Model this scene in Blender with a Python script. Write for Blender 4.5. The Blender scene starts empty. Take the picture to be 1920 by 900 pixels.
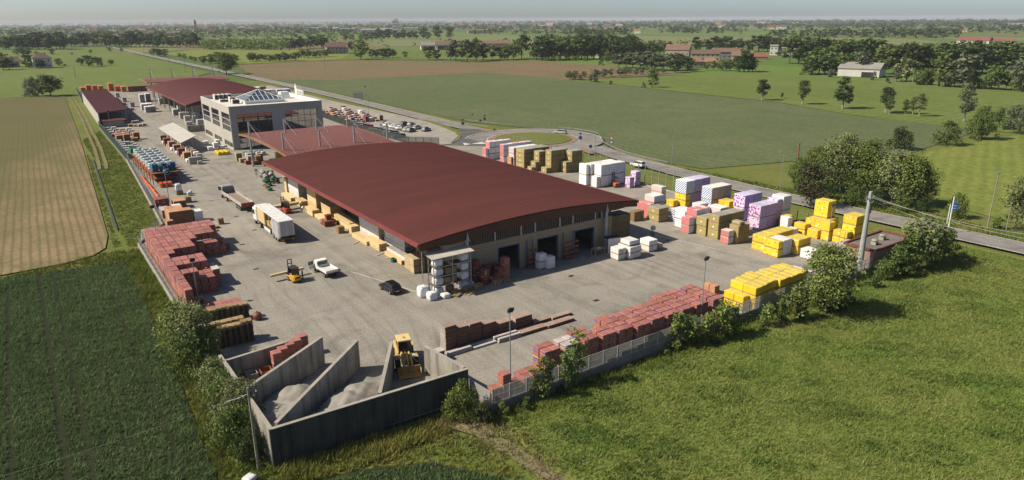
import bpy, math, random
import numpy as np
from mathutils import Vector, Matrix
rnd = random.Random(7)
SC = bpy.context.scene
COL = SC.collection
PI = math.pi

# ------------------------------------------------------------------ camera
CAM_H = 37.0
FOC = 1303.0                                    # focal length in pixels of a 1920 wide picture
RV = Vector((0.81945307, -0.57311775, -0.00571821))
UV = Vector((0.17801517, 0.2450202, 0.953035))
FV = Vector((0.5448002, 0.78198539, -0.30280621))
cam = bpy.data.cameras.new('camera')
cam.sensor_width = 36.0
cam.lens = 36.0 * FOC / 1920.0
cam.clip_start = 0.5
cam.clip_end = 40000
camo = bpy.data.objects.new('camera', cam)
mw = Matrix.Identity(4)
for r in range(3):
    mw[r][0] = RV[r]; mw[r][1] = UV[r]; mw[r][2] = -FV[r]
mw[2][3] = CAM_H
camo.matrix_world = mw
COL.objects.link(camo)
SC.camera = camo

# ------------------------------------------------------------------ sky, sun, exposure
SUN = Vector((-0.94, 0.46, 1.0)).normalized()
w = bpy.data.worlds.new('World'); SC.world = w; w.use_nodes = True
nt = w.node_tree; nt.nodes.clear()
sky = nt.nodes.new('ShaderNodeTexSky'); sky.sky_type = 'NISHITA'; sky.sun_disc = False
sky.sun_elevation = math.asin(SUN.z); sky.sun_rotation = math.atan2(SUN.x, SUN.y)
sky.altitude = 0; sky.air_density = 0.60; sky.dust_density = 0.85; sky.ozone_density = 1.0
bg = nt.nodes.new('ShaderNodeBackground'); bg.inputs[1].default_value = 0.072
wo = nt.nodes.new('ShaderNodeOutputWorld')
nt.links.new(sky.outputs[0], bg.inputs[0]); nt.links.new(bg.outputs[0], wo.inputs[0])
sl = bpy.data.lights.new('sun', 'SUN'); sl.energy = 4.2; sl.angle = math.radians(0.5); sl.color = (1.0, 0.90, 0.73)
so = bpy.data.objects.new('sun', sl); so.rotation_euler = SUN.to_track_quat('Z', 'Y').to_euler()
so.location = (0, 0, 44); COL.objects.link(so)
SC.view_settings.view_transform = 'Standard'
SC.view_settings.look = 'None'
SC.view_settings.exposure = 0.67
SC.view_settings.gamma = 1.0
try:
    SC.cycles.max_bounces = 5; SC.cycles.volume_bounces = 0; SC.cycles.diffuse_bounces = 2
    SC.cycles.transparent_max_bounces = 6
except Exception:
    pass

# ------------------------------------------------------------------ helpers
def at(px, py, z=0.0):
    """point of the place seen at a spot of the 1920x900 photograph, at height z"""
    d = FV * FOC + RV * (px - 960) - UV * (py - 450)
    t = (z - CAM_H) / d.z
    return Vector((d.x * t, d.y * t, z))

def depth(p):
    return p.x * FV.x + p.y * FV.y + (p.z - CAM_H) * FV.z

def link(o, parent=None):
    COL.objects.link(o)
    if parent is not None: o.parent = parent
    return o

def tag(o, label=None, cat=None, group=None, kind=None):
    if label: o['label'] = label
    if cat: o['category'] = cat
    if group: o['group'] = group
    if kind: o['kind'] = kind
    return o

def empty(name, loc, rz=0.0):
    o = bpy.data.objects.new(name, None); o.empty_display_size = 0.3
    o.location = loc; o.rotation_euler = (0, 0, rz)
    return link(o)

def ordinal(n):
    words = ['', 'first', 'second', 'third', 'fourth', 'fifth', 'sixth', 'seventh', 'eighth', 'ninth', 'tenth', 'eleventh', 'twelfth']
    if n < len(words): return words[n]
    return '%d%s' % (n, 'th' if 10 <= n % 100 <= 20 else {1: 'st', 2: 'nd', 3: 'rd'}.get(n % 10, 'th'))

_mats = {}
def mat(name, c1, c2=None, scale=1.0, rough=0.85, detail=4.0, orand=0.0, bump=0.0, metal=0.0, spec=0.3,
        stretch=(1, 1, 1), lo=0.35, hi=0.65, fine=0.0, finescale=8.0, island=0.0, trans=0.0, huerand=0.0):
    """noise-mixed two-tone surface, random value per object or per island"""
    if name in _mats: return _mats[name]
    m = bpy.data.materials.new(name); m.use_nodes = True
    n = m.node_tree.nodes; L = m.node_tree.links; b = n['Principled BSDF']
    b.inputs['Roughness'].default_value = rough; b.inputs['Metallic'].default_value = metal
    b.inputs['Specular IOR Level'].default_value = spec
    c2 = c2 or tuple(x * 0.8 for x in c1)
    tc = n.new('ShaderNodeTexCoord'); mp = n.new('ShaderNodeMapping'); mp.inputs['Scale'].default_value = stretch
    L.new(tc.outputs['Object'], mp.inputs[0])
    src = mp.outputs[0]
    tx = n.new('ShaderNodeTexNoise'); tx.inputs['Scale'].default_value = scale; tx.inputs['Detail'].default_value = detail
    if orand or huerand:
        oi = n.new('ShaderNodeObjectInfo')
        ad = n.new('ShaderNodeVectorMath'); ad.operation = 'ADD'
        sc2 = n.new('ShaderNodeVectorMath'); sc2.operation = 'SCALE'; sc2.inputs['Scale'].default_value = 37.0
        cb = n.new('ShaderNodeCombineXYZ'); L.new(oi.outputs['Random'], cb.inputs[0]); L.new(oi.outputs['Random'], cb.inputs[1])
        L.new(cb.outputs[0], sc2.inputs[0]); L.new(src, ad.inputs[0]); L.new(sc2.outputs[0], ad.inputs[1]); src = ad.outputs[0]
    L.new(src, tx.inputs['Vector'])
    mr = n.new('ShaderNodeMapRange'); mr.inputs[1].default_value = lo; mr.inputs[2].default_value = hi
    L.new(tx.outputs[0], mr.inputs[0])
    mx = n.new('ShaderNodeMix'); mx.data_type = 'RGBA'
    mx.inputs[6].default_value = (*c1, 1); mx.inputs[7].default_value = (*c2, 1)
    L.new(mr.outputs[0], mx.inputs[0]); out = mx.outputs[2]
    def mulval(sock, out, amp):
        m2 = n.new('ShaderNodeMapRange'); m2.inputs[3].default_value = 1 - amp; m2.inputs[4].default_value = 1 + amp
        L.new(sock, m2.inputs[0])
        h = n.new('ShaderNodeHueSaturation'); L.new(m2.outputs[0], h.inputs['Value']); L.new(out, h.inputs['Color'])
        return h.outputs[0]
    if fine:
        t2 = n.new('ShaderNodeTexNoise'); t2.inputs['Scale'].default_value = finescale; t2.inputs['Detail'].default_value = 3
        L.new(src, t2.inputs['Vector']); out = mulval(t2.outputs[0], out, fine)
    if orand: out = mulval(oi.outputs['Random'], out, orand)
    if island:
        ge = n.new('ShaderNodeNewGeometry'); out = mulval(ge.outputs['Random Per Island'], out, island)
    if huerand:
        h = n.new('ShaderNodeHueSaturation'); m2 = n.new('ShaderNodeMapRange')
        m2.inputs[3].default_value = 0.5 - huerand; m2.inputs[4].default_value = 0.5 + huerand
        L.new(oi.outputs['Random'], m2.inputs[0]); L.new(m2.outputs[0], h.inputs['Hue']); L.new(out, h.inputs['Color']); out = h.outputs[0]
    L.new(out, b.inputs['Base Color'])
    if bump:
        bp = n.new('ShaderNodeBump'); bp.inputs['Strength'].default_value = bump; bp.inputs['Distance'].default_value = 0.1
        L.new(tx.outputs[0], bp.inputs['Height']); L.new(bp.outputs[0], b.inputs['Normal'])
    if trans:
        td = n.new('ShaderNodeBsdfTranslucent'); L.new(out, td.inputs[0])
        ms = n.new('ShaderNodeMixShader'); ms.inputs[0].default_value = trans
        L.new(b.outputs[0], ms.inputs[1]); L.new(td.outputs[0], ms.inputs[2])
        L.new(ms.outputs[0], n['Material Output'].inputs[0])
    m['out'] = 1
    _mats[name] = m
    return m

class MB:
    """collects shapes for one mesh object"""
    def __init__(s): s.v = []; s.f = []; s.m = []
    def add(s, vs, fs, m=0):
        k = len(s.v); s.v += [tuple(p) for p in vs]
        for f in fs: s.f.append(tuple(i + k for i in f)); s.m.append(m)
        return s
    def box(s, x0, y0, z0, x1, y1, z1, m=0, rz=0.0, top=None):
        """axis box; m one index or (sides, top, minus-x, minus-y); rz turns it about the origin; top=(sx,sy) shrinks the top"""
        sx, sy = top or (1, 1); cx, cy = (x0 + x1) / 2, (y0 + y1) / 2; hx, hy = (x1 - x0) / 2, (y1 - y0) / 2
        vs = [(cx - hx, cy - hy, z0), (cx + hx, cy - hy, z0), (cx + hx, cy + hy, z0), (cx - hx, cy + hy, z0),
              (cx - hx * sx, cy - hy * sy, z1), (cx + hx * sx, cy - hy * sy, z1), (cx + hx * sx, cy + hy * sy, z1), (cx - hx * sx, cy + hy * sy, z1)]
        if rz:
            c, q = math.cos(rz), math.sin(rz); vs = [(x * c - y * q, x * q + y * c, z) for x, y, z in vs]
        fs = [(3, 2, 1, 0), (4, 5, 6, 7), (0, 1, 5, 4), (1, 2, 6, 5), (2, 3, 7, 6), (3, 0, 4, 7)]
        ms = [m] * 6 if not isinstance(m, tuple) else [m[0], m[1], m[3], m[0], m[0], m[2]]
        k = len(s.v); s.v += vs
        for f, mm in zip(fs, ms): s.f.append(tuple(i + k for i in f)); s.m.append(mm)
        return s
    def bbox(s, x0, y0, z0, x1, y1, z1, b=0.05, m=0):
        """box with chamfered edges"""
        k = len(s.v); L = []
        for iz, z in ((0, z0), (1, z1)):
            for ix, iy, x, y in ((0, 0, x0, y0), (1, 0, x1, y0), (1, 1, x1, y1), (0, 1, x0, y1)):
                dx = b if ix == 0 else -b; dy = b if iy == 0 else -b; dz = b if iz == 0 else -b
                L += [(x, y + dy, z + dz), (x + dx, y, z + dz), (x + dx, y + dy, z)]
        s.v += L
        def V(c, a): return k + c * 3 + a      # a: 0 = on x face, 1 = on y face, 2 = on z face
        ms = (m,) * 4 if not isinstance(m, tuple) else m
        F = [((V(3, 2), V(2, 2), V(1, 2), V(0, 2)), 0), ((V(4, 2), V(5, 2), V(6, 2), V(7, 2)), 1),
             ((V(0, 1), V(1, 1), V(5, 1), V(4, 1)), 3), ((V(1, 0), V(2, 0), V(6, 0), V(5, 0)), 0),
             ((V(2, 1), V(3, 1), V(7, 1), V(6, 1)), 0), ((V(3, 0), V(0, 0), V(4, 0), V(7, 0)), 2)]
        for a, c in ((0, 1), (1, 2), (2, 3), (3, 0)):
            al = 1 if a in (0, 2) else 0
            F.append(((V(a + 4, al), V(c + 4, al), V(c + 4, 2), V(a + 4, 2)), 1)); F.append(((V(a, 2), V(c, 2), V(c, al), V(a, al)), 0))
        for c in range(4):
            F.append(((V(c, 0), V(c, 1), V(c + 4, 1), V(c + 4, 0)) if c in (0, 2) else (V(c, 1), V(c, 0), V(c + 4, 0), V(c + 4, 1)), 0))
            t = (V(c + 4, 0), V(c + 4, 1), V(c + 4, 2)); F.append((t if c in (0, 2) else t[::-1], 1))
            t = (V(c, 0), V(c, 2), V(c, 1)); F.append((t if c in (0, 2) else t[::-1], 0))
        for f, i in F: s.f.append(f); s.m.append(ms[i])
        return s
    def tube(s, p0, p1, r0, r1=None, n=8, m=0, caps=True):
        r1 = r0 if r1 is None else r1
        p0 = Vector(p0); p1 = Vector(p1); d = (p1 - p0).normalized()
        u = d.cross(Vector((0, 0, 1)));  u = Vector((1, 0, 0)) if u.length < 1e-4 else u.normalized(); v = d.cross(u)
        k = len(s.v)
        for p, r in ((p0, r0), (p1, r1)):
            for i in range(n):
                a = 2 * PI * i / n; q = p + (u * math.cos(a) + v * math.sin(a)) * r; s.v.append(tuple(q))
        for i in range(n):
            j = (i + 1) % n; s.f.append((k + i, k + n + i, k + n + j, k + j)); s.m.append(m)
        if caps:
            s.f.append(tuple(k + i for i in range(n))); s.m.append(m)
            s.f.append(tuple(k + n + i for i in reversed(range(n)))); s.m.append(m)
        return s
    def chain(s, pts, rad, n=6, m=0):
        for i in range(len(pts) - 1):
            s.tube(pts[i], pts[i + 1], rad[i] if isinstance(rad, (list, tuple)) else rad, rad[i + 1] if isinstance(rad, (list, tuple)) else rad, n, m)
        return s
    def prism(s, pts, z0, z1, m=0, mt=None):
        """vertical prism over a polygon of (x, y), counter-clockwise"""
        k = len(s.v); n = len(pts)
        s.v += [(p[0], p[1], z0) for p in pts] + [(p[0], p[1], z1) for p in pts]
        s.f.append(tuple(k + n + i for i in range(n))); s.m.append(m if mt is None else mt)
        s.f.append(tuple(k + i for i in reversed(range(n)))); s.m.append(m)
        for i in range(n):
            j = (i + 1) % n; s.f.append((k + i, k + j, k + n + j, k + n + i)); s.m.append(m)
        return s
    def extr(s, prof, a, b, axis='x', m=0):
        """profile of (u, z) swept from a to b along x (u is y) or y (u is x)"""
        k = len(s.v); n = len(prof)
        for q in (a, b):
            for u, z in prof: s.v.append((q, u, z) if axis == 'x' else (u, q, z))
        s.f.append(tuple(k + i for i in range(n))); s.m.append(m)
        s.f.append(tuple(k + n + i for i in reversed(range(n)))); s.m.append(m)
        for i in range(n):
            j = (i + 1) % n; s.f.append((k + i, k + n + i, k + n + j, k + j)); s.m.append(m)
        return s
    def wheel(s, c, r, wd, axis='y', n=12, m=0, mh=1):
        """tyre with a hub, axis along x or y"""
        c = Vector(c); a = Vector((0, 1, 0)) if axis == 'y' else Vector((1, 0, 0))
        s.tube(c - a * wd / 2, c + a * wd / 2, r, r, n, m); s.tube(c - a * (wd / 2 + .015), c + a * (wd / 2 + .015), r * .58, r * .5, n, mh)
        return s
    def xf(s, mx):
        s.v = [tuple(mx @ Vector(p)) for p in s.v]; return s
    def mesh(s, name, mats):
        me = bpy.data.meshes.new(name); me.from_pydata(s.v, [], s.f)
        for q in (mats if isinstance(mats, (list, tuple)) else [mats]): me.materials.append(q)
        me.polygons.foreach_set('material_index', s.m); me.update()
        return me
    def build(s, name, mats, parent=None, loc=None, rz=0.0, smooth=False):
        me = s.mesh(name, mats)
        if smooth: me.polygons.foreach_set('use_smooth', [True] * len(s.f))
        o = bpy.data.objects.new(name, me)
        if loc is not None: o.location = loc
        if rz: o.rotation_euler = (0, 0, rz)
        return link(o, parent)

def children(o): return list(o.children)
def copy_tree(o, parent=None, kids=None):
    c = o.copy(); COL.objects.link(c)
    c.parent = parent
    for ch in (kids if kids is not None else o.children): copy_tree(ch, c)
    return c

def numesh(name, v, f, mats, smooth=False):
    """mesh from numpy arrays of vertices (n,3) and faces (m,3 or 4)"""
    me = bpy.data.meshes.new(name)
    nf, k = f.shape
    me.vertices.add(len(v)); me.vertices.foreach_set('co', v.astype(np.float32).ravel())
    me.loops.add(nf * k); me.loops.foreach_set('vertex_index', f.astype(np.int32).ravel())
    me.polygons.add(nf); me.polygons.foreach_set('loop_start', np.arange(0, nf * k, k, dtype=np.int32))
    try: me.polygons.foreach_set('loop_total', np.full(nf, k, dtype=np.int32))
    except Exception: pass
    for q in (mats if isinstance(mats, (list, tuple)) else [mats]): me.materials.append(q)
    me.update(calc_edges=True); me.validate()
    return me

def sheet(name, pts, z, m, label=None, cat=None, kind='structure'):
    mb = MB(); mb.v = [(p[0], p[1], z) for p in pts]; mb.f = [tuple(range(len(pts)))]; mb.m = [0]
    o = mb.build(name, m)
    a = sum(pts[i][0] * pts[(i + 1) % len(pts)][1] - pts[(i + 1) % len(pts)][0] * pts[i][1] for i in range(len(pts)))
    if a < 0: o.data.flip_normals()
    return tag(o, label, cat, None, kind)

def strip(name, line, w0, w1, z, m, label=None, cat=None, kind='structure'):
    """ribbon along a line of points, from offset w0 to w1 to its right"""
    mb = MB(); n = len(line); L = [Vector((p[0], p[1], 0)) for p in line]
    for i, p in enumerate(L):
        d = (L[min(i + 1, n - 1)] - L[max(i - 1, 0)]).normalized(); r = Vector((d.y, -d.x, 0))
        for q in (w0, w1): mb.v.append(tuple(p + r * q + Vector((0, 0, z))))
    for i in range(n - 1): mb.f.append((2 * i + 1, 2 * i + 3, 2 * i + 2, 2 * i)); mb.m.append(0)
    o = mb.build(name, m)
    if o.data.polygons[0].normal.z < 0: o.data.flip_normals()
    return tag(o, label, cat, None, kind)

def inpoly(x, y, poly):
    """numpy point-in-polygon"""
    r = np.zeros(len(x), bool); n = len(poly); j = n - 1
    for i in range(n):
        xi, yi = poly[i][0], poly[i][1]; xj, yj = poly[j][0], poly[j][1]
        c = ((yi > y) != (yj > y)) & (x < (xj - xi) * (y - yi) / ((yj - yi) or 1e-9) + xi)
        r ^= c; j = i
    return r
def pxpoly(*pts): return [tuple(at(*p)[:2]) for p in pts]
# ------------------------------------------------------------------ ground materials
def field_mat(name, c1, c2, c3, big=0.02, mid=0.25, fine=2.5, rows=None, rowamp=0.25, rough=0.95, bump=0.0, weeds=None):
    """soil or crop: large, middle and fine mottling, rows=(angle, spacing) for drilled lines"""
    m = bpy.data.materials.new(name); m.use_nodes = True
    n = m.node_tree.nodes; L = m.node_tree.links; b = n['Principled BSDF']
    b.inputs['Roughness'].default_value = rough; b.inputs['Specular IOR Level'].default_value = 0.1
    tc = n.new('ShaderNodeTexCoord'); P = tc.outputs['Object']
    def noise(s, d=4, dist=0.0):
        t = n.new('ShaderNodeTexNoise'); t.inputs['Scale'].default_value = s; t.inputs['Detail'].default_value = d
        t.inputs['Distortion'].default_value = dist; L.new(P, t.inputs['Vector']); return t.outputs[0]
    def rng(s, lo, hi, a=0.0, c=1.0):
        r = n.new('ShaderNodeMapRange'); r.inputs[1].default_value = lo; r.inputs[2].default_value = hi
        r.inputs[3].default_value = a; r.inputs[4].default_value = c; L.new(s, r.inputs[0]); return r.outputs[0]
    def mix(f, a, c):
        x = n.new('ShaderNodeMix'); x.data_type = 'RGBA'; L.new(f, x.inputs[0])
        for q, i in ((a, 6), (c, 7)):
            if isinstance(q, tuple): x.inputs[i].default_value = (*q, 1)
            else: L.new(q, x.inputs[i])
        return x.outputs[2]
    col = mix(rng(noise(big, 5, 0.6), 0.38, 0.62), c1, c2)
    col = mix(rng(noise(mid, 5), 0.45, 0.75), col, c3)
    f = rng(noise(fine, 4), 0.25, 0.75, 0.72, 1.28)
    h = n.new('ShaderNodeHueSaturation'); L.new(f, h.inputs['Value']); L.new(col, h.inputs['Color']); col = h.outputs[0]
    if rows:
        mp = n.new('ShaderNodeMapping'); mp.inputs['Rotation'].default_value = (0, 0, rows[0]); L.new(P, mp.inputs[0])
        wv = n.new('ShaderNodeTexWave'); wv.inputs['Scale'].default_value = 1.0 / (rows[1] * 3.1831); wv.inputs['Distortion'].default_value = 1.2
        wv.inputs['Detail'].default_value = 2; wv.inputs['Detail Scale'].default_value = 0.4; L.new(mp.outputs[0], wv.inputs['Vector'])
        if weeds: col = mix(rng(wv.outputs[0], 0.55, 0.9, 0, rowamp), col, weeds)
        else:
            h = n.new('ShaderNodeHueSaturation'); L.new(rng(wv.outputs[0], 0, 1, 1 - rowamp, 1 + rowamp), h.inputs['Value'])
            L.new(col, h.inputs['Color']); col = h.outputs[0]
    L.new(col, b.inputs['Base Color'])
    if bump:
        bp = n.new('ShaderNodeBump'); bp.inputs['Strength'].default_value = bump; bp.inputs['Distance'].default_value = 0.25
        L.new(noise(fine, 4), bp.inputs['Height']); L.new(bp.outputs[0], b.inputs['Normal'])
    return m

def farmland_mat():
    """patchwork of far fields: one colour per cell"""
    m = field_mat('farmland', (0.0986, 0.1219, 0.0328), (0.1276, 0.1431, 0.041), (0.0812, 0.106, 0.03116), 0.004, 0.05, 0.6)
    n = m.node_tree.nodes; L = m.node_tree.links; b = n['Principled BSDF']
    src = b.inputs['Base Color'].links[0].from_socket
    tc = n.new('ShaderNodeTexCoord'); mp = n.new('ShaderNodeMapping'); mp.inputs['Scale'].default_value = (0.0032, 0.0019, 1)
    mp.inputs['Rotation'].default_value = (0, 0, 0.2)
    L.new(tc.outputs['Object'], mp.inputs[0])
    v = n.new('ShaderNodeTexVoronoi'); v.distance = 'CHEBYCHEV'; v.inputs['Scale'].default_value = 1.0; v.inputs['Randomness'].default_value = 0.8
    L.new(mp.outputs[0], v.inputs['Vector'])
    sp = n.new('ShaderNodeSeparateColor'); L.new(v.outputs['Color'], sp.inputs[0])
    cr = n.new('ShaderNodeValToRGB'); cr.color_ramp.interpolation = 'CONSTANT'
    cols = [(0.0, (0.085, 0.14, 0.03)), (0.3, (0.13, 0.16, 0.055)), (0.5, (0.07, 0.11, 0.035)), (0.68, (0.17, 0.17, 0.075)), (0.8, (0.105, 0.17, 0.035)), (0.93, (0.16, 0.115, 0.07))]
    e = cr.color_ramp.elements
    while len(e) < len(cols): e.new(0.5)
    for i, (p, c) in enumerate(cols): e[i].position = p; e[i].color = (*c, 1)
    L.new(sp.outputs[0], cr.inputs[0])
    x = n.new('ShaderNodeMix'); x.data_type = 'RGBA'; x.inputs[0].default_value = 0.75
    L.new(src, x.inputs[6]); L.new(cr.outputs[0], x.inputs[7]); L.new(x.outputs[2], b.inputs['Base Color'])
    return m

M_grass = field_mat('grass_ground', (0.0986, 0.1272, 0.02788), (0.1276, 0.1484, 0.03608), (0.1508, 0.1378, 0.0451), 0.03, 0.3, 3.0, bump=0.6)
M_meadow = field_mat('meadow_ground', (0.1276, 0.159, 0.0369), (0.1682, 0.1696, 0.0492), (0.1044, 0.1378, 0.0287), 0.05, 0.5, 3.0, bump=0.6)
M_wheat = field_mat('wheat_ground', (0.02, 0.028, 0.012), (0.026, 0.032, 0.014), (0.026, 0.03, 0.015), 0.05, 0.5, 3.0)
M_brown = field_mat('brown_field', (0.165, 0.115, 0.068), (0.145, 0.12, 0.062), (0.12, 0.115, 0.05), 0.008, 0.03, 0.5, rows=(1.45, 5.0), rowamp=0.08)
M_grey = field_mat('grey_green_crop', (0.092, 0.114, 0.050), (0.106, 0.121, 0.058), (0.08, 0.104, 0.045), 0.012, 0.08, 1.2, rows=(0.1, 3.5), rowamp=0.07, bump=0.3)
M_bright = field_mat('bright_green_crop', (0.1067, 0.1431, 0.03444), (0.1253, 0.1548, 0.041), (0.0928, 0.1251, 0.03116), 0.012, 0.1, 1.0, rows=(1.5, 4.0), rowamp=0.09, bump=0.3)
M_lime = field_mat('lime_green_grass', (0.145, 0.1749, 0.0369), (0.1624, 0.1802, 0.04264), (0.1218, 0.1537, 0.0328), 0.02, 0.15, 1.0, rows=(1.2, 3.0), rowamp=0.08, bump=0.3)
M_dirt = field_mat('bare_earth', (0.20, 0.16, 0.095), (0.16, 0.145, 0.07), (0.11, 0.12, 0.045), 0.1, 0.4, 3.0)

def soil_mat():
    """drilled soil, drier and barer towards the near right corner of the field"""
    m = field_mat('drilled_soil', (0.185, 0.135, 0.075), (0.25, 0.185, 0.11), (0.145, 0.12, 0.055), 0.012, 0.12, 1.5, rows=(0.02, 1.3), rowamp=0.6, weeds=(0.10, 0.092, 0.038))
    n = m.node_tree.nodes; L = m.node_tree.links; b = n['Principled BSDF']; src = b.inputs['Base Color'].links[0].from_socket
    tc = n.new('ShaderNodeTexCoord'); sp = n.new('ShaderNodeSeparateXYZ'); L.new(tc.outputs['Object'], sp.inputs[0])
    t = n.new('ShaderNodeTexNoise'); t.inputs['Scale'].default_value = 0.05; t.inputs['Detail'].default_value = 6; mp = n.new('ShaderNodeMapping'); mp.inputs['Scale'].default_value = (2.0, .5, 1); L.new(tc.outputs['Object'], mp.inputs[0]); L.new(mp.outputs[0], t.inputs['Vector'])
    def M(op, a, c):
        q = n.new('ShaderNodeMath'); q.operation = op
        for i, v in ((0, a), (1, c)):
            if isinstance(v, (int, float)): q.inputs[i].default_value = v
            else: L.new(v, q.inputs[i])
        return q.outputs[0]
    v = M('ADD', M('MULTIPLY', sp.outputs[1], 0.0075), M('MULTIPLY', sp.outputs[0], -0.03)); v = M('ADD', v, M('MULTIPLY', t.outputs[0], 1.5))
    r = n.new('ShaderNodeMapRange'); r.inputs[1].default_value = 1.85; r.inputs[2].default_value = 2.7; L.new(v, r.inputs[0])
    x = n.new('ShaderNodeMix'); x.data_type = 'RGBA'; x.inputs[7].default_value = (0.088, 0.09, 0.034, 1); q = M('MULTIPLY', r.outputs[0], .8); L.new(q, x.inputs[0]); L.new(src, x.inputs[6]); L.new(x.outputs[2], b.inputs['Base Color'])
    return m

def concrete_mat(name, c1, c2, c3, joints=0.0, big=0.035, mid=0.25, fine=4.0):
    m = field_mat(name, c1, c2, c3, big, mid, fine, rough=0.9)
    n = m.node_tree.nodes; L = m.node_tree.links; b = n['Principled BSDF']
    src = b.inputs['Base Color'].links[0].from_socket
    tc = n.new('ShaderNodeTexCoord')
    # long worn driving lines
    mp = n.new('ShaderNodeMapping'); mp.inputs['Scale'].default_value = (0.9, 0.03, 1); mp.inputs['Rotation'].default_value = (0, 0, 0.12)
    L.new(tc.outputs['Object'], mp.inputs[0])
    t = n.new('ShaderNodeTexNoise'); t.inputs['Scale'].default_value = 0.9; t.inputs['Detail'].default_value = 5; L.new(mp.outputs[0], t.inputs['Vector'])
    r = n.new('ShaderNodeMapRange'); r.inputs[1].default_value = 0.35; r.inputs[2].default_value = 0.7; r.inputs[3].default_value = 1.06; r.inputs[4].default_value = 0.88
    L.new(t.outputs[0], r.inputs[0])
    # oil and water stains
    t2 = n.new('ShaderNodeTexNoise'); t2.inputs['Scale'].default_value = 0.11; t2.inputs['Detail'].default_value = 8; t2.inputs['Roughness'].default_value = 0.65
    t2.inputs['Distortion'].default_value = 1.0; L.new(tc.outputs['Object'], t2.inputs['Vector'])
    r2 = n.new('ShaderNodeMapRange'); r2.inputs[1].default_value = 0.52; r2.inputs[2].default_value = 0.68; r2.inputs[3].default_value = 1.0; r2.inputs[4].default_value = 0.70
    L.new(t2.outputs[0], r2.inputs[0])
    mm = n.new('ShaderNodeMath'); mm.operation = 'MULTIPLY'; L.new(r.outputs[0], mm.inputs[0]); L.new(r2.outputs[0], mm.inputs[1])
    h = n.new('ShaderNodeHueSaturation'); L.new(mm.outputs[0], h.inputs['Value']); L.new(src, h.inputs['Color'])
    out = h.outputs[0]
    if joints:      # rubber tracks wandering over the slabs in patches
        def nz(s, d=2):
            t3 = n.new('ShaderNodeTexNoise'); t3.inputs['Scale'].default_value = s; t3.inputs['Detail'].default_value = d; L.new(tc.outputs['Object'], t3.inputs['Vector']); return t3
        dz = n.new('ShaderNodeVectorMath'); dz.operation = 'SCALE'; dz.inputs['Scale'].default_value = 26.0; L.new(nz(.018).outputs['Color'], dz.inputs[0])
        av = n.new('ShaderNodeVectorMath'); av.operation = 'ADD'; L.new(tc.outputs['Object'], av.inputs[0]); L.new(dz.outputs[0], av.inputs[1])
        wv = n.new('ShaderNodeTexWave'); wv.inputs['Scale'].default_value = .16; wv.inputs['Distortion'].default_value = .3; L.new(av.outputs[0], wv.inputs['Vector'])
        a1 = n.new('ShaderNodeMapRange'); a1.inputs[1].default_value = .80; a1.inputs[2].default_value = .97; L.new(wv.outputs[0], a1.inputs[0])
        a2 = n.new('ShaderNodeMapRange'); a2.inputs[1].default_value = .48; a2.inputs[2].default_value = .62; L.new(nz(.045, 4).outputs[0], a2.inputs[0])
        a3 = n.new('ShaderNodeMath'); a3.operation = 'MULTIPLY'; L.new(a1.outputs[0], a3.inputs[0]); L.new(a2.outputs[0], a3.inputs[1])
        a4 = n.new('ShaderNodeMapRange'); a4.inputs[3].default_value = 1.0; a4.inputs[4].default_value = .85; L.new(a3.outputs[0], a4.inputs[0])
        hh = n.new('ShaderNodeHueSaturation'); L.new(a4.outputs[0], hh.inputs['Value']); L.new(out, hh.inputs['Color']); out = hh.outputs[0]
    if joints:      # fine joints between cast slabs
        bk = n.new('ShaderNodeTexBrick'); bk.offset = 0.0; bk.inputs['Scale'].default_value = 1.0; bk.inputs['Brick Width'].default_value = joints; bk.inputs['Row Height'].default_value = joints
        bk.inputs['Mortar Size'].default_value = 0.045; bk.inputs['Mortar Smooth'].default_value = 0.4
        for i, v in ((1, 1.0), (2, 0.93), (3, 0.68)): bk.inputs[i].default_value = (v, v, v, 1)
        L.new(tc.outputs['Object'], bk.inputs[0]); x = n.new('ShaderNodeMix'); x.data_type = 'RGBA'; x.blend_type = 'MULTIPLY'; x.inputs[0].default_value = 1.0
        L.new(out, x.inputs[6]); L.new(bk.outputs[0], x.inputs[7]); out = x.outputs[2]
    L.new(out, b.inputs['Base Color'])
    return m
M_yard = concrete_mat('yard_concrete', (0.262, 0.244, 0.211), (0.31, 0.285, 0.243), (0.22, 0.207, 0.184), joints=6.5, big=0.02)
M_lot = concrete_mat('gravel_lot', (0.28, 0.26, 0.225), (0.315, 0.29, 0.25), (0.245, 0.23, 0.2))
M_road = concrete_mat('worn_asphalt', (0.21, 0.195, 0.185), (0.235, 0.22, 0.205), (0.18, 0.17, 0.16))
M_newroad = concrete_mat('dark_asphalt', (0.105, 0.103, 0.1), (0.12, 0.117, 0.112), (0.09, 0.09, 0.088))
M_paint = mat('road_paint', (0.66, 0.64, 0.6), (0.42, 0.4, 0.37), 2.0)
M_kerb = mat('kerb_stone', (0.42, 0.40, 0.36), (0.33, 0.31, 0.28), 1.0, fine=0.15)
M_pave = mat('brick_apron', (0.235, 0.165, 0.115), (0.19, 0.14, 0.10), 1.5, fine=0.25, finescale=6)
M_water = mat('ditch_water', (0.06, 0.065, 0.06), (0.05, 0.06, 0.04), 0.5, rough=0.5, spec=0.3)

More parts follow.
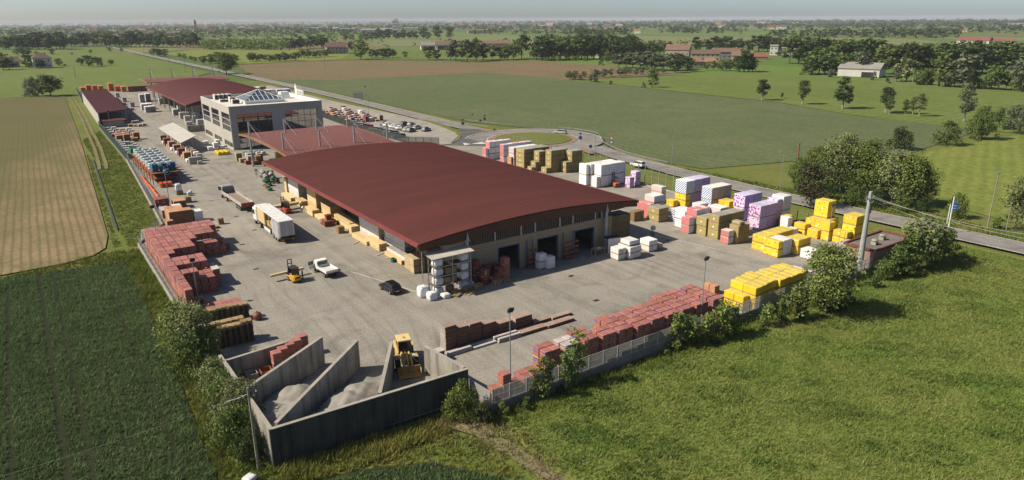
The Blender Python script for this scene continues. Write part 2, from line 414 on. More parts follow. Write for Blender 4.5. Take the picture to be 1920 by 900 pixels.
# ------------------------------------------------------------------ the ground and its fields
R0 = 9500.0
sheet('ground', [(R0 * math.cos(2 * PI * i / 64), R0 * math.sin(2 * PI * i / 64)) for i in range(64)], -0.75, farmland_mat(), 'flat patchwork of far fields reaching to the horizon', 'ground')
sheet('grass_verge', [(-160, -60), (330, -60), (330, 480), (-160, 480)], -0.5, M_grass, 'rough green grass along the roads and around the yard', 'grass')
def fld(name, pts, z, m, label): return sheet(name, pts, z, m, label, 'field')
fld('ploughed_field', [(20.0, 445), (14.2, 271), (11.2, 200), (8.8, 142), (7.6, 134), (5.5, 130.7), (1.2, 128.8), (-30, 126.7), (-30, 445)], -0.30, soil_mat(), 'drilled field fading from tan soil to green sprouts, left of the dirt track')
WHEAT = [(9.3, 124.5), (9.9, 112), (9.2, 95), (8.9, 77.5), (8.0, 55), (7.6, 30), (-70, 30), (-70, 119), (-8, 125.8)]
fld('wheat_field', WHEAT, -0.30, M_wheat, 'dark green wheat field at the lower left with tramlines')
fld('pasture', pxpoly((-300, 96), (60, 92), (190, 88), (300, 112), (395, 136), (275, 160), (250, 168), (150, 170), (118, 180), (-300, 187)), -0.40, M_bright, 'bright green pasture beyond the far end of the yard')
fld('brown_field', pxpoly((445, 121), (540, 116), (640, 112), (900, 116), (990, 112.5), (1140, 122), (1290, 139), (1180, 143), (1067, 149), (1000, 143), (907, 135), (640, 149), (480, 148)), -0.32, M_brown, 'brown bare field beyond the straight road')
fld('grey_green_field', pxpoly((480, 148), (640, 149), (907, 135), (1000, 143), (1067, 149), (1200, 163), (1280, 172), (1450, 190), (1600, 215), (1780, 233), (1836, 243), (1700, 287), (1480, 300), (1320, 314), (1250, 303), (1140, 272), (1100, 246), (1000, 239), (870, 225), (700, 189), (580, 163)), -0.36, M_grey, 'large dull green crop field behind the roundabout')
fld('green_crop_field', pxpoly((1092, 149), (1290, 139), (1440, 137), (1690, 157), (1920, 170), (2300, 190), (2300, 285), (1836, 241), (1600, 214), (1450, 189), (1280, 171.5), (1200, 162.5)), -0.34, M_bright, 'bright green crop field crossed by a line of poplars')
fld('lime_green_field', pxpoly((1700, 290), (1900, 252), (2300, 240), (2300, 470), (1890, 412), (1760, 375)), -0.38, M_lime, 'yellowish green grass field at the right edge')
fld('far_green_field', pxpoly((300, 100), (375, 92), (540, 92), (660, 98), (640, 111), (440, 120)), -0.35, M_lime, 'light green field in front of the yellow green grove')
fld('far_pale_field', pxpoly((700, 72), (1100, 66), (1700, 72), (1900, 90), (1900, 97), (1500, 82), (1200, 84), (980, 84), (700, 87)), -0.45, field_mat('pale_field', (0.17, 0.17, 0.075), (0.13, 0.16, 0.06), (0.15, 0.15, 0.07), 0.004, 0.02, 0.2), 'pale yellow green field far beyond the woods')
fld('mid_green_field', pxpoly((640, 92), (900, 88), (1000, 88), (1100, 96), (1120, 108), (1000, 110), (640, 111)), -0.47, M_bright, 'green field between the warehouse and the woods')
MEADOW = [(33.2, 49.6), (60, 48.2), (98, 48.2), (118, 47.5), (124, 52), (128.5, 60), (128.5, -30), (20, -30), (27, 20), (31, 38)]
fld('meadow', MEADOW, -0.32, M_meadow, 'tall fresh green grass in front of the yard wall')
fld('young_wheat', [(11, 51), (18, 50.2), (24, 47.5), (28, 42), (29, 20), (10, 20), (9.4, 46)], -0.3, M_wheat, 'dark green crop at the bottom centre')
fld('dirt_path', [(28, 54), (31.9, 53.2), (31.2, 48), (32.2, 40), (32.3, 30), (31.0, 30), (30.5, 42), (29.5, 48.5), (27.8, 52)], -0.28, M_dirt, 'dry brown earth strip below the pit wall')
for i, o_ in enumerate((-1.15, .5)):
    strip('dirt_track', [(22.4, 434), (21.4, 380), (20.1, 330), (18.6, 290), (17.3, 250), (15.6, 218), (14.9, 211)], o_, o_ + .8, -.28, M_dirt, ['worn earth rut of the track nearer the field', 'worn earth rut of the track nearer the fence'][i], 'track')
sheet('ditch', [(13.9, 228), (14.2, 228), (13.1, 200), (11.8, 168), (10.9, 146), (10.5, 144), (10.6, 150), (11.5, 168), (12.7, 200)], -0.22, M_water, 'narrow ditch with grey water in the grass bank', 'ditch')

# ------------------------------------------------------------------ yard, lot and roads
YARD = [(12.7, 55), (12.7, 131), (14.3, 141.6), (18.3, 142.2), (20.1, 166), (21.9, 219.5), (22.5, 298), (27.3, 462), (95, 452), (97, 300), (96, 235), (97.5, 200), (104, 188), (115.9, 176), (115.9, 55), (120, 50.5), (32.2, 51.2), (32.2, 54)]
sheet('yard', YARD, 0.0, M_yard, 'wide grey concrete yard with stains and tyre marks', 'yard')
sheet('car_park', [(124.5, 430), (123.5, 316), (126.3, 260), (125.6, 236), (123.8, 222), (121.0, 207), (117.5, 199), (112, 192.5), (108.5, 188.5), (104, 188.2), (97.6, 200), (96.1, 235), (97.1, 300), (95.1, 430)], -0.012, M_lot, 'pale gravelly car park beside the office', 'car park')
def arc(cx, cy, r, a0, a1, n): return [(cx + r * math.cos(math.radians(a0 + (a1 - a0) * i / n)), cy + r * math.sin(math.radians(a0 + (a1 - a0) * i / n))) for i in range(n + 1)]
RC = (134.0, 180.0)
strip('road', [(129.0, 1360), (130.2, 850), (133, 560), (134.2, 400), (132.6, 300), (130.4, 232), (130.2, 205)], -3.6, 3.6, -0.06, M_road, 'straight grey road running away to the horizon', 'road')
strip('road', [(140, 158), (136, 140), (133.4, 118), (132.2, 90), (133, 62), (133.6, 40), (133.6, -60)], -3.6, 3.6, -0.06, M_road, 'grey road passing the right side of the yard', 'road')
sheet('roundabout', arc(*RC, 22.8, 0, 360, 72)[:-1], -0.045, M_road, 'ring of grey asphalt round a grass island', 'roundabout')
sheet('yard_entrance', [(127, 215), (131.6, 208), (129, 202), (118, 195), (117, 178), (110, 176), (104, 187), (108.5, 188.3), (113.5, 192.8), (118.5, 198.6), (121.8, 206)], -0.03, M_newroad, 'dark asphalt entrance between roundabout and car park', 'road')
mb = MB(); mb.prism(arc(*RC, 14.6, 0, 360, 64)[:-1], -0.05, 0.06); ap = mb.build('roundabout_apron', M_pave); tag(ap, 'brown paved ring round the grass island', 'pavement', None, 'structure')
mb = MB(); mb.prism(arc(*RC, 12.3, 0, 360, 64)[:-1], -0.05, 0.2); isl = mb.build('roundabout_island', M_grass); tag(isl, 'round green grass island of the roundabout', 'grass', None, 'structure')
for nm, pts, lb in (('splitter_island', [(131.8, 210), (130, 202.6), (132.5, 202.2), (135, 202.8)], 'small brown traffic island north of the roundabout'),
                    ('splitter_island', [(134.2, 157.3), (131.6, 149.6), (133, 148.6), (136.6, 157.6)], 'small brown traffic island south of the roundabout')):
    mb = MB(); mb.prism(pts if sum(pts[i][0] * pts[(i + 1) % 4][1] - pts[(i + 1) % 4][0] * pts[i][1] for i in range(4)) > 0 else pts[::-1], -0.05, 0.1)
    tag(mb.build(nm, M_pave), lb, 'traffic island', None, 'structure')
def line(pts, wd, label, z=-0.02): return strip('road_marking', pts, -wd / 2, wd / 2, z, M_paint, label, 'road marking')
line([(125.6, 1340), (126.8, 850), (129.6, 560), (130.8, 400), (129.2, 300), (127.1, 240)], 0.25, 'white edge line on the yard side of the straight road')
line([(132.4, 1340), (133.6, 850), (136.4, 560), (137.6, 400), (136.0, 300), (133.8, 232), (137.4, 212)], 0.25, 'white edge line on the field side of the straight road')
line([(136.9, 140), (136.8, 118), (135.6, 90), (136.4, 62), (137.0, 40), (137, -60)], 0.2, 'white edge line on the far side of the right hand road')
line([(129.8, 118), (128.8, 90), (129.6, 62), (130.2, 40), (130.2, -60)], 0.2, 'white edge line on the yard side of the right hand road')
line(arc(*RC, 22.2, -45, 140, 40), 0.25, 'curved white line at the outer edge of the roundabout')
line(arc(*RC, 14.9, 0, 360, 60), 0.22, 'white ring line round the brown paved apron', 0.0)
line([(124.8, 216), (122.4, 208.2), (119.6, 201.2), (114.6, 194.9), (109.5, 190.2)], 0.45, 'white kerb line curving round the end of the car park', -0.01)
for i in range(8):
    x = 122.3 + i * 0.95; y = 206.4 - i * 0.42
    line([(x, y), (x + 0.5, y - 0.22)], 0.35, 'short dash %s from the car park in the give way line' % ordinal(i + 1), -0.012)
for i, q in enumerate(([(113.2, 184.5), (117.0, 181.3), (117.6, 185.2)], [(112.0, 187.5), (110.2, 183.5), (112.8, 184.2)])):
    sheet('road_marking', q, -0.01, M_paint, ['white triangle painted at the yard entrance by the roundabout', 'smaller white triangle painted nearer the car park'][i], 'road marking')
# grass banks beside the car park
mb = MB(); mb.prism([(125.6, 236), (126.4, 245), (127.6, 236), (126.2, 222), (123.4, 209), (120.2, 202), (115.6, 196.2), (110.2, 190.8), (109, 189.6), (112, 193.2), (117.4, 199.4), (121, 207.5), (123.9, 222.5)][::-1], -0.4, 0.12)
tag(mb.build('grass_strip', M_grass), 'thin grassy kerb curving round the end of the car park', 'grass', None, 'structure')
sheet('lawn', [(116.2, 173), (129, 150), (128.6, 118), (128.4, 62), (121, 51), (116.2, 55)], -0.2, M_grass, 'grass strip between the yard fence and the road', 'grass')
# ------------------------------------------------------------------ building materials
M_roof = mat('red_roof_sheet', (0.118, 0.036, 0.029), (0.092, 0.030, 0.025), 0.5, rough=0.6, fine=0.12, finescale=1.2, spec=0.2, stretch=(.06, .5, 1), detail=6, lo=.3, hi=.7)
M_roof2 = mat('faded_red_roof', (0.165, 0.062, 0.05), (0.145, 0.055, 0.045), 0.08, rough=0.7, fine=0.12, finescale=1.0)
M_roofdk = mat('dark_red_roof', (0.10, 0.026, 0.024), (0.085, 0.023, 0.021), 0.06, rough=0.6, fine=0.10, finescale=1.0)
M_fascia = mat('brown_fascia', (0.085, 0.032, 0.018), (0.065, 0.025, 0.015), 0.5, rough=0.6)
M_gutter = mat('red_gutter', (0.22, 0.055, 0.045), (0.18, 0.045, 0.04), 0.5, rough=0.45, spec=0.4)
M_block = mat('sandy_blockwork', (0.30, 0.25, 0.17), (0.25, 0.205, 0.14), 0.8, fine=0.12, finescale=5)
M_mortar = mat('mortar_joint', (0.20, 0.17, 0.12), (0.18, 0.15, 0.11), 1.0)
M_glassdk = mat('dark_glass', (0.018, 0.02, 0.022), (0.03, 0.032, 0.034), 0.4, rough=0.08, spec=0.6)
M_mirror = mat('coated_glass', (0.02, 0.021, 0.022), (0.028, 0.029, 0.03), 0.4, rough=0.03, spec=1.0)
M_mirror.node_tree.nodes['Principled BSDF'].inputs['IOR'].default_value = 2.6
M_louvre = mat('dark_louvre', (0.07, 0.065, 0.055), (0.045, 0.042, 0.038), 2.0, rough=0.5)
M_steel = mat('galvanised_steel', (0.36, 0.37, 0.37), (0.29, 0.30, 0.30), 1.5, rough=0.45, metal=0.35, fine=0.08)
M_blue = mat('blue_steel_frame', (0.07, 0.12, 0.20), (0.055, 0.095, 0.16), 1.0, rough=0.5)
M_grey = mat('grey_facade', (0.30, 0.29, 0.275), (0.27, 0.262, 0.25), 0.15, fine=0.06, finescale=3)
M_paleg = mat('pale_facade', (0.42, 0.395, 0.35), (0.38, 0.36, 0.32), 0.15, fine=0.06, finescale=3)
M_deck = mat('white_roof_membrane', (0.62, 0.60, 0.55), (0.5, 0.48, 0.44), 0.25, fine=0.1, finescale=1.5)
M_white = mat('white_paint', (0.72, 0.71, 0.68), (0.62, 0.61, 0.585), 0.8, rough=0.5, fine=0.05)
M_blkm = mat('black_metal', (0.02, 0.02, 0.02), (0.03, 0.03, 0.03), 2.0, rough=0.5)
M_alu = mat('white_frame', (0.55, 0.56, 0.57), (0.48, 0.49, 0.5), 1.0, rough=0.4)
M_skyl = mat('blue_skylight_glass', (0.035, 0.055, 0.085), (0.05, 0.075, 0.11), 0.5, rough=0.07, spec=0.7)

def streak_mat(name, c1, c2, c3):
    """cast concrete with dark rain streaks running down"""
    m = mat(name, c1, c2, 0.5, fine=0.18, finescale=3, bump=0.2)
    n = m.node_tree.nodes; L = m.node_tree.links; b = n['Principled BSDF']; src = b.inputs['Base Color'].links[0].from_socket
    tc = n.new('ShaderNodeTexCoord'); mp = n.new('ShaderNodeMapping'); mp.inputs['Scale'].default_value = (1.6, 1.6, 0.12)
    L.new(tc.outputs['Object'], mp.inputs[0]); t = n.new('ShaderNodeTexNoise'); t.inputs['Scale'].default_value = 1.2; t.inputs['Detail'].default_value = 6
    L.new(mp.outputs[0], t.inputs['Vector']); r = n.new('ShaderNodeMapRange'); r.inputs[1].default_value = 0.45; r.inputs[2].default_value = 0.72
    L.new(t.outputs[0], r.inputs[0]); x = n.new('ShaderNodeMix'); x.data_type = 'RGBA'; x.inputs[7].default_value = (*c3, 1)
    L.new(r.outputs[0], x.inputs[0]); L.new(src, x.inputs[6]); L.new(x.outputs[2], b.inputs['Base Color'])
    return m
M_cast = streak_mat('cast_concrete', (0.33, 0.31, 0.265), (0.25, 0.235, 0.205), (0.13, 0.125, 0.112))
M_castd = streak_mat('weathered_shaded_concrete', (0.07, 0.066, 0.055), (0.05, 0.047, 0.041), (0.026, 0.025, 0.022))  # stained concrete, with the shade on the front wall also darkened into its colour
M_kerbc = mat('wall_coping', (0.36, 0.33, 0.28), (0.27, 0.25, 0.21), 0.8, fine=0.2, finescale=4)

def ribbed_roof(name, prof, x0, x1, y0, y1, m, parent, pitch=0.62, rib=0.055, th=0.12, along='x', n=10):
    """corrugated sheet: profile z(u) along u, ribs every pitch along the other axis"""
    k = int((y1 - y0) / pitch); ys = []; hs = []
    for i in range(k):
        y = y0 + (y1 - y0) * i / k; p = (y1 - y0) / k
        ys += [y, y + p * .18, y + p * .26, y + p * .44]; hs += [0, 0, rib, rib]
        ys.append(y + p * .52); hs.append(0)
    ys.append(y1); hs.append(0)
    ys = np.array(ys); hs = np.array(hs); us = np.linspace(x0, x1, n + 1); zs = np.array([prof(u) for u in us])
    U, Y = np.meshgrid(us, ys, indexing='ij'); Z = zs[:, None] + hs[None, :]
    v = np.stack([U, Y, Z] if along == 'x' else [Y, U, Z], -1).reshape(-1, 3)
    ny = len(ys); i, j = np.meshgrid(np.arange(n), np.arange(ny - 1), indexing='ij'); a = (i * ny + j).ravel()
    f = np.stack([a, a + ny, a + ny + 1, a + 1] if along == 'x' else [a, a + 1, a + ny + 1, a + ny], -1)
    lo = v.copy(); lo[:, 2] = np.repeat(zs, ny) - th
    N = len(v); v = np.vstack([v, lo]); f = np.vstack([f, f[:, ::-1] + N])
    me = numesh(name, v, f, m); o = bpy.data.objects.new(name, me); return link(o, parent)

# ------------------------------------------------------------------ main hall
def hall_prof(u): return 7.45 + 1.3 * (1 - ((u - 62.45) / 20.85) ** 2)
def curved_band(mb, prof, x0, x1, y0, y1, drop0, n=16, m=0):
    """vertical band hanging below a curved roof edge"""
    for i in range(n):
        a = x0 + (x1 - x0) * i / n; b = x0 + (x1 - x0) * (i + 1) / n
        za, zb = prof(a) - 0.13, prof(b) - 0.13
        k = len(mb.v)
        mb.v += [(a, y0, za - drop0(a)), (b, y0, zb - drop0(b)), (b, y0, zb), (a, y0, za), (a, y1, za - drop0(a)), (b, y1, zb - drop0(b)), (b, y1, zb), (a, y1, za)]
        for f in ((0, 1, 2, 3), (5, 4, 7, 6), (4, 5, 1, 0), (3, 2, 6, 7)): mb.f.append(tuple(k + q for q in f)); mb.m.append(m)
        if i == 0: mb.f.append((k, k + 3, k + 7, k + 4)); mb.m.append(m)
        if i == n - 1: mb.f.append((k + 1, k + 5, k + 6, k + 2)); mb.m.append(m)

def curved_hall(name, loc, label, x0, x1, y0, y1, prof, m, detail=True):
    r = empty(name, loc); ox, oy = loc[0], loc[1]
    p = lambda u: prof(u + ox)
    for i in range(3):
        a = x0 + (x1 - x0) * i / 3; b = x0 + (x1 - x0) * (i + 1) / 3
        ribbed_roof('roof_sheet', (lambda u, i=i: p(u) + 0.012 * (i == 1)), a - ox - (0.15 if i == 1 else 0), b - ox + (0.15 if i == 1 else 0), y0 - oy, y1 - oy, m, r, 0.7 if detail else 1.2, .085)
    for y in (y0, y1 - 0.25):
        mb = MB(); curved_band(mb, p, x0 - ox + .02, x1 - ox - .02, y - oy, y - oy + .25, lambda u: 1.4 if abs(u + ox - (x0 + x1) / 2) < (x1 - x0) * .4 else 0.95)
        mb.build('fascia', M_fascia, r)
    for x in (x0, x1):
        z = prof(x); mb = MB(); s = -1 if x == x0 else 1
        mb.box(x - ox - .28 + .12 * s, y0 - oy, z - .42, x - ox + .28 + .12 * s, y1 - oy, z - .16)
        mb.box(x - ox - .2 + .05 * s, y0 - oy + .02, z - .16, x - ox + .2 + .05 * s, y1 - oy - .02, z + .03); mb.build('gutter', M_gutter, r)
    return r

hall = curved_hall('storage_hall', (62.4, 82.8, 0), 0, 41.6, 83.3, 82.05, 155.6, hall_prof, M_roof)
tag(hall, 'long storage hall under a wide curved dark red roof in the middle', 'hall')
HX, HY = 62.4, 82.8
WX0, WX1 = 49.3, 78.2
doors = [(55.0, 59.1), (62.4, 66.7), (70.0, 74.3)]
# front wall of blocks with three door openings
mb = MB(); xs = [WX0] + [q for d in doors for q in d] + [WX1]
for i in range(0, 8, 2): mb.box(xs[i] - HX, .0, 0, xs[i + 1] - HX, .3, 4.1)
mb.box(WX0 - HX, 0, 4.1, WX1 - HX, .3, 5.45)
mb.build('front_wall', M_mortar, hall)
# the blocks of the front wall: proud of the joints, laid in courses round the openings
bv = []
blk = MB(); blk.bbox(0, -.035, 0, 1, .01, 1, 0.008)
blkme = None; nb = 0
for c in range(9):
    z0 = c * 0.6; z1 = min(z0 + .58, 5.44)
    for k in range(-1, 25):
        a = WX0 + (k + (0.5 if c % 2 else 0)) * 1.2; b = a + 1.175
        a = max(a, WX0); b = min(b, WX1)
        if b - a < .1: continue
        parts = [(a, b)]
        if z0 < 4.1:
            for d in doors:
                q = []
                for s_, e_ in parts:
                    if e_ <= d[0] or s_ >= d[1]: q.append((s_, e_)); continue
                    if s_ < d[0] - .08: q.append((s_, d[0]))
                    if e_ > d[1] + .08: q.append((d[1], e_))
                parts = q
        for s_, e_ in parts:
            o = bpy.data.objects.new('wall_block', blkme or blk.mesh('wall_block', M_block)); blkme = o.data
            o.location = (s_ - HX, 0, z0); o.scale = (e_ - s_, 1, z1 - z0); link(o, hall); nb += 1
mb = MB(); mb.box(WX0 - HX, .3, 0, WX0 - HX + .3, 70, 6.8); mb.build('side_wall', M_block, hall)
mb = MB(); mb.box(WX1 - HX - .3, .3, 0, WX1 - HX, 70, 6.6); mb.build('side_wall', M_block, hall)
mb = MB(); mb.box(WX0 - HX, 70, 0, WX1 - HX, 70.3, 6.8); mb.build('back_wall', M_block, hall)
for i, d in enumerate(doors):
    mb = MB(); mb.box(d[0] - HX, -.06, 0, d[0] - HX + .16, .36, 4.1); mb.box(d[1] - HX - .16, -.06, 0, d[1] - HX, .36, 4.1)
    mb.box(d[0] - HX, -.06, 4.1, d[1] - HX, .36, 4.26); mb.build('door_frame', M_blue, hall)
# louvre band between wall and fascia
ml = [49.5, 54.6, 59.4, 62.1, 67.0, 69.7, 74.5, 75.9, 78.2]
for i in range(len(ml) - 1):
    a, b = ml[i] - HX + .08, ml[i + 1] - HX - .08
    mb = MB(); mb.box(a, .12, 5.45, b, .18, min(hall_prof(ml[i]), hall_prof(ml[i + 1])) - .8); g = mb.build('high_window', M_glassdk, hall)
    mb = MB(); k = int((b - a) / .42)
    for q in range(k): mb.box(a + (b - a) * (q + .35) / k, .02, 5.46, a + (b - a) * (q + .65) / k, .1, min(hall_prof(ml[i]), hall_prof(ml[i + 1])) - .85)
    mb.build('window_bars', M_louvre, g)
for x in ml[1:-1]:
    mb = MB(); mb.box(x - HX - .08, -.05, 5.45, x - HX + .08, .25, hall_prof(x) - .9); mb.build('mullion', M_alu, hall)
for x in (49.3, 76.3):
    mb = MB(); mb.tube((x - HX, -.65, 0), (x - HX, -.65, 6.7), .28, .28, 10); mb.tube((x - HX, -.85, 6.7), (x - HX, -.85, 7.9), .26, .03, 10)
    mb.box(x - HX - .3, -.98, 6.5, x - HX + .3, -.4, 6.75); mb.build('column', M_steel, hall)
y = 84.5
while y < 154:
    mb = MB(); mb.box(41.62 - HX - .12, y - HY - .12, 6.72, 41.62 - HX + .1, y - HY + .12, 7.16); mb.build('gutter_bracket', M_steel, hall); y += 7.6
mb = MB(); mb.tube((42.0 - HX, -.5, 0), (42.0 - HX, -.5, 7.2), .07); mb.build('downpipe', M_steel, hall)
mb = MB(); mb.box(41.9 - HX - .2, -.72, 6.9, 41.9 - HX + .25, -.68, 7.2); mb.build('lamp', M_white, hall)
for yy in (92, 104, 116, 128, 140, 152):
    for x in (48.6, 81.0):
        mb = MB(); mb.box(x - HX - .18, yy - HY - .18, 0, x - HX + .18, yy - HY + .18, 7.2); mb.build('post', M_steel, hall)

# far hall with the same roof
fh = curved_hall('rear_hall', (70.6, 283.5, 0), 0, 50.3, 90.9, 282.5, 375, lambda u: 7.4 + 3.0 * (1 - ((u - 70.6) / 20.3) ** 2), M_roofdk, False)
tag(fh, 'second storage hall with curved dark red roof behind the office', 'hall')
mb = MB(); mb.box(-12, 0.5, 0, 14, 0.8, 7.0); mb.box(-12, .8, 0, -11.7, 88, 7.3); mb.box(13.7, .8, 0, 14, 88, 7.3); mb.build('wall', M_block, fh)
for yy in range(2, 90, 12):
    mb = MB(); mb.box(-18.2, yy, 0, -17.8, yy + .4, 7.3); mb.build('post', M_steel, fh)

# ------------------------------------------------------------------ canopies hung from masts
M_cable = mat('steel_cable', (0.40, 0.39, 0.37), (0.3, 0.3, 0.29), 1.0, rough=0.4)
def canopy(name, label, x0, x1, y0, y1, zed, rise, mx, my, mh, m):
    cx, cy = (x0 + x1) / 2, (y0 + y1) / 2; r = tag(empty(name, (cx, cy, 0)), label, 'canopy')
    pf = lambda u: zed + rise * (1 - (u / ((y1 - y0) / 2)) ** 2)
    ribbed_roof('roof_sheet', pf, y0 - cy, y1 - cy, x0 - cx, x1 - cx, m, r, 0.9, 0.04, 0.25, 'y', 12)
    for x in (x0 - cx - .1, x1 - cx - .1):
        mb = MB(); k = 12
        for i in range(k):
            a = (y0 - cy) + (y1 - y0) * i / k; b = (y0 - cy) + (y1 - y0) * (i + 1) / k; q = len(mb.v)
            la, lb = (.35 + .75 * (1 - abs(a) / ((y1 - y0) / 2)) * .5, .35 + .75 * (1 - abs(b) / ((y1 - y0) / 2)) * .5)
            mb.v += [(x, a, pf(a) - la), (x, b, pf(b) - lb), (x, b, pf(b) + .06), (x, a, pf(a) + .06), (x + .2, a, pf(a) - la), (x + .2, b, pf(b) - lb), (x + .2, b, pf(b) + .06), (x + .2, a, pf(a) + .06)]
            for f in ((0, 3, 2, 1), (4, 5, 6, 7), (3, 7, 6, 2), (0, 1, 5, 4)): mb.f.append(tuple(q + w_ for w_ in f)); mb.m.append(0)
        mb.build('edge_beam', mat('canopy_edge', (0.26, 0.13, 0.08), (0.2, 0.1, 0.06), 1.0), r)
    for j, yy in enumerate(my):
        for i, xx in enumerate(mx[j]):
            mb = MB(); mb.tube((xx - cx, yy - cy, 0), (xx - cx, yy - cy, mh), .27, .24, 10); mb.tube((xx - cx, yy - cy, mh), (xx - cx, yy - cy, mh + .1), .3, .3, 10)
            ms = mb.build('mast', M_steel, r)
            mb = MB()
            for dx, dy in ((3.2, -4), (3.2, 3), (-3.2, -3), (1.0, -6)):
                ex, ey = xx - cx + dx, yy - cy + dy
                if abs(ex) < (x1 - x0) / 2 and abs(ey) < (y1 - y0) / 2: mb.tube((xx - cx, yy - cy, mh - .1), (ex, ey, pf(ey) + .05), .018, .018, 4); mb.tube((ex, ey, pf(ey)), (ex, ey, pf(ey) + .25), .12, .08, 6)
            mb.build('tie_rods', M_cable, ms)
    return r
canopy('mast_canopy', 'faded red canopy hung from steel masts between hall and office', 47.9, 76.2, 158.2, 200.5, 7.2, 1.0,
       [[47.9, 57.2, 66.0, 75.0], [49.2, 58.1, 67.0, 76.0]], [189, 165], 11.7, M_roof2)
canopy('mast_canopy', 'small red canopy with four masts behind the rear hall', 52, 90, 383, 412, 8.6, .8, [[56, 66, 76, 86]], [398], 14.5, M_roof2)

# ------------------------------------------------------------------ office
OX, OY = 50.0, 217.5
off = tag(empty('office_building', (OX, OY, 0)), 'grey flat roofed office block with pyramid skylight and tall windows', 'office')
W, D, H = 28.3, 37.0, 12.85
wins = [(0.4, 10.2), (13.5, 23.2), (26.1, 36.1)]
mb = MB()   # left wall with window openings
ys = [0.0] + [q for a in wins for q in a] + [D]
for i in range(0, 8, 2): mb.box(0, ys[i], 0, .4, ys[i + 1], 10.6)
mb.box(0, 0, 10.6, .4, D, H)
for a, b in wins: mb.box(0, a, 2.1, .4, b, 5.2)
for a, b in wins: mb.box(0, a, 0, .4, b, .5)
mb.build('side_wall', M_paleg, off)
for a, b in wins:
    for z0, z1, k in ((5.2, 10.6, 3), (.5, 2.1, 1)):
        fr = MB()
        for q in range(k + 1): z = z0 + (z1 - z0) * q / k; fr.box(.1, a, z - .07, .3, b, z + .07)
        fr.box(.1, a, z0, .3, a + .12, z1); fr.box(.1, b - .12, z0, .3, b, z1)
        wn = fr.build('window', M_alu, off)
        for q in range(k):
            g = MB(); g.box(.17, a + .12, z0 + (z1 - z0) * q / k + .07, .21, b - .12, z0 + (z1 - z0) * (q + 1) / k - .07); g.build('pane', M_glassdk, wn)
fx = [(2.1, 12.4), (16.4, 26.6)]
mb = MB(); xs = [0.4, fx[0][0], fx[0][1], fx[1][0], fx[1][1], W]
for i in range(0, 6, 2): mb.box(xs[i], 0, 0, xs[i + 1], .5, 10.5)
mb.box(.4, 0, 10.5, W, .5, H); mb.build('front_wall', M_grey, off)
for a, b in fx:
    fr = MB()
    for q in range(6): x = a + (b - a) * q / 5; fr.box(x - .05, .3, 0, x + .05, .4, 10.5)
    for q in range(7): z = 10.5 * q / 6; fr.box(a, .31, z - .05, b, .39, z + .05)
    wn = fr.build('glass_front', M_blkm, off)
    gm = None
    for q in range(5):
        for k in range(6):
            g = bpy.data.objects.new('pane', gm or MB().box(0, 0, 0, (b - a) / 5 - .1, .03, 10.5 / 6 - .1).mesh('pane', M_mirror)); gm = g.data
            g.location = (a + (b - a) * q / 5 + .05, .35, 10.5 * k / 6 + .05); link(g, wn)
mb = MB(); mb.box(W - .4, .5, 0, W, D, H); mb.box(.4, D - .4, 0, W - .4, D, H); mb.build('rear_wall', M_paleg, off)
mb = MB(); mb.box(.4, .5, 11.6, W - .4, D - .4, 11.8); mb.build('roof_deck', M_deck, off)
mb = MB(); mb.box(-.04, -.04, H, W + .04, .46, H + .06); mb.box(-.04, .46, H, .4, D + .04, H + .06); mb.box(W - .4, .46, H, W + .04, D + .04, H + .06); mb.box(.4, D - .4, H, W - .4, D + .04, H + .06)
mb.build('parapet_cap', M_deck, off)
mb = MB(); mb.box(W - .46, .6, 11.8, W - .4, D - .5, H); mb.build('inner_parapet', M_white, off)
sk = MB(); sk.box(8.3, 13.6, 11.8, 20.9, 26.6, 12.6); sk.box(8.1, 13.4, 12.55, 21.1, 26.8, 12.7); sk = sk.build('skylight', M_white, off)
ap = Vector((14.6, 20.1, 15.6)); cs = [Vector((8.5, 13.8, 12.7)), Vector((20.7, 13.8, 12.7)), Vector((20.7, 26.4, 12.7)), Vector((8.5, 26.4, 12.7))]
fr = MB()
for i in range(4):
    a, b = cs[i], cs[(i + 1) % 4]; g = MB(); g.v = [tuple(a), tuple(b), tuple(ap)]; g.f = [(0, 1, 2)]; g.m = [0]; g.build('glass_slope', M_skyl, sk)
    nn = (b - a).cross(ap - a).normalized() * .05
    for q in range(9):
        t = q / 8; p0 = a.lerp(b, t); s_ = 1 - abs(2 * t - 1); p1 = p0.lerp(ap, 0) if s_ == 0 else (a.lerp(ap, s_) if t <= .5 else b.lerp(ap, s_))
        p1 = p0 + (a.lerp(b, .5) * 0 + (ap - a.lerp(b, .5))) * s_
        if s_ > 0: fr.tube(p0 + nn, p1 + nn, .09, .09, 4)
    fr.tube(a + nn, ap + nn, .12, .12, 4); fr.tube(a.lerp(ap, .42) + nn, b.lerp(ap, .42) + nn, .07, .07, 4); fr.tube(a + nn, b + nn, .1, .1, 4)
fr.build('glazing_bars', M_alu, sk)
for i, (x, y, sx, sy, h) in enumerate(((3.5, 32.5, 1.2, 2.5, 1.7), (4.9, 32.5, 1.2, 2.5, 1.7), (6.3, 32.5, 1.2, 2.5, 1.7), (7.7, 32.5, 1.2, 2.5, 1.7), (5.5, 20.5, 1.7, 2.2, 1.8), (5.2, 16.5, 2.2, 1.8, 1.4), (3.2, 24, 2.6, 1.6, .9))):
    mb = MB(); mb.bbox(x, y, 11.85, x + sx, y + sy, 11.85 + h, .08); u = tag(mb.build('air_unit', M_deck), None); u.parent = off
    g = MB(); g.box(x + .12, y - .03, 12.05, x + sx - .12, y + .01, 11.8 + h - .2); g.tube((x + sx / 2, y + sy / 2, 11.85 + h), (x + sx / 2, y + sy / 2, 11.9 + h), min(sx, sy) * .35, None, 10); g.build('fan_grille', M_blkm, u)
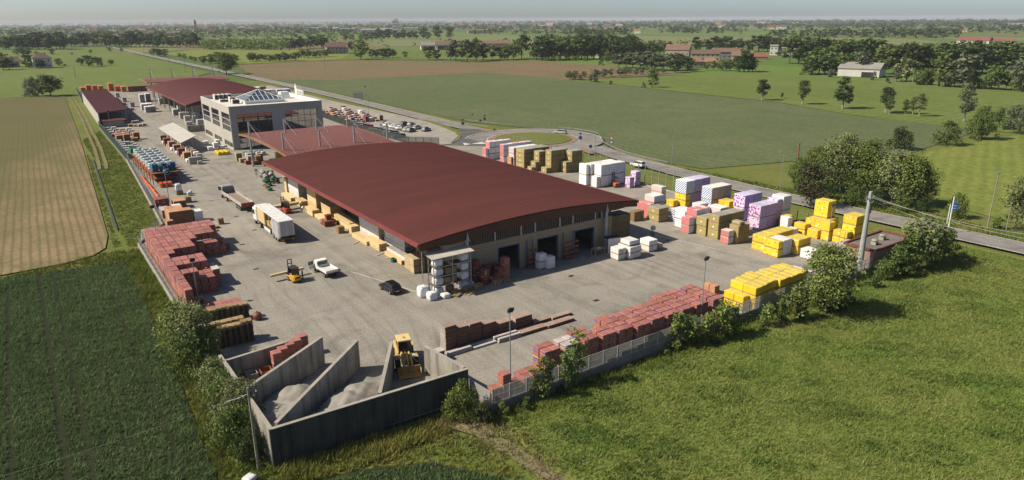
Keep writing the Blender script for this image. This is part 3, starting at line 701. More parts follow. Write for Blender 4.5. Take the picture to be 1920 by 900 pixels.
# angled white roof house by the right parapet
mb = MB(); mb.box(22.5, 21.5, 11.8, 25.5, 27.0, 14.0, top=(.9, .5)); rh = mb.build('roof_house', M_white, off)
MB().box(22.42, 22.6, 12.1, 22.5, 26, 13.2).build('roof_house_door', M_grey, rh)
# free-standing white letter sign on the roof edge
sg = empty('rooftop_sign', (OX + 27.9, OY + 20.5, 12.9)); tag(sg, 'white rooftop sign with a pointed emblem and letters above the office', 'sign')
mb = MB(); mb.prism([(-0.02, 2.4), (0.02, 2.4), (.02, 2.4)], 0, .1); mb = MB()
mb.v = [(0, 3.6, .1), (0, 1.4, .1), (0, 1.4, 1.9), (0, 2.9, 3.7), (0, 3.6, 2.4), (.12, 3.6, .1), (.12, 1.4, .1), (.12, 1.4, 1.9), (.12, 2.9, 3.7), (.12, 3.6, 2.4)]
mb.f = [(0, 1, 2, 3, 4), (9, 8, 7, 6, 5), (0, 5, 6, 1), (1, 6, 7, 2), (2, 7, 8, 3), (3, 8, 9, 4), (4, 9, 5, 0)]; mb.m = [0] * 7; mb.build('emblem', M_white, sg)
def letter(y, kind):
    mb = MB(); q = lambda a, b, z0, z1: mb.box(0, y - b, z0, .12, y - a, z1)
    if kind == 'n': q(0, .22, .2, 1.9); q(.6, .82, .2, 1.9); q(.22, .6, 1.55, 1.9)
    if kind == 'o': q(0, .22, .2, 1.9); q(.6, .82, .2, 1.9); q(.22, .6, 1.6, 1.9); q(.22, .6, .2, .5)
    if kind == 'i': q(.2, .45, .2, 1.9)
    mb.build('letter', M_white, sg)
for i, k in enumerate('nonnoni'): letter(1.2 - i * .98, k)
mb = MB()
for y in (3, 1, -1, -3, -5): mb.tube((.06, y, -.1), (.06, y, .25), .05, .05, 5); mb.tube((.06, y, .2), (1.1, y, -1.0), .03, .03, 4)
mb.build('sign_frame', M_steel, sg)

# ------------------------------------------------------------------ long shed, sample shelter, brick kiosk
SH = [(22.6, 298.6), (33.7, 306.5), (36.4, 408), (25.2, 400)]
sh = tag(empty('long_shed', (28, 350, 0)), 'long low shed with flat red roof along the left fence', 'shed')
P = [(x - 28, y - 350) for x, y in SH]
mb = MB(); mb.prism(P, 4.75, 4.95); o = mb.build('roof', M_roofdk, sh)
rb = MB()
for i in range(52):
    t = (i + .5) / 52; a = Vector(P[0] + (0,)).lerp(Vector(P[3] + (0,)), t); b = Vector(P[1] + (0,)).lerp(Vector(P[2] + (0,)), t)
    rb.tube((a.x + .05, a.y, 4.96), (b.x - .05, b.y, 4.96), .06, .06, 4)
rb.build('roof_ribs', M_roofdk, o)
mb = MB(); mb.prism([(P[0][0] + .1, P[0][1] + .3), (P[0][0] + .45, P[0][1] + .5), (P[3][0] + .45, P[3][1]), (P[3][0] + .1, P[3][1])], -.5, 4.74); mb.build('wall', M_paleg, sh)
mb = MB(); mb.prism([(P[3][0] + .5, P[3][1] - .6), (P[2][0] - .5, P[2][1] - .6), (P[2][0] - .5, P[2][1] - .3), (P[3][0] + .5, P[3][1] - .3)], 0, 4.74); mb.build('end_wall', M_paleg, sh)
for i in range(12):
    t = i / 11; a = Vector(P[1] + (0,)).lerp(Vector(P[2] + (0,)), t); mb = MB(); mb.box(a.x - 1.2, a.y - .15, 0, a.x - .9, a.y + .15, 4.74); mb.build('post', M_steel, sh)
mb = MB(); mb.box(P[0][0] + .8, P[0][1] - 5.5, 2.3, P[0][0] + 8.5, P[0][1] + 1.2, 2.45); mb.build('porch_roof', M_roof, sh)
mb = MB(); mb.box(P[0][0] + 1.0, P[0][1] - 4.8, 0, P[0][0] + 7.6, P[0][1] - 4.5, 2.28); mb.build('porch_wall', M_grey, sh)

ss = tag(empty('sample_shelter', (38.5, 239, 0)), 'pale tilted flat roof shelter over sample racks', 'shelter')
mb = MB(); mb.v = [(-2.8, -21.5, 3.7), (2.9, -14, 4.3), (2.9, 21, 4.3), (-2.8, 15, 3.7)]; mb.v += [(x, y, z - .18) for x, y, z in mb.v]
mb.f = [(0, 1, 2, 3), (7, 6, 5, 4), (0, 4, 5, 1), (1, 5, 6, 2), (2, 6, 7, 3), (3, 7, 4, 0)]; mb.m = [0] * 6; mb.build('roof', mat('pale_sheet_roof', (0.46, 0.44, 0.40), (0.40, 0.385, 0.35), 0.3, fine=0.06, finescale=2), ss)
for i in range(6):
    for x in (-1.2, 1.6):
        y = -14 + i * 5.6; mb = MB(); mb.box(x - .1, y - .1, 0, x + .1, y + .1, 3.6 + .1 * x); mb.build('post', M_steel, ss)

kb = tag(empty('brick_kiosk', (101.8, 50.3, 0)), 'low brown brick kiosk with flat roof and two vents behind the trees', 'kiosk')
M_brickw = mat('brown_brick', (0.29, 0.195, 0.15), (0.25, 0.165, 0.125), 1.0, fine=0.2, finescale=6)
M_bit = mat('dark_roof_felt', (0.125, 0.115, 0.10), (0.165, 0.15, 0.13), 0.35, fine=0.25, finescale=2)
KW, KD, KH = 10.6, 4.6, 3.2
MB().box(0, 0, 0, KW, KD, KH - .05).build('core', M_mortar, kb)
me1 = MB().bbox(0, -.03, 0, .96, .0, .38, .006).mesh('brick_panel', M_brickw)
for c in range(8):
    for k in range(11):
        o = bpy.data.objects.new('brick_panel', me1); o.location = (k * .965 + .01, 0, c * .395 + .01); link(o, kb)
me2 = MB().bbox(-.03, 0, 0, 0, .9, .38, .006).mesh('brick_panel', M_brickw)
for c in range(8):
    for k in range(5):
        o = bpy.data.objects.new('brick_panel', me2); o.location = (0, k * .915 + .01, c * .395 + .01); link(o, kb)
mb = MB(); mb.box(-.25, -.25, KH, KW + .25, 0, KH + .35); mb.box(-.25, KD, KH, KW + .25, KD + .25, KH + .35); mb.box(-.25, 0, KH, 0, KD, KH + .35); mb.box(KW, 0, KH, KW + .25, KD, KH + .35)
mb.build('roof_rim', mat('red_metal_trim', (0.19, 0.05, 0.045), (0.15, 0.045, 0.04), 1.0, rough=.5), kb)
MB().box(0, 0, KH - .05, KW, KD, KH + .08).build('roof', M_bit, kb)
for x, y in ((3.2, 1.8), (6.6, 2.4)):
    mb = MB(); mb.box(x - .4, y - .4, KH + .08, x + .4, y + .4, KH + .55); mb.tube((x, y, KH + .55), (x, y, KH + .75), .3, .3, 10); mb.tube((x, y, KH + .75), (x, y, KH + .95), .5, .35, 10); mb.build('roof_vent', M_cast, kb)

# ------------------------------------------------------------------ concrete bays at the front corner
def cwall(a, b, h, label, th=.32, z0=-.6, h2=None, m=None):
    a = Vector((a[0], a[1], 0)); b = Vector((b[0], b[1], 0)); d = (b - a); L = d.length; o = empty('concrete_wall', a, math.atan2(d.y, d.x)); tag(o, label, 'wall')
    h2 = h if h2 is None else h2; nn = max(1, round(L / 2.5))
    for i in range(nn):       # cast in panels with open joints between
        x0 = L * i / nn + (.012 if i else 0); x1 = L * (i + 1) / nn - (.012 if i < nn - 1 else 0); za = h + (h2 - h) * i / nn; zb = h + (h2 - h) * (i + 1) / nn
        mb = MB(); mb.box(x0, -th / 2, z0, x1, th / 2, 1); j = len(mb.v) - 4
        for q in range(4): p = mb.v[j + q]; mb.v[j + q] = (p[0], p[1], za if q in (0, 3) else zb)
        mb.build('wall_panel', m or M_cast, o)
    mb = MB(); mb.box(0, -th / 2 - .02, 0, L, th / 2 + .02, .05)
    for q in range(8): p = mb.v[q]; mb.v[q] = (p[0], p[1], (h if p[0] < L / 2 else h2) + (.001 if q < 4 else .06))
    mb.build('coping', M_kerbc, o)
    return o
cwall((12.75, 55.2), (12.55, 72.2), 3.3, 'stained concrete wall along the left side of the gravel bays')
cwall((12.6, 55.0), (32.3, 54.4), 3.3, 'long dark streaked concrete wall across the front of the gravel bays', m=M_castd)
cwall((32.2, 54.8), (31.4, 61.8), 3.3, 'sunlit short concrete wall beside the wheel loader', h2=3.1)
cwall((13.4, 55.7), (25.8, 67.1), 3.3, 'diagonal concrete partition between the two gravel heaps')
cwall((23.0, 55.1), (28.8, 64.6), 3.3, 'diagonal concrete partition left of the wheel loader')
cwall((13.2, 63.6), (22.9, 70.2), 3.3, 'diagonal concrete partition behind the left gravel heap')
cwall((12.8, 72.0), (19.9, 73.2), 2.6, 'low shaded concrete wall at the back of the corner bay', h2=2.4)
# sheets of spilt sand on the floor of the bays
M_grav = mat('grey_gravel', (0.27, 0.25, 0.22), (0.22, 0.205, 0.18), 1.2, fine=0.3, finescale=9, bump=0.6)
def heap(name, loc, pts, label, seed, nx=44):
    """heap height as a sum of rounded cones, clipped to the bay"""
    R_ = random.Random(seed); v = []; f = []
    xs = np.linspace(-7, 9, nx); ys = np.linspace(-5, 9, nx); X, Y = np.meshgrid(xs, ys, indexing='ij'); Z = np.full_like(X, -.3)
    for px, py, r, h in pts:
        d = np.hypot(X - px, Y - py); Z = np.maximum(Z, h * (1 - d / r) - .08 * np.exp(-(d / .5) ** 2))
    Z = np.minimum(Z, 1.9 + .25 * np.sin(X * 1.1)); Z += .13 * np.sin(X * 2.3 + Y) * np.cos(Y * 2.9 - X * 1.3) + .07 * np.sin(X * 5.1 - Y * 4.3)
    V = np.stack([X, Y, Z], -1).reshape(-1, 3); i, j = np.meshgrid(np.arange(nx - 1), np.arange(nx - 1), indexing='ij'); a = (i * nx + j).ravel()
    F = np.stack([a, a + nx, a + nx + 1, a + 1], -1); zz = V[:, 2][F]; F = F[zz.max(1) > -.12]
    V[:, 2] = np.maximum(V[:, 2], -.05)
    return V, F
def bay_heap(loc, pts, poly, label, seed):
    V, F = heap('gravel_heap', loc, pts, label, seed); c = V[F].mean(1); k = inpoly(c[:, 0] + loc[0], c[:, 1] + loc[1], poly); F = F[k]
    used = np.unique(F); mp = np.zeros(len(V), int); mp[used] = np.arange(len(used)); me = numesh('gravel_heap', V[used], mp[F], M_grav, True)
    me.polygons.foreach_set('use_smooth', [True] * len(me.polygons)); o = bpy.data.objects.new('gravel_heap', me); o.location = loc; link(o); tag(o, label, 'gravel heap')
BAY1 = [(12.9, 56.0), (24.5, 66.4), (22.6, 69.5), (13.2, 63.1)]
BAY2 = [(14.1, 55.3), (22.7, 55.2), (28.2, 64.4), (25.5, 66.2)]
bay_heap((16, 60.0, .01), [(-1.0, 0.6, 4.6, 2.9), (1.2, 2.8, 4.4, 2.6), (-2.4, -2.4, 3.8, 2.2), (4.0, 5.0, 3.4, 1.0)], BAY1, 'grey gravel heap in the left bay, half in tree shade', 1)
bay_heap((20, 57.5, .01), [(-1.7, -.6, 4.2, 2.3), (.9, 1.0, 4.6, 2.6), (2.8, 2.4, 4.2, 2.3), (4.6, 4.6, 3.2, 1.1)], BAY2, 'paler gravel heap in the middle bay behind the front wall', 2)
bay_heap((24.3, 56.2, .01), [(0, 0, 1.6, .9)], [(23.4, 55.2), (27, 55.2), (28, 60), (25.6, 59.3)], 'small dark heap left over by the partition near the loader', 3)

# ------------------------------------------------------------------ fences
M_mesh = mat('fence_grating', (0.42, 0.42, 0.41), (0.36, 0.36, 0.35), 1.0, rough=.5, metal=.2)
M_gfence = mat('green_fence_mesh', (0.035, 0.075, 0.06), (0.05, 0.085, 0.07), .5, rough=.7)
M_dfence = mat('dark_fence_mesh', (0.05, 0.058, 0.056), (0.065, 0.07, 0.068), .5, rough=.7)
M_cplinth = mat('fence_plinth', (0.19, 0.18, 0.155), (0.14, 0.135, 0.12), .6, fine=.2, finescale=3)
def grating(L, h, step, wd, m, hz=3):
    mb = MB(); k = int(L / step)
    for i in range(k): x = L * (i + .5) / k; mb.box(x - wd / 2, -.012, 0, x + wd / 2, .012, h)
    for i in range(hz): z = h * i / (hz - 1); mb.box(0, -.02, z - .025, L, .02, z + .025)
    return mb.mesh('grating_panel', m)
def fence(name, label, a, b, base, h, pl, step, wd, m, z0=-.5, post=.05, pm=None, hz=3, basem=None):
    a = Vector((a[0], a[1], 0)); b = Vector((b[0], b[1], 0)); d = b - a; L = d.length; o = empty(name, a, math.atan2(d.y, d.x)); tag(o, label, 'fence')
    if base: MB().box(0, -.14, z0, L, .14, base).build('plinth', basem or M_cplinth, o)
    n_ = max(1, round(L / pl)); pl = L / n_; me = grating(pl - .1, h, step, wd, m, hz); pm_ = MB().box(-post, -post, base, post, post, base + h + .08).mesh('post', pm or m)
    for i in range(n_ + 1):
        q = bpy.data.objects.new('post', pm_); q.location = (i * pl, 0, 0); link(q, o)
        if i < n_: q = bpy.data.objects.new('grating_panel', me); q.location = (i * pl + .05, 0, base + .03); link(q, o)
    return o
fence('yard_fence', 'grey grating fence on a concrete plinth along the front of the yard', (33.0, 50.9), (120.4, 50.2), .75, 1.55, 2.1, .15, .055, M_mesh, -.6)
fence('yard_fence', 'short bright grating fence in the gap beside the gravel bays', (32.35, 56.2), (32.9, 51.2), .1, 1.9, 2.4, .12, .05, M_mesh, -.4, hz=16)
fence('side_fence', 'thin wire fence on a low kerb beside the brick stacks', (12.45, 72.6), (12.45, 131.2), .35, 1.3, 2.4, .5, .02, M_steel, -.5, .03, hz=4, basem=M_kerbc)
fence('side_fence', 'short wire fence where the yard edge steps out', (12.45, 131.2), (18.1, 142.4), .35, 1.3, 2.4, .5, .02, M_steel, -.5, .03, hz=4, basem=M_kerbc)
fence('side_fence', 'wire fence on a kerb beside the hose coils', (18.1, 142.4), (21.6, 219.5), .35, 1.6, 2.6, .35, .025, M_steel, -.5, .04, hz=4, basem=M_kerbc)
fence('green_fence', 'dark green mesh fence beside the dirt track', (21.6, 219.5), (22.3, 298), .2, 2.1, 2.6, .16, .1, M_gfence, -.5, .05, hz=5)
fence('green_fence', 'dark fence behind the long shed at the far corner', (25, 402), (27.2, 462), .2, 2.1, 2.6, .16, .1, M_gfence, -.5, .05, hz=5)
fence('green_fence', 'dark grey mesh fence between car park and office', (97.9, 272), (96.2, 238), .15, 2.1, 2.6, .16, .09, M_dfence, -.4, .05, hz=5)
fence('green_fence', 'dark grey mesh fence along the near end of the car park', (96.2, 238), (97.3, 196), .15, 2.1, 2.6, .16, .09, M_dfence, -.4, .05, hz=5)
fence('green_fence', 'dark mesh fence closing the yard beside the entrance', (97.3, 196), (104, 188.5), .15, 2.1, 2.6, .16, .09, M_dfence, -.4, .05, hz=5)
# tall posts with wires along the road side
tf = tag(empty('tall_post_fence', (115.7, 56, 0)), 'row of tall grey posts with wires beside the insulation stacks', 'fence')
MB().box(-.15, 0, -.4, .15, 120, .25).build('kerb', M_kerbc, tf)
pmesh = MB().box(-.06, -.06, .2, .06, .06, 4.9).mesh('post', M_steel); pmesh2 = MB().box(-.06, -.06, .2, .06, .06, 2.6).mesh('post', mat('rust_post', (.2, .1, .06), (.15, .08, .05), 2.0))
for i in range(54):
    y = 1 + i * 2.2; q = bpy.data.objects.new('post', pmesh if y > 42 else pmesh2); q.location = (0, y, 0); link(q, tf)
for z in (1.1, 2.3, 3.5, 4.7):
    mb = MB(); mb.box(-.012, 40 if z > 2.5 else 0, z, .012, 120, z + .025); mb.build('wire', M_steel, tf)
# ------------------------------------------------------------------ goods: materials
def nodes_of(m): return m.node_tree.nodes, m.node_tree.links, m.node_tree.nodes['Principled BSDF']
def overlay(m, build, color):
    """lays printed ink of one colour over a material; build(n, L, P) returns a 0..1 socket"""
    n, L, b = nodes_of(m); src = b.inputs['Base Color'].links[0].from_socket
    tc = n.new('ShaderNodeTexCoord'); oi = n.new('ShaderNodeObjectInfo')
    cb = n.new('ShaderNodeCombineXYZ'); L.new(oi.outputs['Random'], cb.inputs[0]); L.new(oi.outputs['Random'], cb.inputs[1])
    sc = n.new('ShaderNodeVectorMath'); sc.operation = 'SCALE'; sc.inputs['Scale'].default_value = 19.0; L.new(cb.outputs[0], sc.inputs[0])
    ad = n.new('ShaderNodeVectorMath'); ad.operation = 'ADD'; L.new(tc.outputs['Object'], ad.inputs[0]); L.new(sc.outputs[0], ad.inputs[1])
    f = build(n, L, ad.outputs[0])
    x = n.new('ShaderNodeMix'); x.data_type = 'RGBA'; x.inputs[7].default_value = (*color, 1); L.new(f, x.inputs[0]); L.new(src, x.inputs[6]); L.new(x.outputs[2], b.inputs['Base Color'])
    return m
def ramp(n, L, s, lo, hi, a=0.0, c=1.0):
    r = n.new('ShaderNodeMapRange'); r.inputs[1].default_value = lo; r.inputs[2].default_value = hi; r.inputs[3].default_value = a; r.inputs[4].default_value = c; L.new(s, r.inputs[0]); return r.outputs[0]
def map_(n, L, P, scale=(1, 1, 1), rot=(0, 0, 0)):
    mp = n.new('ShaderNodeMapping'); mp.inputs['Scale'].default_value = scale; mp.inputs['Rotation'].default_value = rot; L.new(P, mp.inputs[0]); return mp.outputs[0]
def splodge(scale, lo, hi, st=(1, 1, 1), rot=(0, 0, 0), detail=1.5):
    def f(n, L, P):
        t = n.new('ShaderNodeTexNoise'); t.inputs['Scale'].default_value = scale; t.inputs['Detail'].default_value = detail
        L.new(map_(n, L, P, st, rot), t.inputs['Vector']); return ramp(n, L, t.outputs[0], lo, hi)
    return f
def dots(scale, r, st=(1, 1, 1)):
    def f(n, L, P):
        t = n.new('ShaderNodeTexVoronoi'); t.inputs['Scale'].default_value = scale; t.inputs['Randomness'].default_value = 0.75
        L.new(map_(n, L, P, st), t.inputs['Vector']); return ramp(n, L, t.outputs['Distance'], r + .06, r)
    return f
def stripes(scale, lo, hi, rot=(0, 0, 0), axis='Z', dist=0.0):
    def f(n, L, P):
        t = n.new('ShaderNodeTexWave'); t.bands_direction = axis; t.inputs['Scale'].default_value = scale; t.inputs['Distortion'].default_value = dist
        L.new(map_(n, L, P, (1, 1, 1), rot), t.inputs['Vector']); return ramp(n, L, t.outputs[0], lo, hi)
    return f
PK = {}
def pm(n, c1, c2, **k): k.setdefault('orand', .12); k.setdefault('rough', .55); return mat(n, c1, c2, k.pop('scale', 1.2), **k)
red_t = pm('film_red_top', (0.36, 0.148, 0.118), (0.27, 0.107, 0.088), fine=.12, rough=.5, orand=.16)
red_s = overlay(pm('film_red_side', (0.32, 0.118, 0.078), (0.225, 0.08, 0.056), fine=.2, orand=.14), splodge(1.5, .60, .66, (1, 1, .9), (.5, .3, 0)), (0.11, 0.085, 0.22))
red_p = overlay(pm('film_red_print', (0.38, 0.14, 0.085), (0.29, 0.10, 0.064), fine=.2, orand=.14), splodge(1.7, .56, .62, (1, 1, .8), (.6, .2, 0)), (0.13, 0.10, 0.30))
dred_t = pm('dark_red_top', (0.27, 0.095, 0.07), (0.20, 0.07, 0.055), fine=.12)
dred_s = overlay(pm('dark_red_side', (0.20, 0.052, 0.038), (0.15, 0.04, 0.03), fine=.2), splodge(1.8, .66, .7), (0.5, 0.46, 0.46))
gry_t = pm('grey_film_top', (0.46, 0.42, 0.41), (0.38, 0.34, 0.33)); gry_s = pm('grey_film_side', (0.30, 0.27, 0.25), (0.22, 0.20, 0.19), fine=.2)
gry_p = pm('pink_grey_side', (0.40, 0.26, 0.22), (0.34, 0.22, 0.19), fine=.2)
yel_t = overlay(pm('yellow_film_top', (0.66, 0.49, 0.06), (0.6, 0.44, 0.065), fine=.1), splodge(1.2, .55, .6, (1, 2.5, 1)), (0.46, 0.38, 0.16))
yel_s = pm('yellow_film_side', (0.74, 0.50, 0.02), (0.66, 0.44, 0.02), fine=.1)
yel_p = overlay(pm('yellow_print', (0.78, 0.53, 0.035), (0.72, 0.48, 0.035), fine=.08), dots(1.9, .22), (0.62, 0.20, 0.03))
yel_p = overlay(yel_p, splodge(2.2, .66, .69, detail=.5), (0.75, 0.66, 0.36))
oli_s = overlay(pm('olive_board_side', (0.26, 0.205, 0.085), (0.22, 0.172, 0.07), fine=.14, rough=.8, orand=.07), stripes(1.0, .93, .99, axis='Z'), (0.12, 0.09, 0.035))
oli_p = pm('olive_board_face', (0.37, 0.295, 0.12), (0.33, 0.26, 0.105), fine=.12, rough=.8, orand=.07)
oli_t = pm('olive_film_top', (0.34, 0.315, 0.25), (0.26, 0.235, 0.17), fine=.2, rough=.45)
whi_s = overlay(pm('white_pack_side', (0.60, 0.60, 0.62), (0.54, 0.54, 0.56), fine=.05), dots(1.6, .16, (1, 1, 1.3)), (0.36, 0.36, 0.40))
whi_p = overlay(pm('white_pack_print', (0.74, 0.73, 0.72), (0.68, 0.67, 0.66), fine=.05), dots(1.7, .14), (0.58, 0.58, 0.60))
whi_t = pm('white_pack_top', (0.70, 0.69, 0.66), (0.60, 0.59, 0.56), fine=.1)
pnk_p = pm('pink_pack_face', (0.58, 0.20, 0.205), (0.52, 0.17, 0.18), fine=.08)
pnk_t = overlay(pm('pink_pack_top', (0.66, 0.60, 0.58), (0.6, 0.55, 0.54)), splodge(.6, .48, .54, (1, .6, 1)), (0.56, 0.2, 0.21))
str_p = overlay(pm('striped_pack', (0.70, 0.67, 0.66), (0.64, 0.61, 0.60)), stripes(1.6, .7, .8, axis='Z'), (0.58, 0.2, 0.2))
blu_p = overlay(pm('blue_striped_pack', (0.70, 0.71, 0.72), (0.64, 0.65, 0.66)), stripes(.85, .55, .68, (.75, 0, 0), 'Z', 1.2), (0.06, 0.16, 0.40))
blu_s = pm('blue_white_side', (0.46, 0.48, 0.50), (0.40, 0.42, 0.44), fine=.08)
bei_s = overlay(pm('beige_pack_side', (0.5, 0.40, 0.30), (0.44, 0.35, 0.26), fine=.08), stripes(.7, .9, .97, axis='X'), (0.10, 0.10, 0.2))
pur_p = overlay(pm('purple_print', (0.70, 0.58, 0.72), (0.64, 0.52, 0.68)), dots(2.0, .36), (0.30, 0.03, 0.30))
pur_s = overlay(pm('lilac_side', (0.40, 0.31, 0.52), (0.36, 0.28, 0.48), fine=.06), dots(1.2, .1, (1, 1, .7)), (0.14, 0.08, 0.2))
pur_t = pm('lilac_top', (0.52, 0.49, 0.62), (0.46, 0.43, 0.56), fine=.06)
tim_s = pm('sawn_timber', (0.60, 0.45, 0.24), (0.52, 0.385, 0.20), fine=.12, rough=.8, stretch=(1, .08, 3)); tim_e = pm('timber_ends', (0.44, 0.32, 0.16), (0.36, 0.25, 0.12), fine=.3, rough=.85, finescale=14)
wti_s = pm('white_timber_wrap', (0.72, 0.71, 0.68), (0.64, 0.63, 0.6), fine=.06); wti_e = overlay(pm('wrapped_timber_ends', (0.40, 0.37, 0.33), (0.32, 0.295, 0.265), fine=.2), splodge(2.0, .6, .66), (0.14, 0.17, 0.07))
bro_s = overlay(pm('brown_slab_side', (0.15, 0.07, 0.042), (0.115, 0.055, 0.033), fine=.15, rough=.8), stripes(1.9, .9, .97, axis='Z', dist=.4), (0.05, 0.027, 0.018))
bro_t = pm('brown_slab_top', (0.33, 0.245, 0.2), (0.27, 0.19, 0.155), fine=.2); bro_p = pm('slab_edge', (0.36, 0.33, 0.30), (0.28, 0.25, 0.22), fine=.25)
cre_s = pm('crate_board', (0.25, 0.18, 0.085), (0.20, 0.14, 0.07), fine=.2, rough=.85); ora_s = pm('orange_block', (0.50, 0.155, 0.05), (0.40, 0.115, 0.04), fine=.2); ora_t = pm('orange_top', (0.55, 0.20, 0.075), (0.45, 0.15, 0.06), fine=.2)
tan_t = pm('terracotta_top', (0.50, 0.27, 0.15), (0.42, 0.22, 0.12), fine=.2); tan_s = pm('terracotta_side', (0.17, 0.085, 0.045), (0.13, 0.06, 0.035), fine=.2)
wood = pm('pallet_wood', (0.44, 0.32, 0.16), (0.34, 0.24, 0.12), fine=.2, rough=.9, orand=.25); woodk = pm('old_pallet_wood', (0.15, 0.11, 0.066), (0.11, 0.082, 0.05), fine=.2, rough=.9, orand=.2)
bag_m = pm('white_bag', (0.66, 0.66, 0.67), (0.54, 0.54, 0.56), scale=3, rough=.5, bump=.5); gryb = pm('grey_concrete_block', (0.36, 0.35, 0.33), (0.29, 0.28, 0.265), fine=.2, rough=.9)
sticker = mat('paper_sticker', (0.85, 0.85, 0.83), (0.8, 0.8, 0.78), 1.0)
stone_m = pm('stone_slab', (0.45, 0.40, 0.33), (0.33, 0.28, 0.22), fine=.25, rough=.9, orand=.3); rust = pm('rusty_steel', (0.27, 0.085, 0.035), (0.18, 0.06, 0.03), fine=.3, rough=.8)
oran = pm('orange_mesh_roll', (0.62, 0.14, 0.04), (0.5, 0.11, 0.035), rough=.6); h_gr = pm('pale_hose', (0.40, 0.46, 0.47), (0.32, 0.38, 0.40), scale=3, rough=.45); h_bl = pm('blue_hose', (0.02, 0.075, 0.19), (0.015, 0.055, 0.15), scale=3, rough=.4); h_te = pm('teal_hose', (0.02, 0.13, 0.2), (.015, .1, .15), rough=.4); h_gn = pm('green_hose', (.02, .2, .09), (.015, .15, .07), rough=.4)

#            sides, top, -x face, -y face
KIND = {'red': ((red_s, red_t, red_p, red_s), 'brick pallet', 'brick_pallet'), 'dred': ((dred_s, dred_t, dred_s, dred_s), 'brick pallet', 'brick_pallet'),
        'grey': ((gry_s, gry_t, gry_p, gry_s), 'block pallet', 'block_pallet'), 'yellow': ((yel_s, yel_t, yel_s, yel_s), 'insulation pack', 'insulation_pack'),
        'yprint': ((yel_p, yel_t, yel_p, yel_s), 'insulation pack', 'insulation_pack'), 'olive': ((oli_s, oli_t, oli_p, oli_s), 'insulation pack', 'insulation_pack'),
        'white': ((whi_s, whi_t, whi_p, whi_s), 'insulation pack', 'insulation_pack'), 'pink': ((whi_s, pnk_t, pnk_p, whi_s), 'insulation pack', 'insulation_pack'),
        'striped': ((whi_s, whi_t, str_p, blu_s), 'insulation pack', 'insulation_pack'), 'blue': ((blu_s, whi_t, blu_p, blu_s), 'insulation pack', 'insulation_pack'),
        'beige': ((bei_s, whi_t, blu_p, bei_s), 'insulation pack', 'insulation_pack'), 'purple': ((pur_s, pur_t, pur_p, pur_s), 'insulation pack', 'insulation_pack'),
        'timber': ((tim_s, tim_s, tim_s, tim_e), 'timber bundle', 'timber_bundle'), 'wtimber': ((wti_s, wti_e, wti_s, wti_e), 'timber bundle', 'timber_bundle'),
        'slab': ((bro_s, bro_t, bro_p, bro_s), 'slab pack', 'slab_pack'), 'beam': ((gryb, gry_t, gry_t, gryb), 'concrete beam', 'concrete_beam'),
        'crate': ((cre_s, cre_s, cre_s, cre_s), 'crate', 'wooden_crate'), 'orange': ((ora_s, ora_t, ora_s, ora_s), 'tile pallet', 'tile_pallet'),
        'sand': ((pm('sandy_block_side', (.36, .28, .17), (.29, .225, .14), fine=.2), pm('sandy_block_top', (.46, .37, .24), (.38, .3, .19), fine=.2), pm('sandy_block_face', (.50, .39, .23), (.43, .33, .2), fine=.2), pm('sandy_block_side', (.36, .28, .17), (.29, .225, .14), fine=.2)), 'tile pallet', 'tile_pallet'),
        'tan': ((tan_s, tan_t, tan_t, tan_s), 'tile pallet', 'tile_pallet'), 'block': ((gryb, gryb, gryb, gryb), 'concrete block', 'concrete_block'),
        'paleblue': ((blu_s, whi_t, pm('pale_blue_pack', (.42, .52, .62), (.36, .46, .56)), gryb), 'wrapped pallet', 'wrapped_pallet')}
_pack = {}
def pack_mesh(kind, sx, sy, sz, var):
    key = (kind, round(sx, 2), round(sy, 2), round(sz, 2), var)
    if key in _pack: return _pack[key]
    R_ = random.Random(hash(key[1:]) % 9999 + var); mb = MB(); ms, cat, nm = KIND[kind]
    base = .12 if nm in ('brick_pallet', 'block_pallet', 'wrapped_pallet', 'tile_pallet', 'insulation_pack') else 0.0
    nl = {'brick_pallet': 3, 'block_pallet': 3, 'tile_pallet': 4, 'timber_bundle': 4, 'slab_pack': 1, 'wooden_crate': 1, 'insulation_pack': 1}.get(nm, 2)
    z = base; hz = (sz - base) / nl
    for k in range(nl):
        j = [R_.uniform(0, .018) for _ in range(4)] if nl > 1 else [0] * 4
        top = sz - R_.uniform(0, .03) if k == nl - 1 else z + hz - .006
        mb.bbox(j[0], j[1], z, sx - j[2], sy - j[3], top, .03 if nm != 'insulation_pack' else .05, (0, 1, 2, 3)); z += hz
    if nm == 'timber_bundle':   # battens and a few proud boards on the bundle
        for q in range(4): a = sy * (.1 + .25 * q); mb.box(-.01, a, sz * .48, sx + .01, a + .06, sz * .52, 3)
        for q in range(5): a = sx * q / 5; mb.box(a + .02, R_.uniform(-.12, -.02), sz * .1, a + sx / 5 - .02, .1, sz * .93, 3)
    me = mb.mesh(nm, ms)
    b = None
    if base:
        p = MB()
        for q in range(3): a = (sx - .14) * q / 2; p.box(a, .01, 0, a + .14, sy - .01, .09)
        for q in range(5): a = (sy - .1) * q / 4; p.box(.0, a, .09, sx, a + .1, .115)
        b = p.mesh('pallet_base', wood)
    _pack[key] = (me, b); return _pack[key]
USED = {}
def uniq(label):
    k = USED.get(label, 0); USED[label] = k + 1
    return label
PK_N = 0
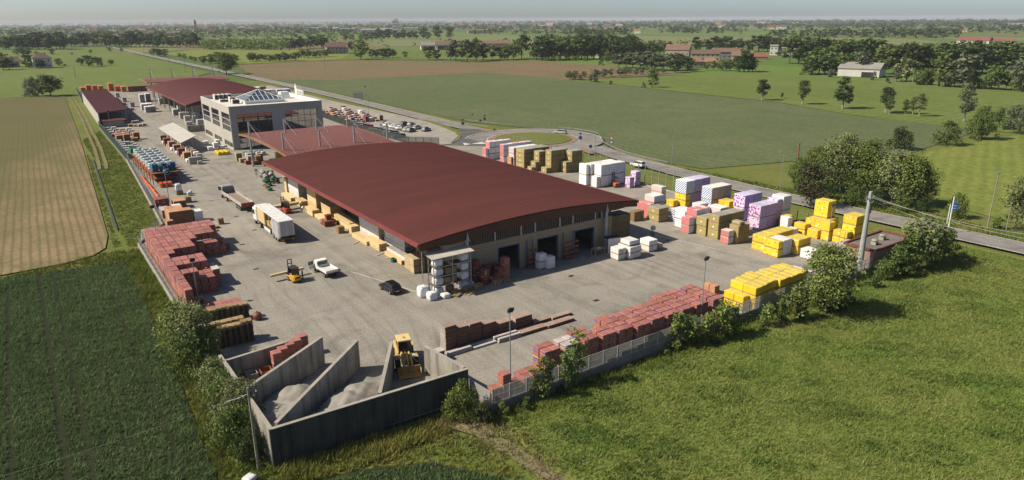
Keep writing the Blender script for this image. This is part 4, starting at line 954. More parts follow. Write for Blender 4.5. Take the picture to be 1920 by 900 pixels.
def pack(kind, x, y, z, sx, sy, sz, label, group, rz=0.0, stick=False):
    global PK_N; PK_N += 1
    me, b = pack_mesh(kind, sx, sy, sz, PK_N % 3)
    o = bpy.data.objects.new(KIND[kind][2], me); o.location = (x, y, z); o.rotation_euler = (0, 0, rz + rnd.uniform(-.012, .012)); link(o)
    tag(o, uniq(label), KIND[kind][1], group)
    if b: q = bpy.data.objects.new('pallet_base', b); link(q, o)
    if stick: MB().box(-.012, sy * .5 - .14, sz * .5 - .11, .003, sy * .5 + .14, sz * .5 + .13).build('paper_label', sticker, o)
    return o
LOOK = {'red': 'red wrapped brick pallet', 'dred': 'dark red brick pallet', 'grey': 'grey wrapped block pallet', 'yellow': 'plain yellow pack', 'yprint': 'yellow dotted pack', 'olive': 'olive brown board pack',
        'white': 'white printed pack', 'pink': 'pink and white pack', 'striped': 'white pack with red stripes', 'blue': 'blue striped white pack', 'beige': 'beige striped pack', 'purple': 'purple spotted pack',
        'timber': 'pale sawn timber bundle', 'wtimber': 'white wrapped timber bundle', 'slab': 'brown slab pack', 'beam': 'pale concrete beam', 'crate': 'brown board crate', 'orange': 'orange tile pallet',
        'tan': 'terracotta tile pallet', 'sand': 'sandy block pallet', 'block': 'grey concrete block', 'paleblue': 'pale blue wrapped pallet'}
def tier(k, n): return '' if n == 1 else ('top' if k == n - 1 else 'bottom' if k == 0 else 'middle' if n == 3 else ordinal(k + 1) + ' up')
def shorten(look, rest):
    lb = look + ' ' + rest
    if len(lb.split()) > 16: lb = ' '.join(look.split()[::max(1, len(look.split()) - 1)]) + ' ' + rest
    if len(lb.split()) > 16: lb = lb.replace(' from left', ' along').replace(' from front', '')
    if len(lb.split()) > 16: print('LONG', len(lb.split()), lb)
    return lb
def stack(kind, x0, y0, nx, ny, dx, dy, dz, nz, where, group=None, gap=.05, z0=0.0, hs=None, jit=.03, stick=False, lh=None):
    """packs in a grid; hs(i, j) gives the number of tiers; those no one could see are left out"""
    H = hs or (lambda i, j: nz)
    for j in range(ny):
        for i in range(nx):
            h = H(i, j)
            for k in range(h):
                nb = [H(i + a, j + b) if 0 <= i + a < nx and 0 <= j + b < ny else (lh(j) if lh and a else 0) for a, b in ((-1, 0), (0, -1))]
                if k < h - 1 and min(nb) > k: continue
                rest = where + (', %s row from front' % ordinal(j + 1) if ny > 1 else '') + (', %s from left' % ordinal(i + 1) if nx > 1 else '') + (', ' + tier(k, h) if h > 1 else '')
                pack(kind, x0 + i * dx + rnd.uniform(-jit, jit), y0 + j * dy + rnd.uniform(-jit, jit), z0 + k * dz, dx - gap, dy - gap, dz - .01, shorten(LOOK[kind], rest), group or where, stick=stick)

# ------------------------------------------------------------------ red bricks along the left fence
G_L = 'red brick pallets along the left fence'
LROWS = [(93.6, 1.16, [3]), (94.78, 1.16, [3]), (95.96, 1.16, [3]), (97.14, 1.16, [3]), (98.4, 2.06, [3]), (100.5, 2.06, [3, 3, 3, 2, 2]), (102.65, 2.06, [3, 2, 2, 2, 2, 2]), (104.8, 2.06, [3, 3, 3, 3, 3, 2]), (106.9, 2.06, [3, 3, 3, 3, 3, 1]), (109.05, 2.06, [3, 1, 1, 1, 1]), (111.15, 2.06, [3, 3, 1, 1]),
         (113.25, 2.06, [3, 3, 3, 3, 3, 1]), (115.35, 2.06, [3, 3, 3, 3, 3, 1]), (117.45, 2.06, [3, 3, 3, 3, 3, 3, 2, 2, 2, 1]), (119.5, 2.06, [3] * 9 + [2, 1]), (121.6, 2.06, [3] * 9 + [2, 1]), (123.7, 2.06, [3] * 10), (125.8, 2.06, [3] * 10)]
for j, (y, dy, hs) in enumerate(LROWS):
    for i, h in enumerate(hs):
        for k in range(h):
            fr = LROWS[j - 1][2][i] if j and i < len(LROWS[j - 1][2]) else 0
            if k < h - 1 and (hs[i - 1] if i else 0) > k and fr > k: continue
            pack('red', 13.2 + i * 1.07 + rnd.uniform(-.03, .03), y + rnd.uniform(-.03, .03), k * 1.2, 1.0, dy - .07, 1.19, 'red brick pallet, left stack, %s row from near end, %s from fence%s' % (ordinal(j + 1), ordinal(i + 1), ', ' + tier(k, h) if h > 1 else ''), G_L)
stack('red', 15.2, 91.4, 4, 2, 1.15, 1.2, 1.15, 1, 'in the low rows behind the wooden pallets', 'low brick rows behind the wooden pallets')
pack('red', 15.2, 94.3, 0, 1.1, 1.1, 1.1, 'single red brick pallet standing between two left stacks', 'low brick rows behind the wooden pallets')
pack('grey', 18.55, 102.6, 2.4, 1.0, 1.9, .25, 'grey film covered half pallet on the notch of the left stack', None)

# wooden pallets: each pallet of each pile
def pallet_mesh():
    mb = MB()
    for y in (0, .33, .66): mb.box(0, y, 0, 1.2, y + .12, .02); [mb.box(x, y, .02, x + .14, y + .12, .105) for x in (0, .53, 1.06)]
    for x in (0, .53, 1.06): mb.box(x, 0, .105, x + .14, .78, .122)
    for q in range(5): mb.box(0, q * .17, .122, 1.2, q * .17 + .11, .144)
    return mb
PME = [pallet_mesh().mesh('wooden_pallet', woodk), pallet_mesh().mesh('wooden_pallet', wood)]
def pile(x, y, n, where, rz=0.0, z=0.0, light=1, sx=1.0, jit=.04):
    for k in range(n):
        o = bpy.data.objects.new('wooden_pallet', PME[1 if k >= n - light else 0]); o.location = (x + rnd.uniform(-jit, jit), y + rnd.uniform(-jit, jit), z + k * .146)
        o.rotation_euler = (0, 0, rz + rnd.uniform(-.02, .02)); o.scale = (sx, sx, 1); link(o)
        t = 'topmost' if k == n - 1 else 'lowest' if k == 0 else ordinal(k + 1) + ' from the ground'
        tag(o, ('wooden pallet %s, %s' % (where, t)) if n > 1 else 'wooden pallet ' + where, 'pallet', 'wooden pallets in piles')
for i, x in enumerate((14.4, 15.75, 17.05, 18.35)): pile(x, 88.2 + .12 * (i % 2), 15 if i < 3 else 14, 'in the %s pile of the rear pallet row' % ['left', 'second', 'third', 'yard side'][i], light=2, sx=1.05)
for i, x in enumerate((14.3, 15.6, 16.95)): pile(x, 80.9, 18 if i < 2 else 19, 'in the %s tall pile by the corner bay' % ['left', 'middle', 'right'][i], light=3, sx=1.06)
for i, x in enumerate((13.6, 15.0, 16.3)): pile(x, 82.2, 19, 'in the %s pile behind the tall piles' % ['left', 'middle', 'right'][i], light=3, sx=1.06)
pile(14.4, 94.6, 12, 'in the lone pile by the lamp post', light=3, sx=.95)

# ------------------------------------------------------------------ front row
G_F = 'red brick pallets along the front fence'
LAST = [0, 0]
def frow(x, y, nx, ny, where, kind='red', nz=2, dx=1.13, dy=1.14, dz=1.2):
    if x > 41: x *= .9653; y *= .9653; nz = 3; dx *= .965; dy *= .965
    n0 = LAST[1] if x - LAST[0] < .75 else 0; LAST[0] = x + nx * dx; LAST[1] = ny
    stack(kind, x, y, nx, ny, dx, dy, dz, nz, where, G_F, .07, lh=lambda j: 3 if j < n0 else 0)
pack('red', 33.9, 52.2, 0, 1.1, 1.1, 1.35, 'single red brick pallet nearest the corner of the front fence', G_F)
frow(35.15, 52.2, 1, 1, 'in the small pile by the corner lamp post', dz=1.3)
frow(36.6, 52.4, 1, 1, 'in shade right of the small pile', 'dred', 1, 1.0)
stack('red', 38.1, 52.4, 3, 2, 1.13, 1.14, 1.15, 1, 'in the low group behind the bright fence panel', G_F)
frow(42.0, 54.1, 2, 2, 'in the first front stack')
frow(44.75, 54.0, 2, 2, 'in the pale second front stack', 'grey')
frow(47.4, 53.8, 2, 3, 'in the third front stack')
frow(49.95, 53.6, 2, 2, 'in the fourth front stack')
frow(52.5, 53.5, 2, 4, 'in the fifth front stack')
frow(55.05, 53.1, 2, 4, 'in the sixth front stack')
frow(57.75, 53.4, 2, 4, 'in the seventh front stack')
frow(60.35, 53.3, 2, 4, 'in the eighth front stack')
frow(63.0, 53.3, 2, 5, 'in the ninth front stack')
frow(65.6, 53.3, 2, 5, 'in the tenth front stack')
frow(68.6, 53.2, 2, 5, 'in the last front stack')
stack('tan', 74.9, 58.0, 1, 2, 1.1, 1.05, 1.25, 1, 'standing alone behind the last red stack', 'two brown block pallets')
YF = 'yellow packs along the front fence'
for c in range(9):
    x = 74.15 + c * 1.29; y = 50.9 + .1 * (c % 2) + (.35 if c in (2, 3) else 0)
    stack('yellow', x, y, 1, 2, 1.26, 2.15 if c % 2 else 2.05, 1.15, 3, 'in the %s column of the front yellow row' % ordinal(c + 1), YF, .03)
stack('yellow', 72.9, 51.8, 1, 2, 1.2, 1.6, 1.12, 2, 'set low at the left end of the yellow row', YF)
stack('paleblue', 71.2, 50.9, 1, 1, 1.5, 1.4, .5, 1, 'low on the ground left of the yellow row', None)
stack('white', 89.3, 54, 2, 2, 1.4, 1.6, 1.1, 1, 'behind the leafy tree at the fence', 'white packs behind the fence tree')

# ------------------------------------------------------------------ brown slabs and beams
SL = 'brown slab packs in the middle of the front yard'
for i, (x, wd, n) in enumerate(((35.7, 1.5, 6), (37.45, 1.45, 5), (39.1, 1.65, 5), (40.95, 1.9, 4), (43.1, 2.2, 3), (45.75, 2.6, 3))):
    stack('slab', x, 64.9, 1, 1, wd, 1.35, .5 if i else .5, n, 'in the %s pile of the slab row' % ordinal(i + 1), SL, .03)
for x, y, L in ((48.6, 64.6, 2.6), (51.1, 64.3, 3.2), (45.2, 62.9, 3.9), (49.2, 62.7, 4.2)): pack('slab', x, y, 0, L, .95 if y > 63.5 else 1.0, .42, 'long low brown slab pack, %s' % {48.6: 'behind the pale one', 51.1: 'at the far end of the row', 45.2: 'right of the pale beams', 49.2: 'nearest the open yard'}[x], SL)
BM = 'pale concrete beams on the ground'
for i, (x, y, z, L) in enumerate(((35.1, 64.0, 0, 3.5), (35.0, 63.3, 0, 3.4), (35.05, 63.35, .26, 3.3), (38.8, 63.9, 0, 3.2), (38.5, 63.2, 0, 3.3), (41.6, 63.7, 0, 3.6), (41.7, 63.7, .3, 3.4), (41.8, 62.9, 0, 3.3), (41.9, 62.95, .3, 3.2))):
    pack('beam', x, y, z, L, .42, .25, ['rearmost beam beside the green bin', 'front beam beside the green bin', 'upper front beam beside the green bin', 'rear beam in the middle of the beam row', 'front beam in the middle of the beam row', 'rear beam touching the brown slabs', 'upper rear beam touching the brown slabs', 'front beam touching the brown slabs', 'upper front beam touching the brown slabs'][i].replace('beam', 'pale concrete beam', 1), BM)
bn = MB(); bn.bbox(0, 0, .1, 1.5, .9, 1.2, .06, 0); bn.box(-.05, -.05, 1.2, 1.55, .95, 1.28, 1); bn = tag(bn.build('waste_bin', [mat('green_bin', (.02, .10, .07), (.018, .08, .06), 1.0, rough=.5), gry_t], None, (33.0, 63.0, 0)), 'green waste bin with pale lid behind the short concrete wall', 'bin')
MB().box(.2, .1, 0, .35, .8, .1).box(1.15, .1, 0, 1.3, .8, .1).build('bin_feet', M_blkm, bn)

# corner bay: red packs, steel boxes, loose slabs
stack('red', 17.6, 71.0, 1, 1, 1.1, 1.1, 1.2, 2, 'in the corner bay, nearest of the slanting row', 'red brick pallets in the corner bay')
for i in range(1, 5): stack('red', 17.6 + .95 * i, 71.0 + .62 * i, 1, 1, 1.05, 1.1, 1.2, 2, 'in the corner bay, %s of the slanting row' % ordinal(i + 1), 'red brick pallets in the corner bay')
for i, (x, y, m) in enumerate(((13.3, 70.4, rust), (14.6, 70.5, gry_s), (16.1, 70.3, rust))):
    mb = MB(); s = 1.2
    mb.box(0, 0, .1, s, .06, .95); mb.box(0, s - .06, .1, s, s, .95); mb.box(0, .06, .1, .06, s - .06, .95); mb.box(s - .06, .06, .1, s, s - .06, .95); mb.box(.06, .06, .1, s - .06, s - .06, .18)
    for a in (0, s - .15):
        for b in (0, s - .15): mb.box(a + .01, b + .01, 0, a + .14, b + .14, .1)
    for a in (.3, .6, .9): mb.box(a, -.03, .1, a + .05, 0, .95)
    tag(mb.build('steel_box', m, None, (x, y, 0)), ['rusty open steel box at the back of the corner bay', 'grey open steel box in the corner bay', 'orange rusty open steel box in the corner bay'][i], 'box')
for h in range(3):
    for k in range(7):
        mb = MB(); a = rnd.uniform(.7, 1.1); mb.bbox(-a / 2, -.35, 0, a / 2, .35, .1, .02, 0)
        o = mb.build('stone_slab', [stone_m, stone_m, stone_m, stone_m][:1], None, (13.9 + h * 1.25 + rnd.uniform(-.15, .15), 67.0 + h * .8 + rnd.uniform(-.15, .15), .02 + k * .11), rnd.uniform(-.5, .5))
        tag(o, 'loose pale stone slab in the %s heap of the corner bay, %s' % (['left', 'middle', 'right'][h], 'topmost' if k == 6 else 'lowest' if k == 0 else ordinal(k + 1) + ' up'), 'slab', 'loose slabs in the corner bay')

# ------------------------------------------------------------------ insulation on the right side
def S(kind, x0, y0, x1, y1, h, nz, where, z0=0.0, nx=1, ny=1, stick=False, group=None): stack(kind, x0, y0, nx, ny, (x1 - x0) / nx, (y1 - y0) / ny, h / nz, nz, where, group or 'insulation packs ' + where, .03, z0, stick=stick, jit=.02)
S('olive', 95.3, 88.1, 98.0, 91.1, 2.7, 2, 'behind the hall corner', stick=True)
S('pink', 96.0, 91.3, 97.4, 94.6, 2.8, 1, 'left of the striped pile')
S('striped', 97.5, 91.6, 100.2, 94.2, 4.1, 3, 'behind the olive pair')
S('blue', 98.2, 85.1, 101.4, 87.9, 2.5, 2, 'beside the olive pair')
S('white', 95.8, 82.2, 98.4, 84.6, 3.4, 2, 'left of the pink pile')
S('pink', 95.9, 79.7, 99.6, 82.1, 4.2, 3, 'behind the pink front pair')
S('pink', 94.1, 79.7, 95.7, 81.6, 3.0, 2, 'in the pink front pair')
S('olive', 95.5, 77.0, 99.0, 79.3, 3.36, 2, 'in the low pile right of the pink pair', stick=True)
S('olive', 95.7, 74.5, 102.6, 76.8, 4.28, 3, 'in the tall middle pile', nx=2, stick=True)
S('striped', 99.7, 77.5, 102.0, 80.5, 4.4, 3, 'behind the tall olive pile')
S('pink', 94.8, 71.6, 96.3, 73.3, 2.46, 2, 'at the front right end')
S('olive', 96.5, 70.9, 99.5, 72.9, 3.2, 2, 'right of the pink end pair', nx=2)
S('olive', 96.9, 71.0, 98.2, 72.8, .6, 1, 'laid on the right end pile', z0=3.2)
S('purple', 109.0, 79.3, 114.3, 81.9, 5.0, 2, 'in the rear purple block', nx=2)
S('purple', 107.4, 79.8, 108.9, 81.6, 1.5, 1, 'low in front of the rear block')
S('purple', 106.1, 73.7, 111.2, 76.3, 4.6, 2, 'in the front purple block', nx=2)
S('purple', 111.3, 73.8, 112.6, 76.2, 5.0, 2, 'behind the front purple block')
S('white', 112.7, 73.6, 115.2, 76.2, 5.4, 2, 'in the tall pile behind the purple block')
S('yprint', 107.6, 92.5, 109.0, 95.5, 2.75, 2, 'under the blue striped pile')
S('blue', 107.6, 92.5, 110.2, 95.5, 2.75, 1, 'on top of the yellow packs', z0=2.76)
S('purple', 109.05, 92.6, 115.0, 95.4, 2.75, 1, 'at the bottom of the rear pile', nx=2)
S('purple', 110.25, 92.6, 115.0, 95.4, 2.8, 1, 'on top of the rear pile', z0=2.76, nx=2)
S('yprint', 106.0, 94.2, 107.4, 96.2, 1.4, 1, 'low in front of the blue pile')
S('beige', 108.6, 86.8, 114.6, 89.4, 5.1, 2, 'in the long beige block', nx=3)
S('white', 106.2, 87.6, 108.5, 89.6, 2.0, 1, 'low in front of the beige block')
S('yprint', 109.2, 83.0, 111.6, 85.6, 3.0, 2, 'between beige and purple blocks', ny=2)
S('striped', 106.0, 97.6, 107.4, 100.6, 3.6, 3, 'alone near the tall posts')
S('orange', 104.2, 98.5, 105.2, 99.6, 1.2, 1, 'standing alone near the tall posts')
# yellow cluster
S('yprint', 96.4, 65.4, 98.6, 68.0, 2.65, 2, 'at the left end of the yellow cluster', nx=2)
S('yprint', 95.6, 62.4, 96.8, 65.2, 2.75, 2, 'at the front of the yellow cluster')
S('white', 96.9, 62.4, 99.3, 65.1, 2.75, 1, 'among the yellow packs', nx=2)
S('yprint', 99.5, 65.6, 104.5, 68.2, 2.6, 2, 'in the long middle pile', nx=3)
S('yprint', 99.5, 61.4, 102.9, 63.9, 2.6, 2, 'right of the two white packs', nx=2)
S('yprint', 111.2, 64.4, 116.0, 67.9, 3.0, 2, 'under the tall yellow tower', nx=3, ny=2)
S('yprint', 113.4, 65.2, 115.9, 67.8, 3.0, 1, 'on top of the tall yellow tower', z0=3.01)
S('yprint', 109.6, 66.8, 111.1, 69.0, 2.2, 2, 'stepped low left of the tower')
S('yprint', 109.9, 64.5, 111.1, 66.6, 1.6, 1, 'in front of the tall tower')
S('yprint', 112.2, 59.2, 115.3, 61.6, 4.9, 3, 'in the second yellow tower', nx=2)
S('yprint', 110.6, 59.6, 112.1, 62.2, 2.3, 2, 'low in front of the second tower', ny=2)
S('yprint', 110.2, 62.6, 111.9, 64.1, 3.4, 2, 'left of the second tower')
S('yprint', 111.5, 72.4, 114.8, 73.4, 1.6, 1, 'lying beside the white tall pile')
S('yprint', 110.2, 71.0, 112.2, 72.3, 2.6, 2, 'behind the leaning white board')
S('white', 108.6, 69.6, 110.0, 71.2, 2.9, 1, 'standing beside the blue sacks')
S('white', 107.6, 67.6, 109.0, 69.2, 1.5, 1, 'low beside the yellow steps')
S('paleblue', 105.8, 69.8, 107.6, 71.2, 1.0, 1, 'lying on a yellow pack')
S('paleblue', 105.2, 64.0, 106.6, 65.2, .7, 1, 'lying alone before the tower')
S('white', 103.4, 70.6, 104.4, 71.6, .8, 1, 'lying alone on the concrete')
for i in range(5): S('grey', 101.3 + i * 1.9, 57.2, 103.1 + i * 1.9, 59.6, 1.25, 1, 'in the sack row before the kiosk, %s along' % ordinal(i + 1), group='grey sack pallets before the kiosk')
S('white', 98.9, 58.4, 100.9, 60.6, 1.6, 1, 'at the left end of the sack row')
S('white', 100.2, 53.2, 101.5, 56.4, 2.1, 1, 'against the kiosk wall', ny=2)
# rear cluster by the roundabout
S('olive', 104.3, 144.0, 112.6, 147.7, 5.0, 4, 'in the big rear pile', nx=3, stick=True)
S('olive', 113.0, 140.5, 116.0, 143.5, 4.6, 3, 'behind the big rear pile')
S('olive', 105.4, 139.0, 107.6, 141.3, 5.0, 4, 'in the narrow rear pile', stick=True)
S('olive', 104.3, 139.1, 105.3, 141.2, 2.5, 2, 'in the rear steps', stick=True)
S('olive', 103.2, 139.2, 104.2, 141.1, 1.25, 1, 'lowest of the rear steps', stick=True)
S('olive', 106.6, 135.6, 112.0, 138.0, 5.6, 4, 'in the tallest rear pile', nx=2, stick=True)
S('olive', 105.2, 135.7, 106.5, 137.9, 1.4, 1, 'at the foot of the tallest rear pile', stick=True)
S('olive', 111.2, 133.0, 114.6, 135.4, 5.4, 4, 'in the right rear pile', nx=2, stick=True)
S('olive', 109.4, 133.1, 111.1, 135.3, 2.8, 2, 'low before the right rear pile', stick=True)
S('pink', 103.4, 159.0, 111.0, 161.0, 5.0, 3, 'in the pink rear block', nx=4)
S('pink', 102.3, 159.2, 103.3, 160.9, 3.3, 2, 'low at the end of the pink block')
S('pink', 104.0, 153.0, 113.5, 154.8, 5.0, 3, 'in the long pink rear block', nx=4)
S('striped', 104.0, 148.2, 112.0, 150.6, 4.8, 3, 'beside the olive rear pile', nx=3)
S('tan', 103.4, 148.6, 104.0, 150.4, 2.4, 2, 'in front of the striped rear pile')
S('white', 105.9, 116.2, 113.4, 118.6, 5.2, 2, 'in the front of the big white block', nx=3)
S('white', 105.2, 119.0, 113.4, 121.4, 5.0, 2, 'in the rear of the big white block', nx=3)
S('white', 104.2, 119.4, 105.1, 122.0, 5.0, 2, 'at the left end of the white block')
S('white', 104.7, 116.3, 105.8, 118.2, 2.6, 1, 'low at the front of the white block')
S('purple', 113.2, 112.4, 114.8, 114.2, 3.4, 2, 'behind the red forklift')
S('purple', 110.7, 111.7, 112.1, 113.3, 2.5, 1, 'right of the red forklift')

# ------------------------------------------------------------------ goods around the hall
S('white', 75.8, 75.7, 78.3, 78.6, 2.1, 2, 'in the carton pile by the right door', nx=2)
S('white', 76.1, 76.2, 78.2, 78.4, .85, 1, 'on top of the carton pile', z0=2.11)
S('white', 73.9, 76.4, 75.6, 78.3, 2.0, 2, 'beside the carton pile', nx=2)
S('white', 81.0, 76.6, 83.0, 78.8, 2.0, 2, 'near the round signpost', nx=2)
S('grey', 83.3, 76.6, 84.3, 77.8, 1.0, 1, 'right of the tied pallets')
S('crate', 78.9, 84.6, 84.4, 87.4, 4.5, 3, 'under the right eave', nx=2)
S('crate', 92.0, 91.2, 94.6, 92.6, 1.9, 1, 'of orange boards beyond the hall')
S('yprint', 86.2, 94.2, 88.2, 95.6, 1.4, 1, 'beyond the right eave')
S('white', 88.6, 93.2, 91.6, 94.8, 1.8, 1, 'beyond the right eave of the hall', nx=2)
# panels, table and board at the right corner
tb = tag(empty('work_table', (72.6, 80.4, 0)), 'wooden work table beside the right hall door', 'table')
MB().box(0, 0, .95, 2.2, 1.2, 1.02).build('table_top', wood, tb)
for x in (.05, 2.05):
    for y in (.05, 1.05): MB().box(x, y, 0, x + .1, y + .1, .95).build('leg', wood, tb)
MB().box(.9, .3, 1.02, 1.6, .8, 1.03).build('paper_sheet', sticker, tb)
mb = MB(); mb.box(0, 0, 0, 2.4, .12, 2.5); mb.box(0, .12, 2.3, 2.4, 1.6, 2.5, 1); tag(mb.build('white_panel', [M_white, M_blkm], None, (75.2, 80.2, 0), -.25), 'big white board panels leaning by the right corner column', 'panel')
# left eave timber
T = lambda kind, x0, y0, x1, y1, h, nz, where, z0=0.0, nx=1, ny=1: S(kind, x0, y0, x1, y1, h, nz, where, z0, nx, ny, group='timber bundles ' + where)
T('wtimber', 45.2, 144.4, 47.6, 151.0, 4.1, 4, 'under the far left eave')
T('timber', 44.8, 151.2, 47.4, 152.6, 4.0, 4, 'at the far left eave corner')
T('timber', 43.6, 145.2, 45.0, 151.4, .9, 1, 'low beside the far white pile')
T('timber', 45.0, 133.2, 47.4, 138.4, 4.3, 5, 'in the tall middle pile')
T('timber', 43.4, 131.2, 44.9, 135.6, 1.25, 2, 'before the tall middle pile')
T('timber', 43.8, 139.0, 45.4, 142.6, 1.4, 2, 'between the two tall piles')
T('timber', 45.4, 126.6, 48.0, 131.6, 2.6, 3, 'in the greenish pile')
T('timber', 43.6, 126.2, 45.2, 131.0, .6, 1, 'low before the greenish pile')
T('timber', 45.6, 117.6, 47.4, 125.6, 1.5, 2, 'in the pile beside the red bricks')
T('timber', 45.0, 115.4, 47.4, 117.2, 1.4, 1, 'across the end of the yard pile')
T('wtimber', 46.2, 106.2, 48.6, 114.6, 3.4, 4, 'in the long white pile')
T('wtimber', 46.9, 97.8, 49.1, 105.4, 3.6, 4, 'in the near white pile')
T('timber', 44.4, 107.4, 46.0, 114.0, .8, 1, 'flat beside the long white pile')
T('timber', 44.9, 103.4, 46.4, 109.0, 1.3, 2, 'stepped beside the near white pile')
T('wtimber', 45.6, 94.8, 46.9, 102.0, 1.1, 1, 'low near the hall corner')
T('timber', 44.9, 95.2, 45.6, 101.4, .7, 1, 'lowest near the hall corner')
S('sand', 44.6, 90.2, 46.6, 93.4, 2.35, 2, 'at the near left corner of the hall', nx=2, ny=2)
S('crate', 46.8, 89.8, 49.2, 93.6, 3.5, 3, 'behind the sandy pallets', nx=2)
stack('dred', 42.7, 122.6, 2, 2, 1.2, 1.25, 1.1, 1, 'beside the timber at the left eave', 'red bricks beside the timber'); stack('dred', 43.3, 123.2, 1, 1, 1.1, 1.1, 1.0, 1, 'lying on the eave bricks', 'red bricks beside the timber', z0=1.1)
S('crate', 43.2, 117.0, 44.4, 118.4, 1.3, 1, 'beside the wrapped timber', )
for i, (x, y, L, a) in enumerate(((42.9, 109.5, 2.6, .6), (43.6, 101.5, 2.4, .35), (44.4, 99.2, 2.0, .5))):
    tag(MB().box(0, 0, 0, L, .16, .1).build('loose_plank', tim_s, None, (x, y, .02), a), ['loose plank on the ground farthest from the hall corner', 'loose plank on the ground by the white pile', 'loose plank nearest the hall corner'][i], 'plank', 'loose planks')
# red packs by the front wall
RP = 'dark red brick pallets by the front wall'
for i, (x, y, n) in enumerate(((49.9, 81.4, 3), (50.6, 80.0, 2), (52.0, 81.2, 2), (53.3, 81.2, 2), (54.2, 79.9, 3), (52.9, 79.6, 2), (51.9, 79.3, 1))):
    stack('dred' if i != 4 else 'red', x, y, 1, 1, 1.15, 1.15, 1.15, n, ['in the tallest pile against the wall', 'in the round topped front pile', 'in the middle pile at the wall', 'in the rear pile by the door', 'in the bright pile beside the door', 'in the front pile before the door', 'standing low in the middle'][i], RP)
stack('white', 61.2, 80.4, 1, 1, 1.4, 1.2, 1.25, 2, 'left of the middle door', 'white wrapped pallets by the middle door'); stack('white', 62.3, 79.7, 1, 1, 1.4, 1.3, 2.0, 1, 'in front of the middle door', 'white wrapped pallets by the middle door')
for i, (x, y, n, a) in enumerate(((45.2, 78.2, 2, .5), (45.4, 79.3, 3, .3), (47.2, 79.2, 4, .2), (48.9, 78.9, 5, .3), (52.0, 78.9, 5, .15), (53.8, 79.2, 2, .2), (66.9, 79.6, 1, .4), (46.8, 78.0, 1, .1))):
    pile(x, y, n, ['lying nearest the white sacks', 'behind the nearest loose ones', 'in the pile before the small rack', 'in the pile left of the red bricks', 'in the pile right of the red bricks', 'at the right end of the loose piles', 'lying alone before the middle door', 'flat before the small rack'][i], a, light=5)

# canopied rack with big bags
rk = tag(empty('bag_rack', (42.6, 80.2, 0)), 'steel rack with a corrugated lean-to roof holding white big bags', 'rack')
for x in (.1, 3.1, 6.1):
    for y in (.1, 1.7): MB().box(x, y, 0, x + .12, y + .12, 5.7).build('upright', M_steel, rk)
for z in (1.35, 2.75, 4.15):
    for a, b in ((.1, 3.1), (3.2, 6.2)): MB().box(a, .05, z, b, .15, z + .1).box(a, 1.7, z, b, 1.8, z + .1).box(a + .2, .15, z + .05, b - .2, 1.7, z + .09, 1).build('shelf', [M_steel, woodk], rk)
ribbed_roof('rack_roof', lambda u: 5.7 + .12 * u, -.3, 2.1, -.3, 6.6, mat('pale_corrugated', (.42, .39, .33), (.36, .33, .28), 1.0), rk, .28, .05, .03, 'y', 2)
def bag(x, y, z, s, label, group='white big bags', h=1.0, rz=0.0, m=None):
    """slumped sack: lathe of squarish rings with folds"""
    v = []; f = []; n = 16; prof = [(0.0, .02), (.44, .0), (.47, .1), (.48, .4), (.46, .72), (.41, .9), (.30, .98), (.14, 1.0), (0, .97)]
    R_ = random.Random(hash(label) % 999 if False else len(label) * 7 + int(x * 10))
    for r, zz in prof:
        for i in range(n):
            a = 2 * PI * i / n; q = 1 / max(abs(math.cos(a)), abs(math.sin(a))) ** .9; k = r * q * (1 + R_.uniform(-.05, .05)); v.append((k * math.cos(a), k * math.sin(a), zz * h))
    for j in range(len(prof) - 1):
        for i in range(n): f.append((j * n + i, j * n + (i + 1) % n, (j + 1) * n + (i + 1) % n, (j + 1) * n + i))
    mb = MB(); mb.v = v; mb.f = f; mb.m = [0] * len(f)
    for a in (-.3, .3):
        for b in (-.3, .3): mb.tube((a, b, .9 * h), (a * .8, b * .8, 1.1 * h), .03, .02, 5)
    o = mb.build('big_bag', m or bag_m, None, (x, y, z), rz, True); o.scale = (s, s, s); return tag(o, label, 'bag', group)
for c, x in ((0, 43.7), (1, 47.9)):
    for k, z in enumerate((0.02, 1.46, 2.86, 4.26)): bag(x, 81.1, z, 1.32 - .06 * (k == 0), 'white big bag in the %s bay of the rack, %s' % (['left', 'right'][c], ['on the ground', 'lowest shelf', 'middle shelf', 'top shelf'][k]), h=.85)
for i, (x, y, s) in enumerate(((41.5, 81.5, 1.35), (42.0, 79.8, 1.3), (43.9, 79.3, 1.2), (42.6, 82.8, 1.1), (49.0, 81.0, 1.0))):
    bag(x, y, 0, s, ['tall white sack standing at the left front of the rack', 'open white sack with greenish contents nearest the camera', 'slumped white sack right of the open one', 'white sack half hidden behind the rack', 'grey white sack between the rack and the red bricks'][i], h=[1.2, .9, .55, .8, .75][i])
for i, (x, z) in enumerate(((45.6, .02), (46.0, 1.46), (45.2, 2.86), (46.1, 2.86), (45.0, 1.46))): pack('crate', x - .5, 80.5, z, .95, 1.0, .95, 'brown carton on the rack, %s' % ['on the ground', 'lowest shelf right', 'middle shelf left', 'middle shelf right', 'lowest shelf left'][i], 'cartons on the rack')
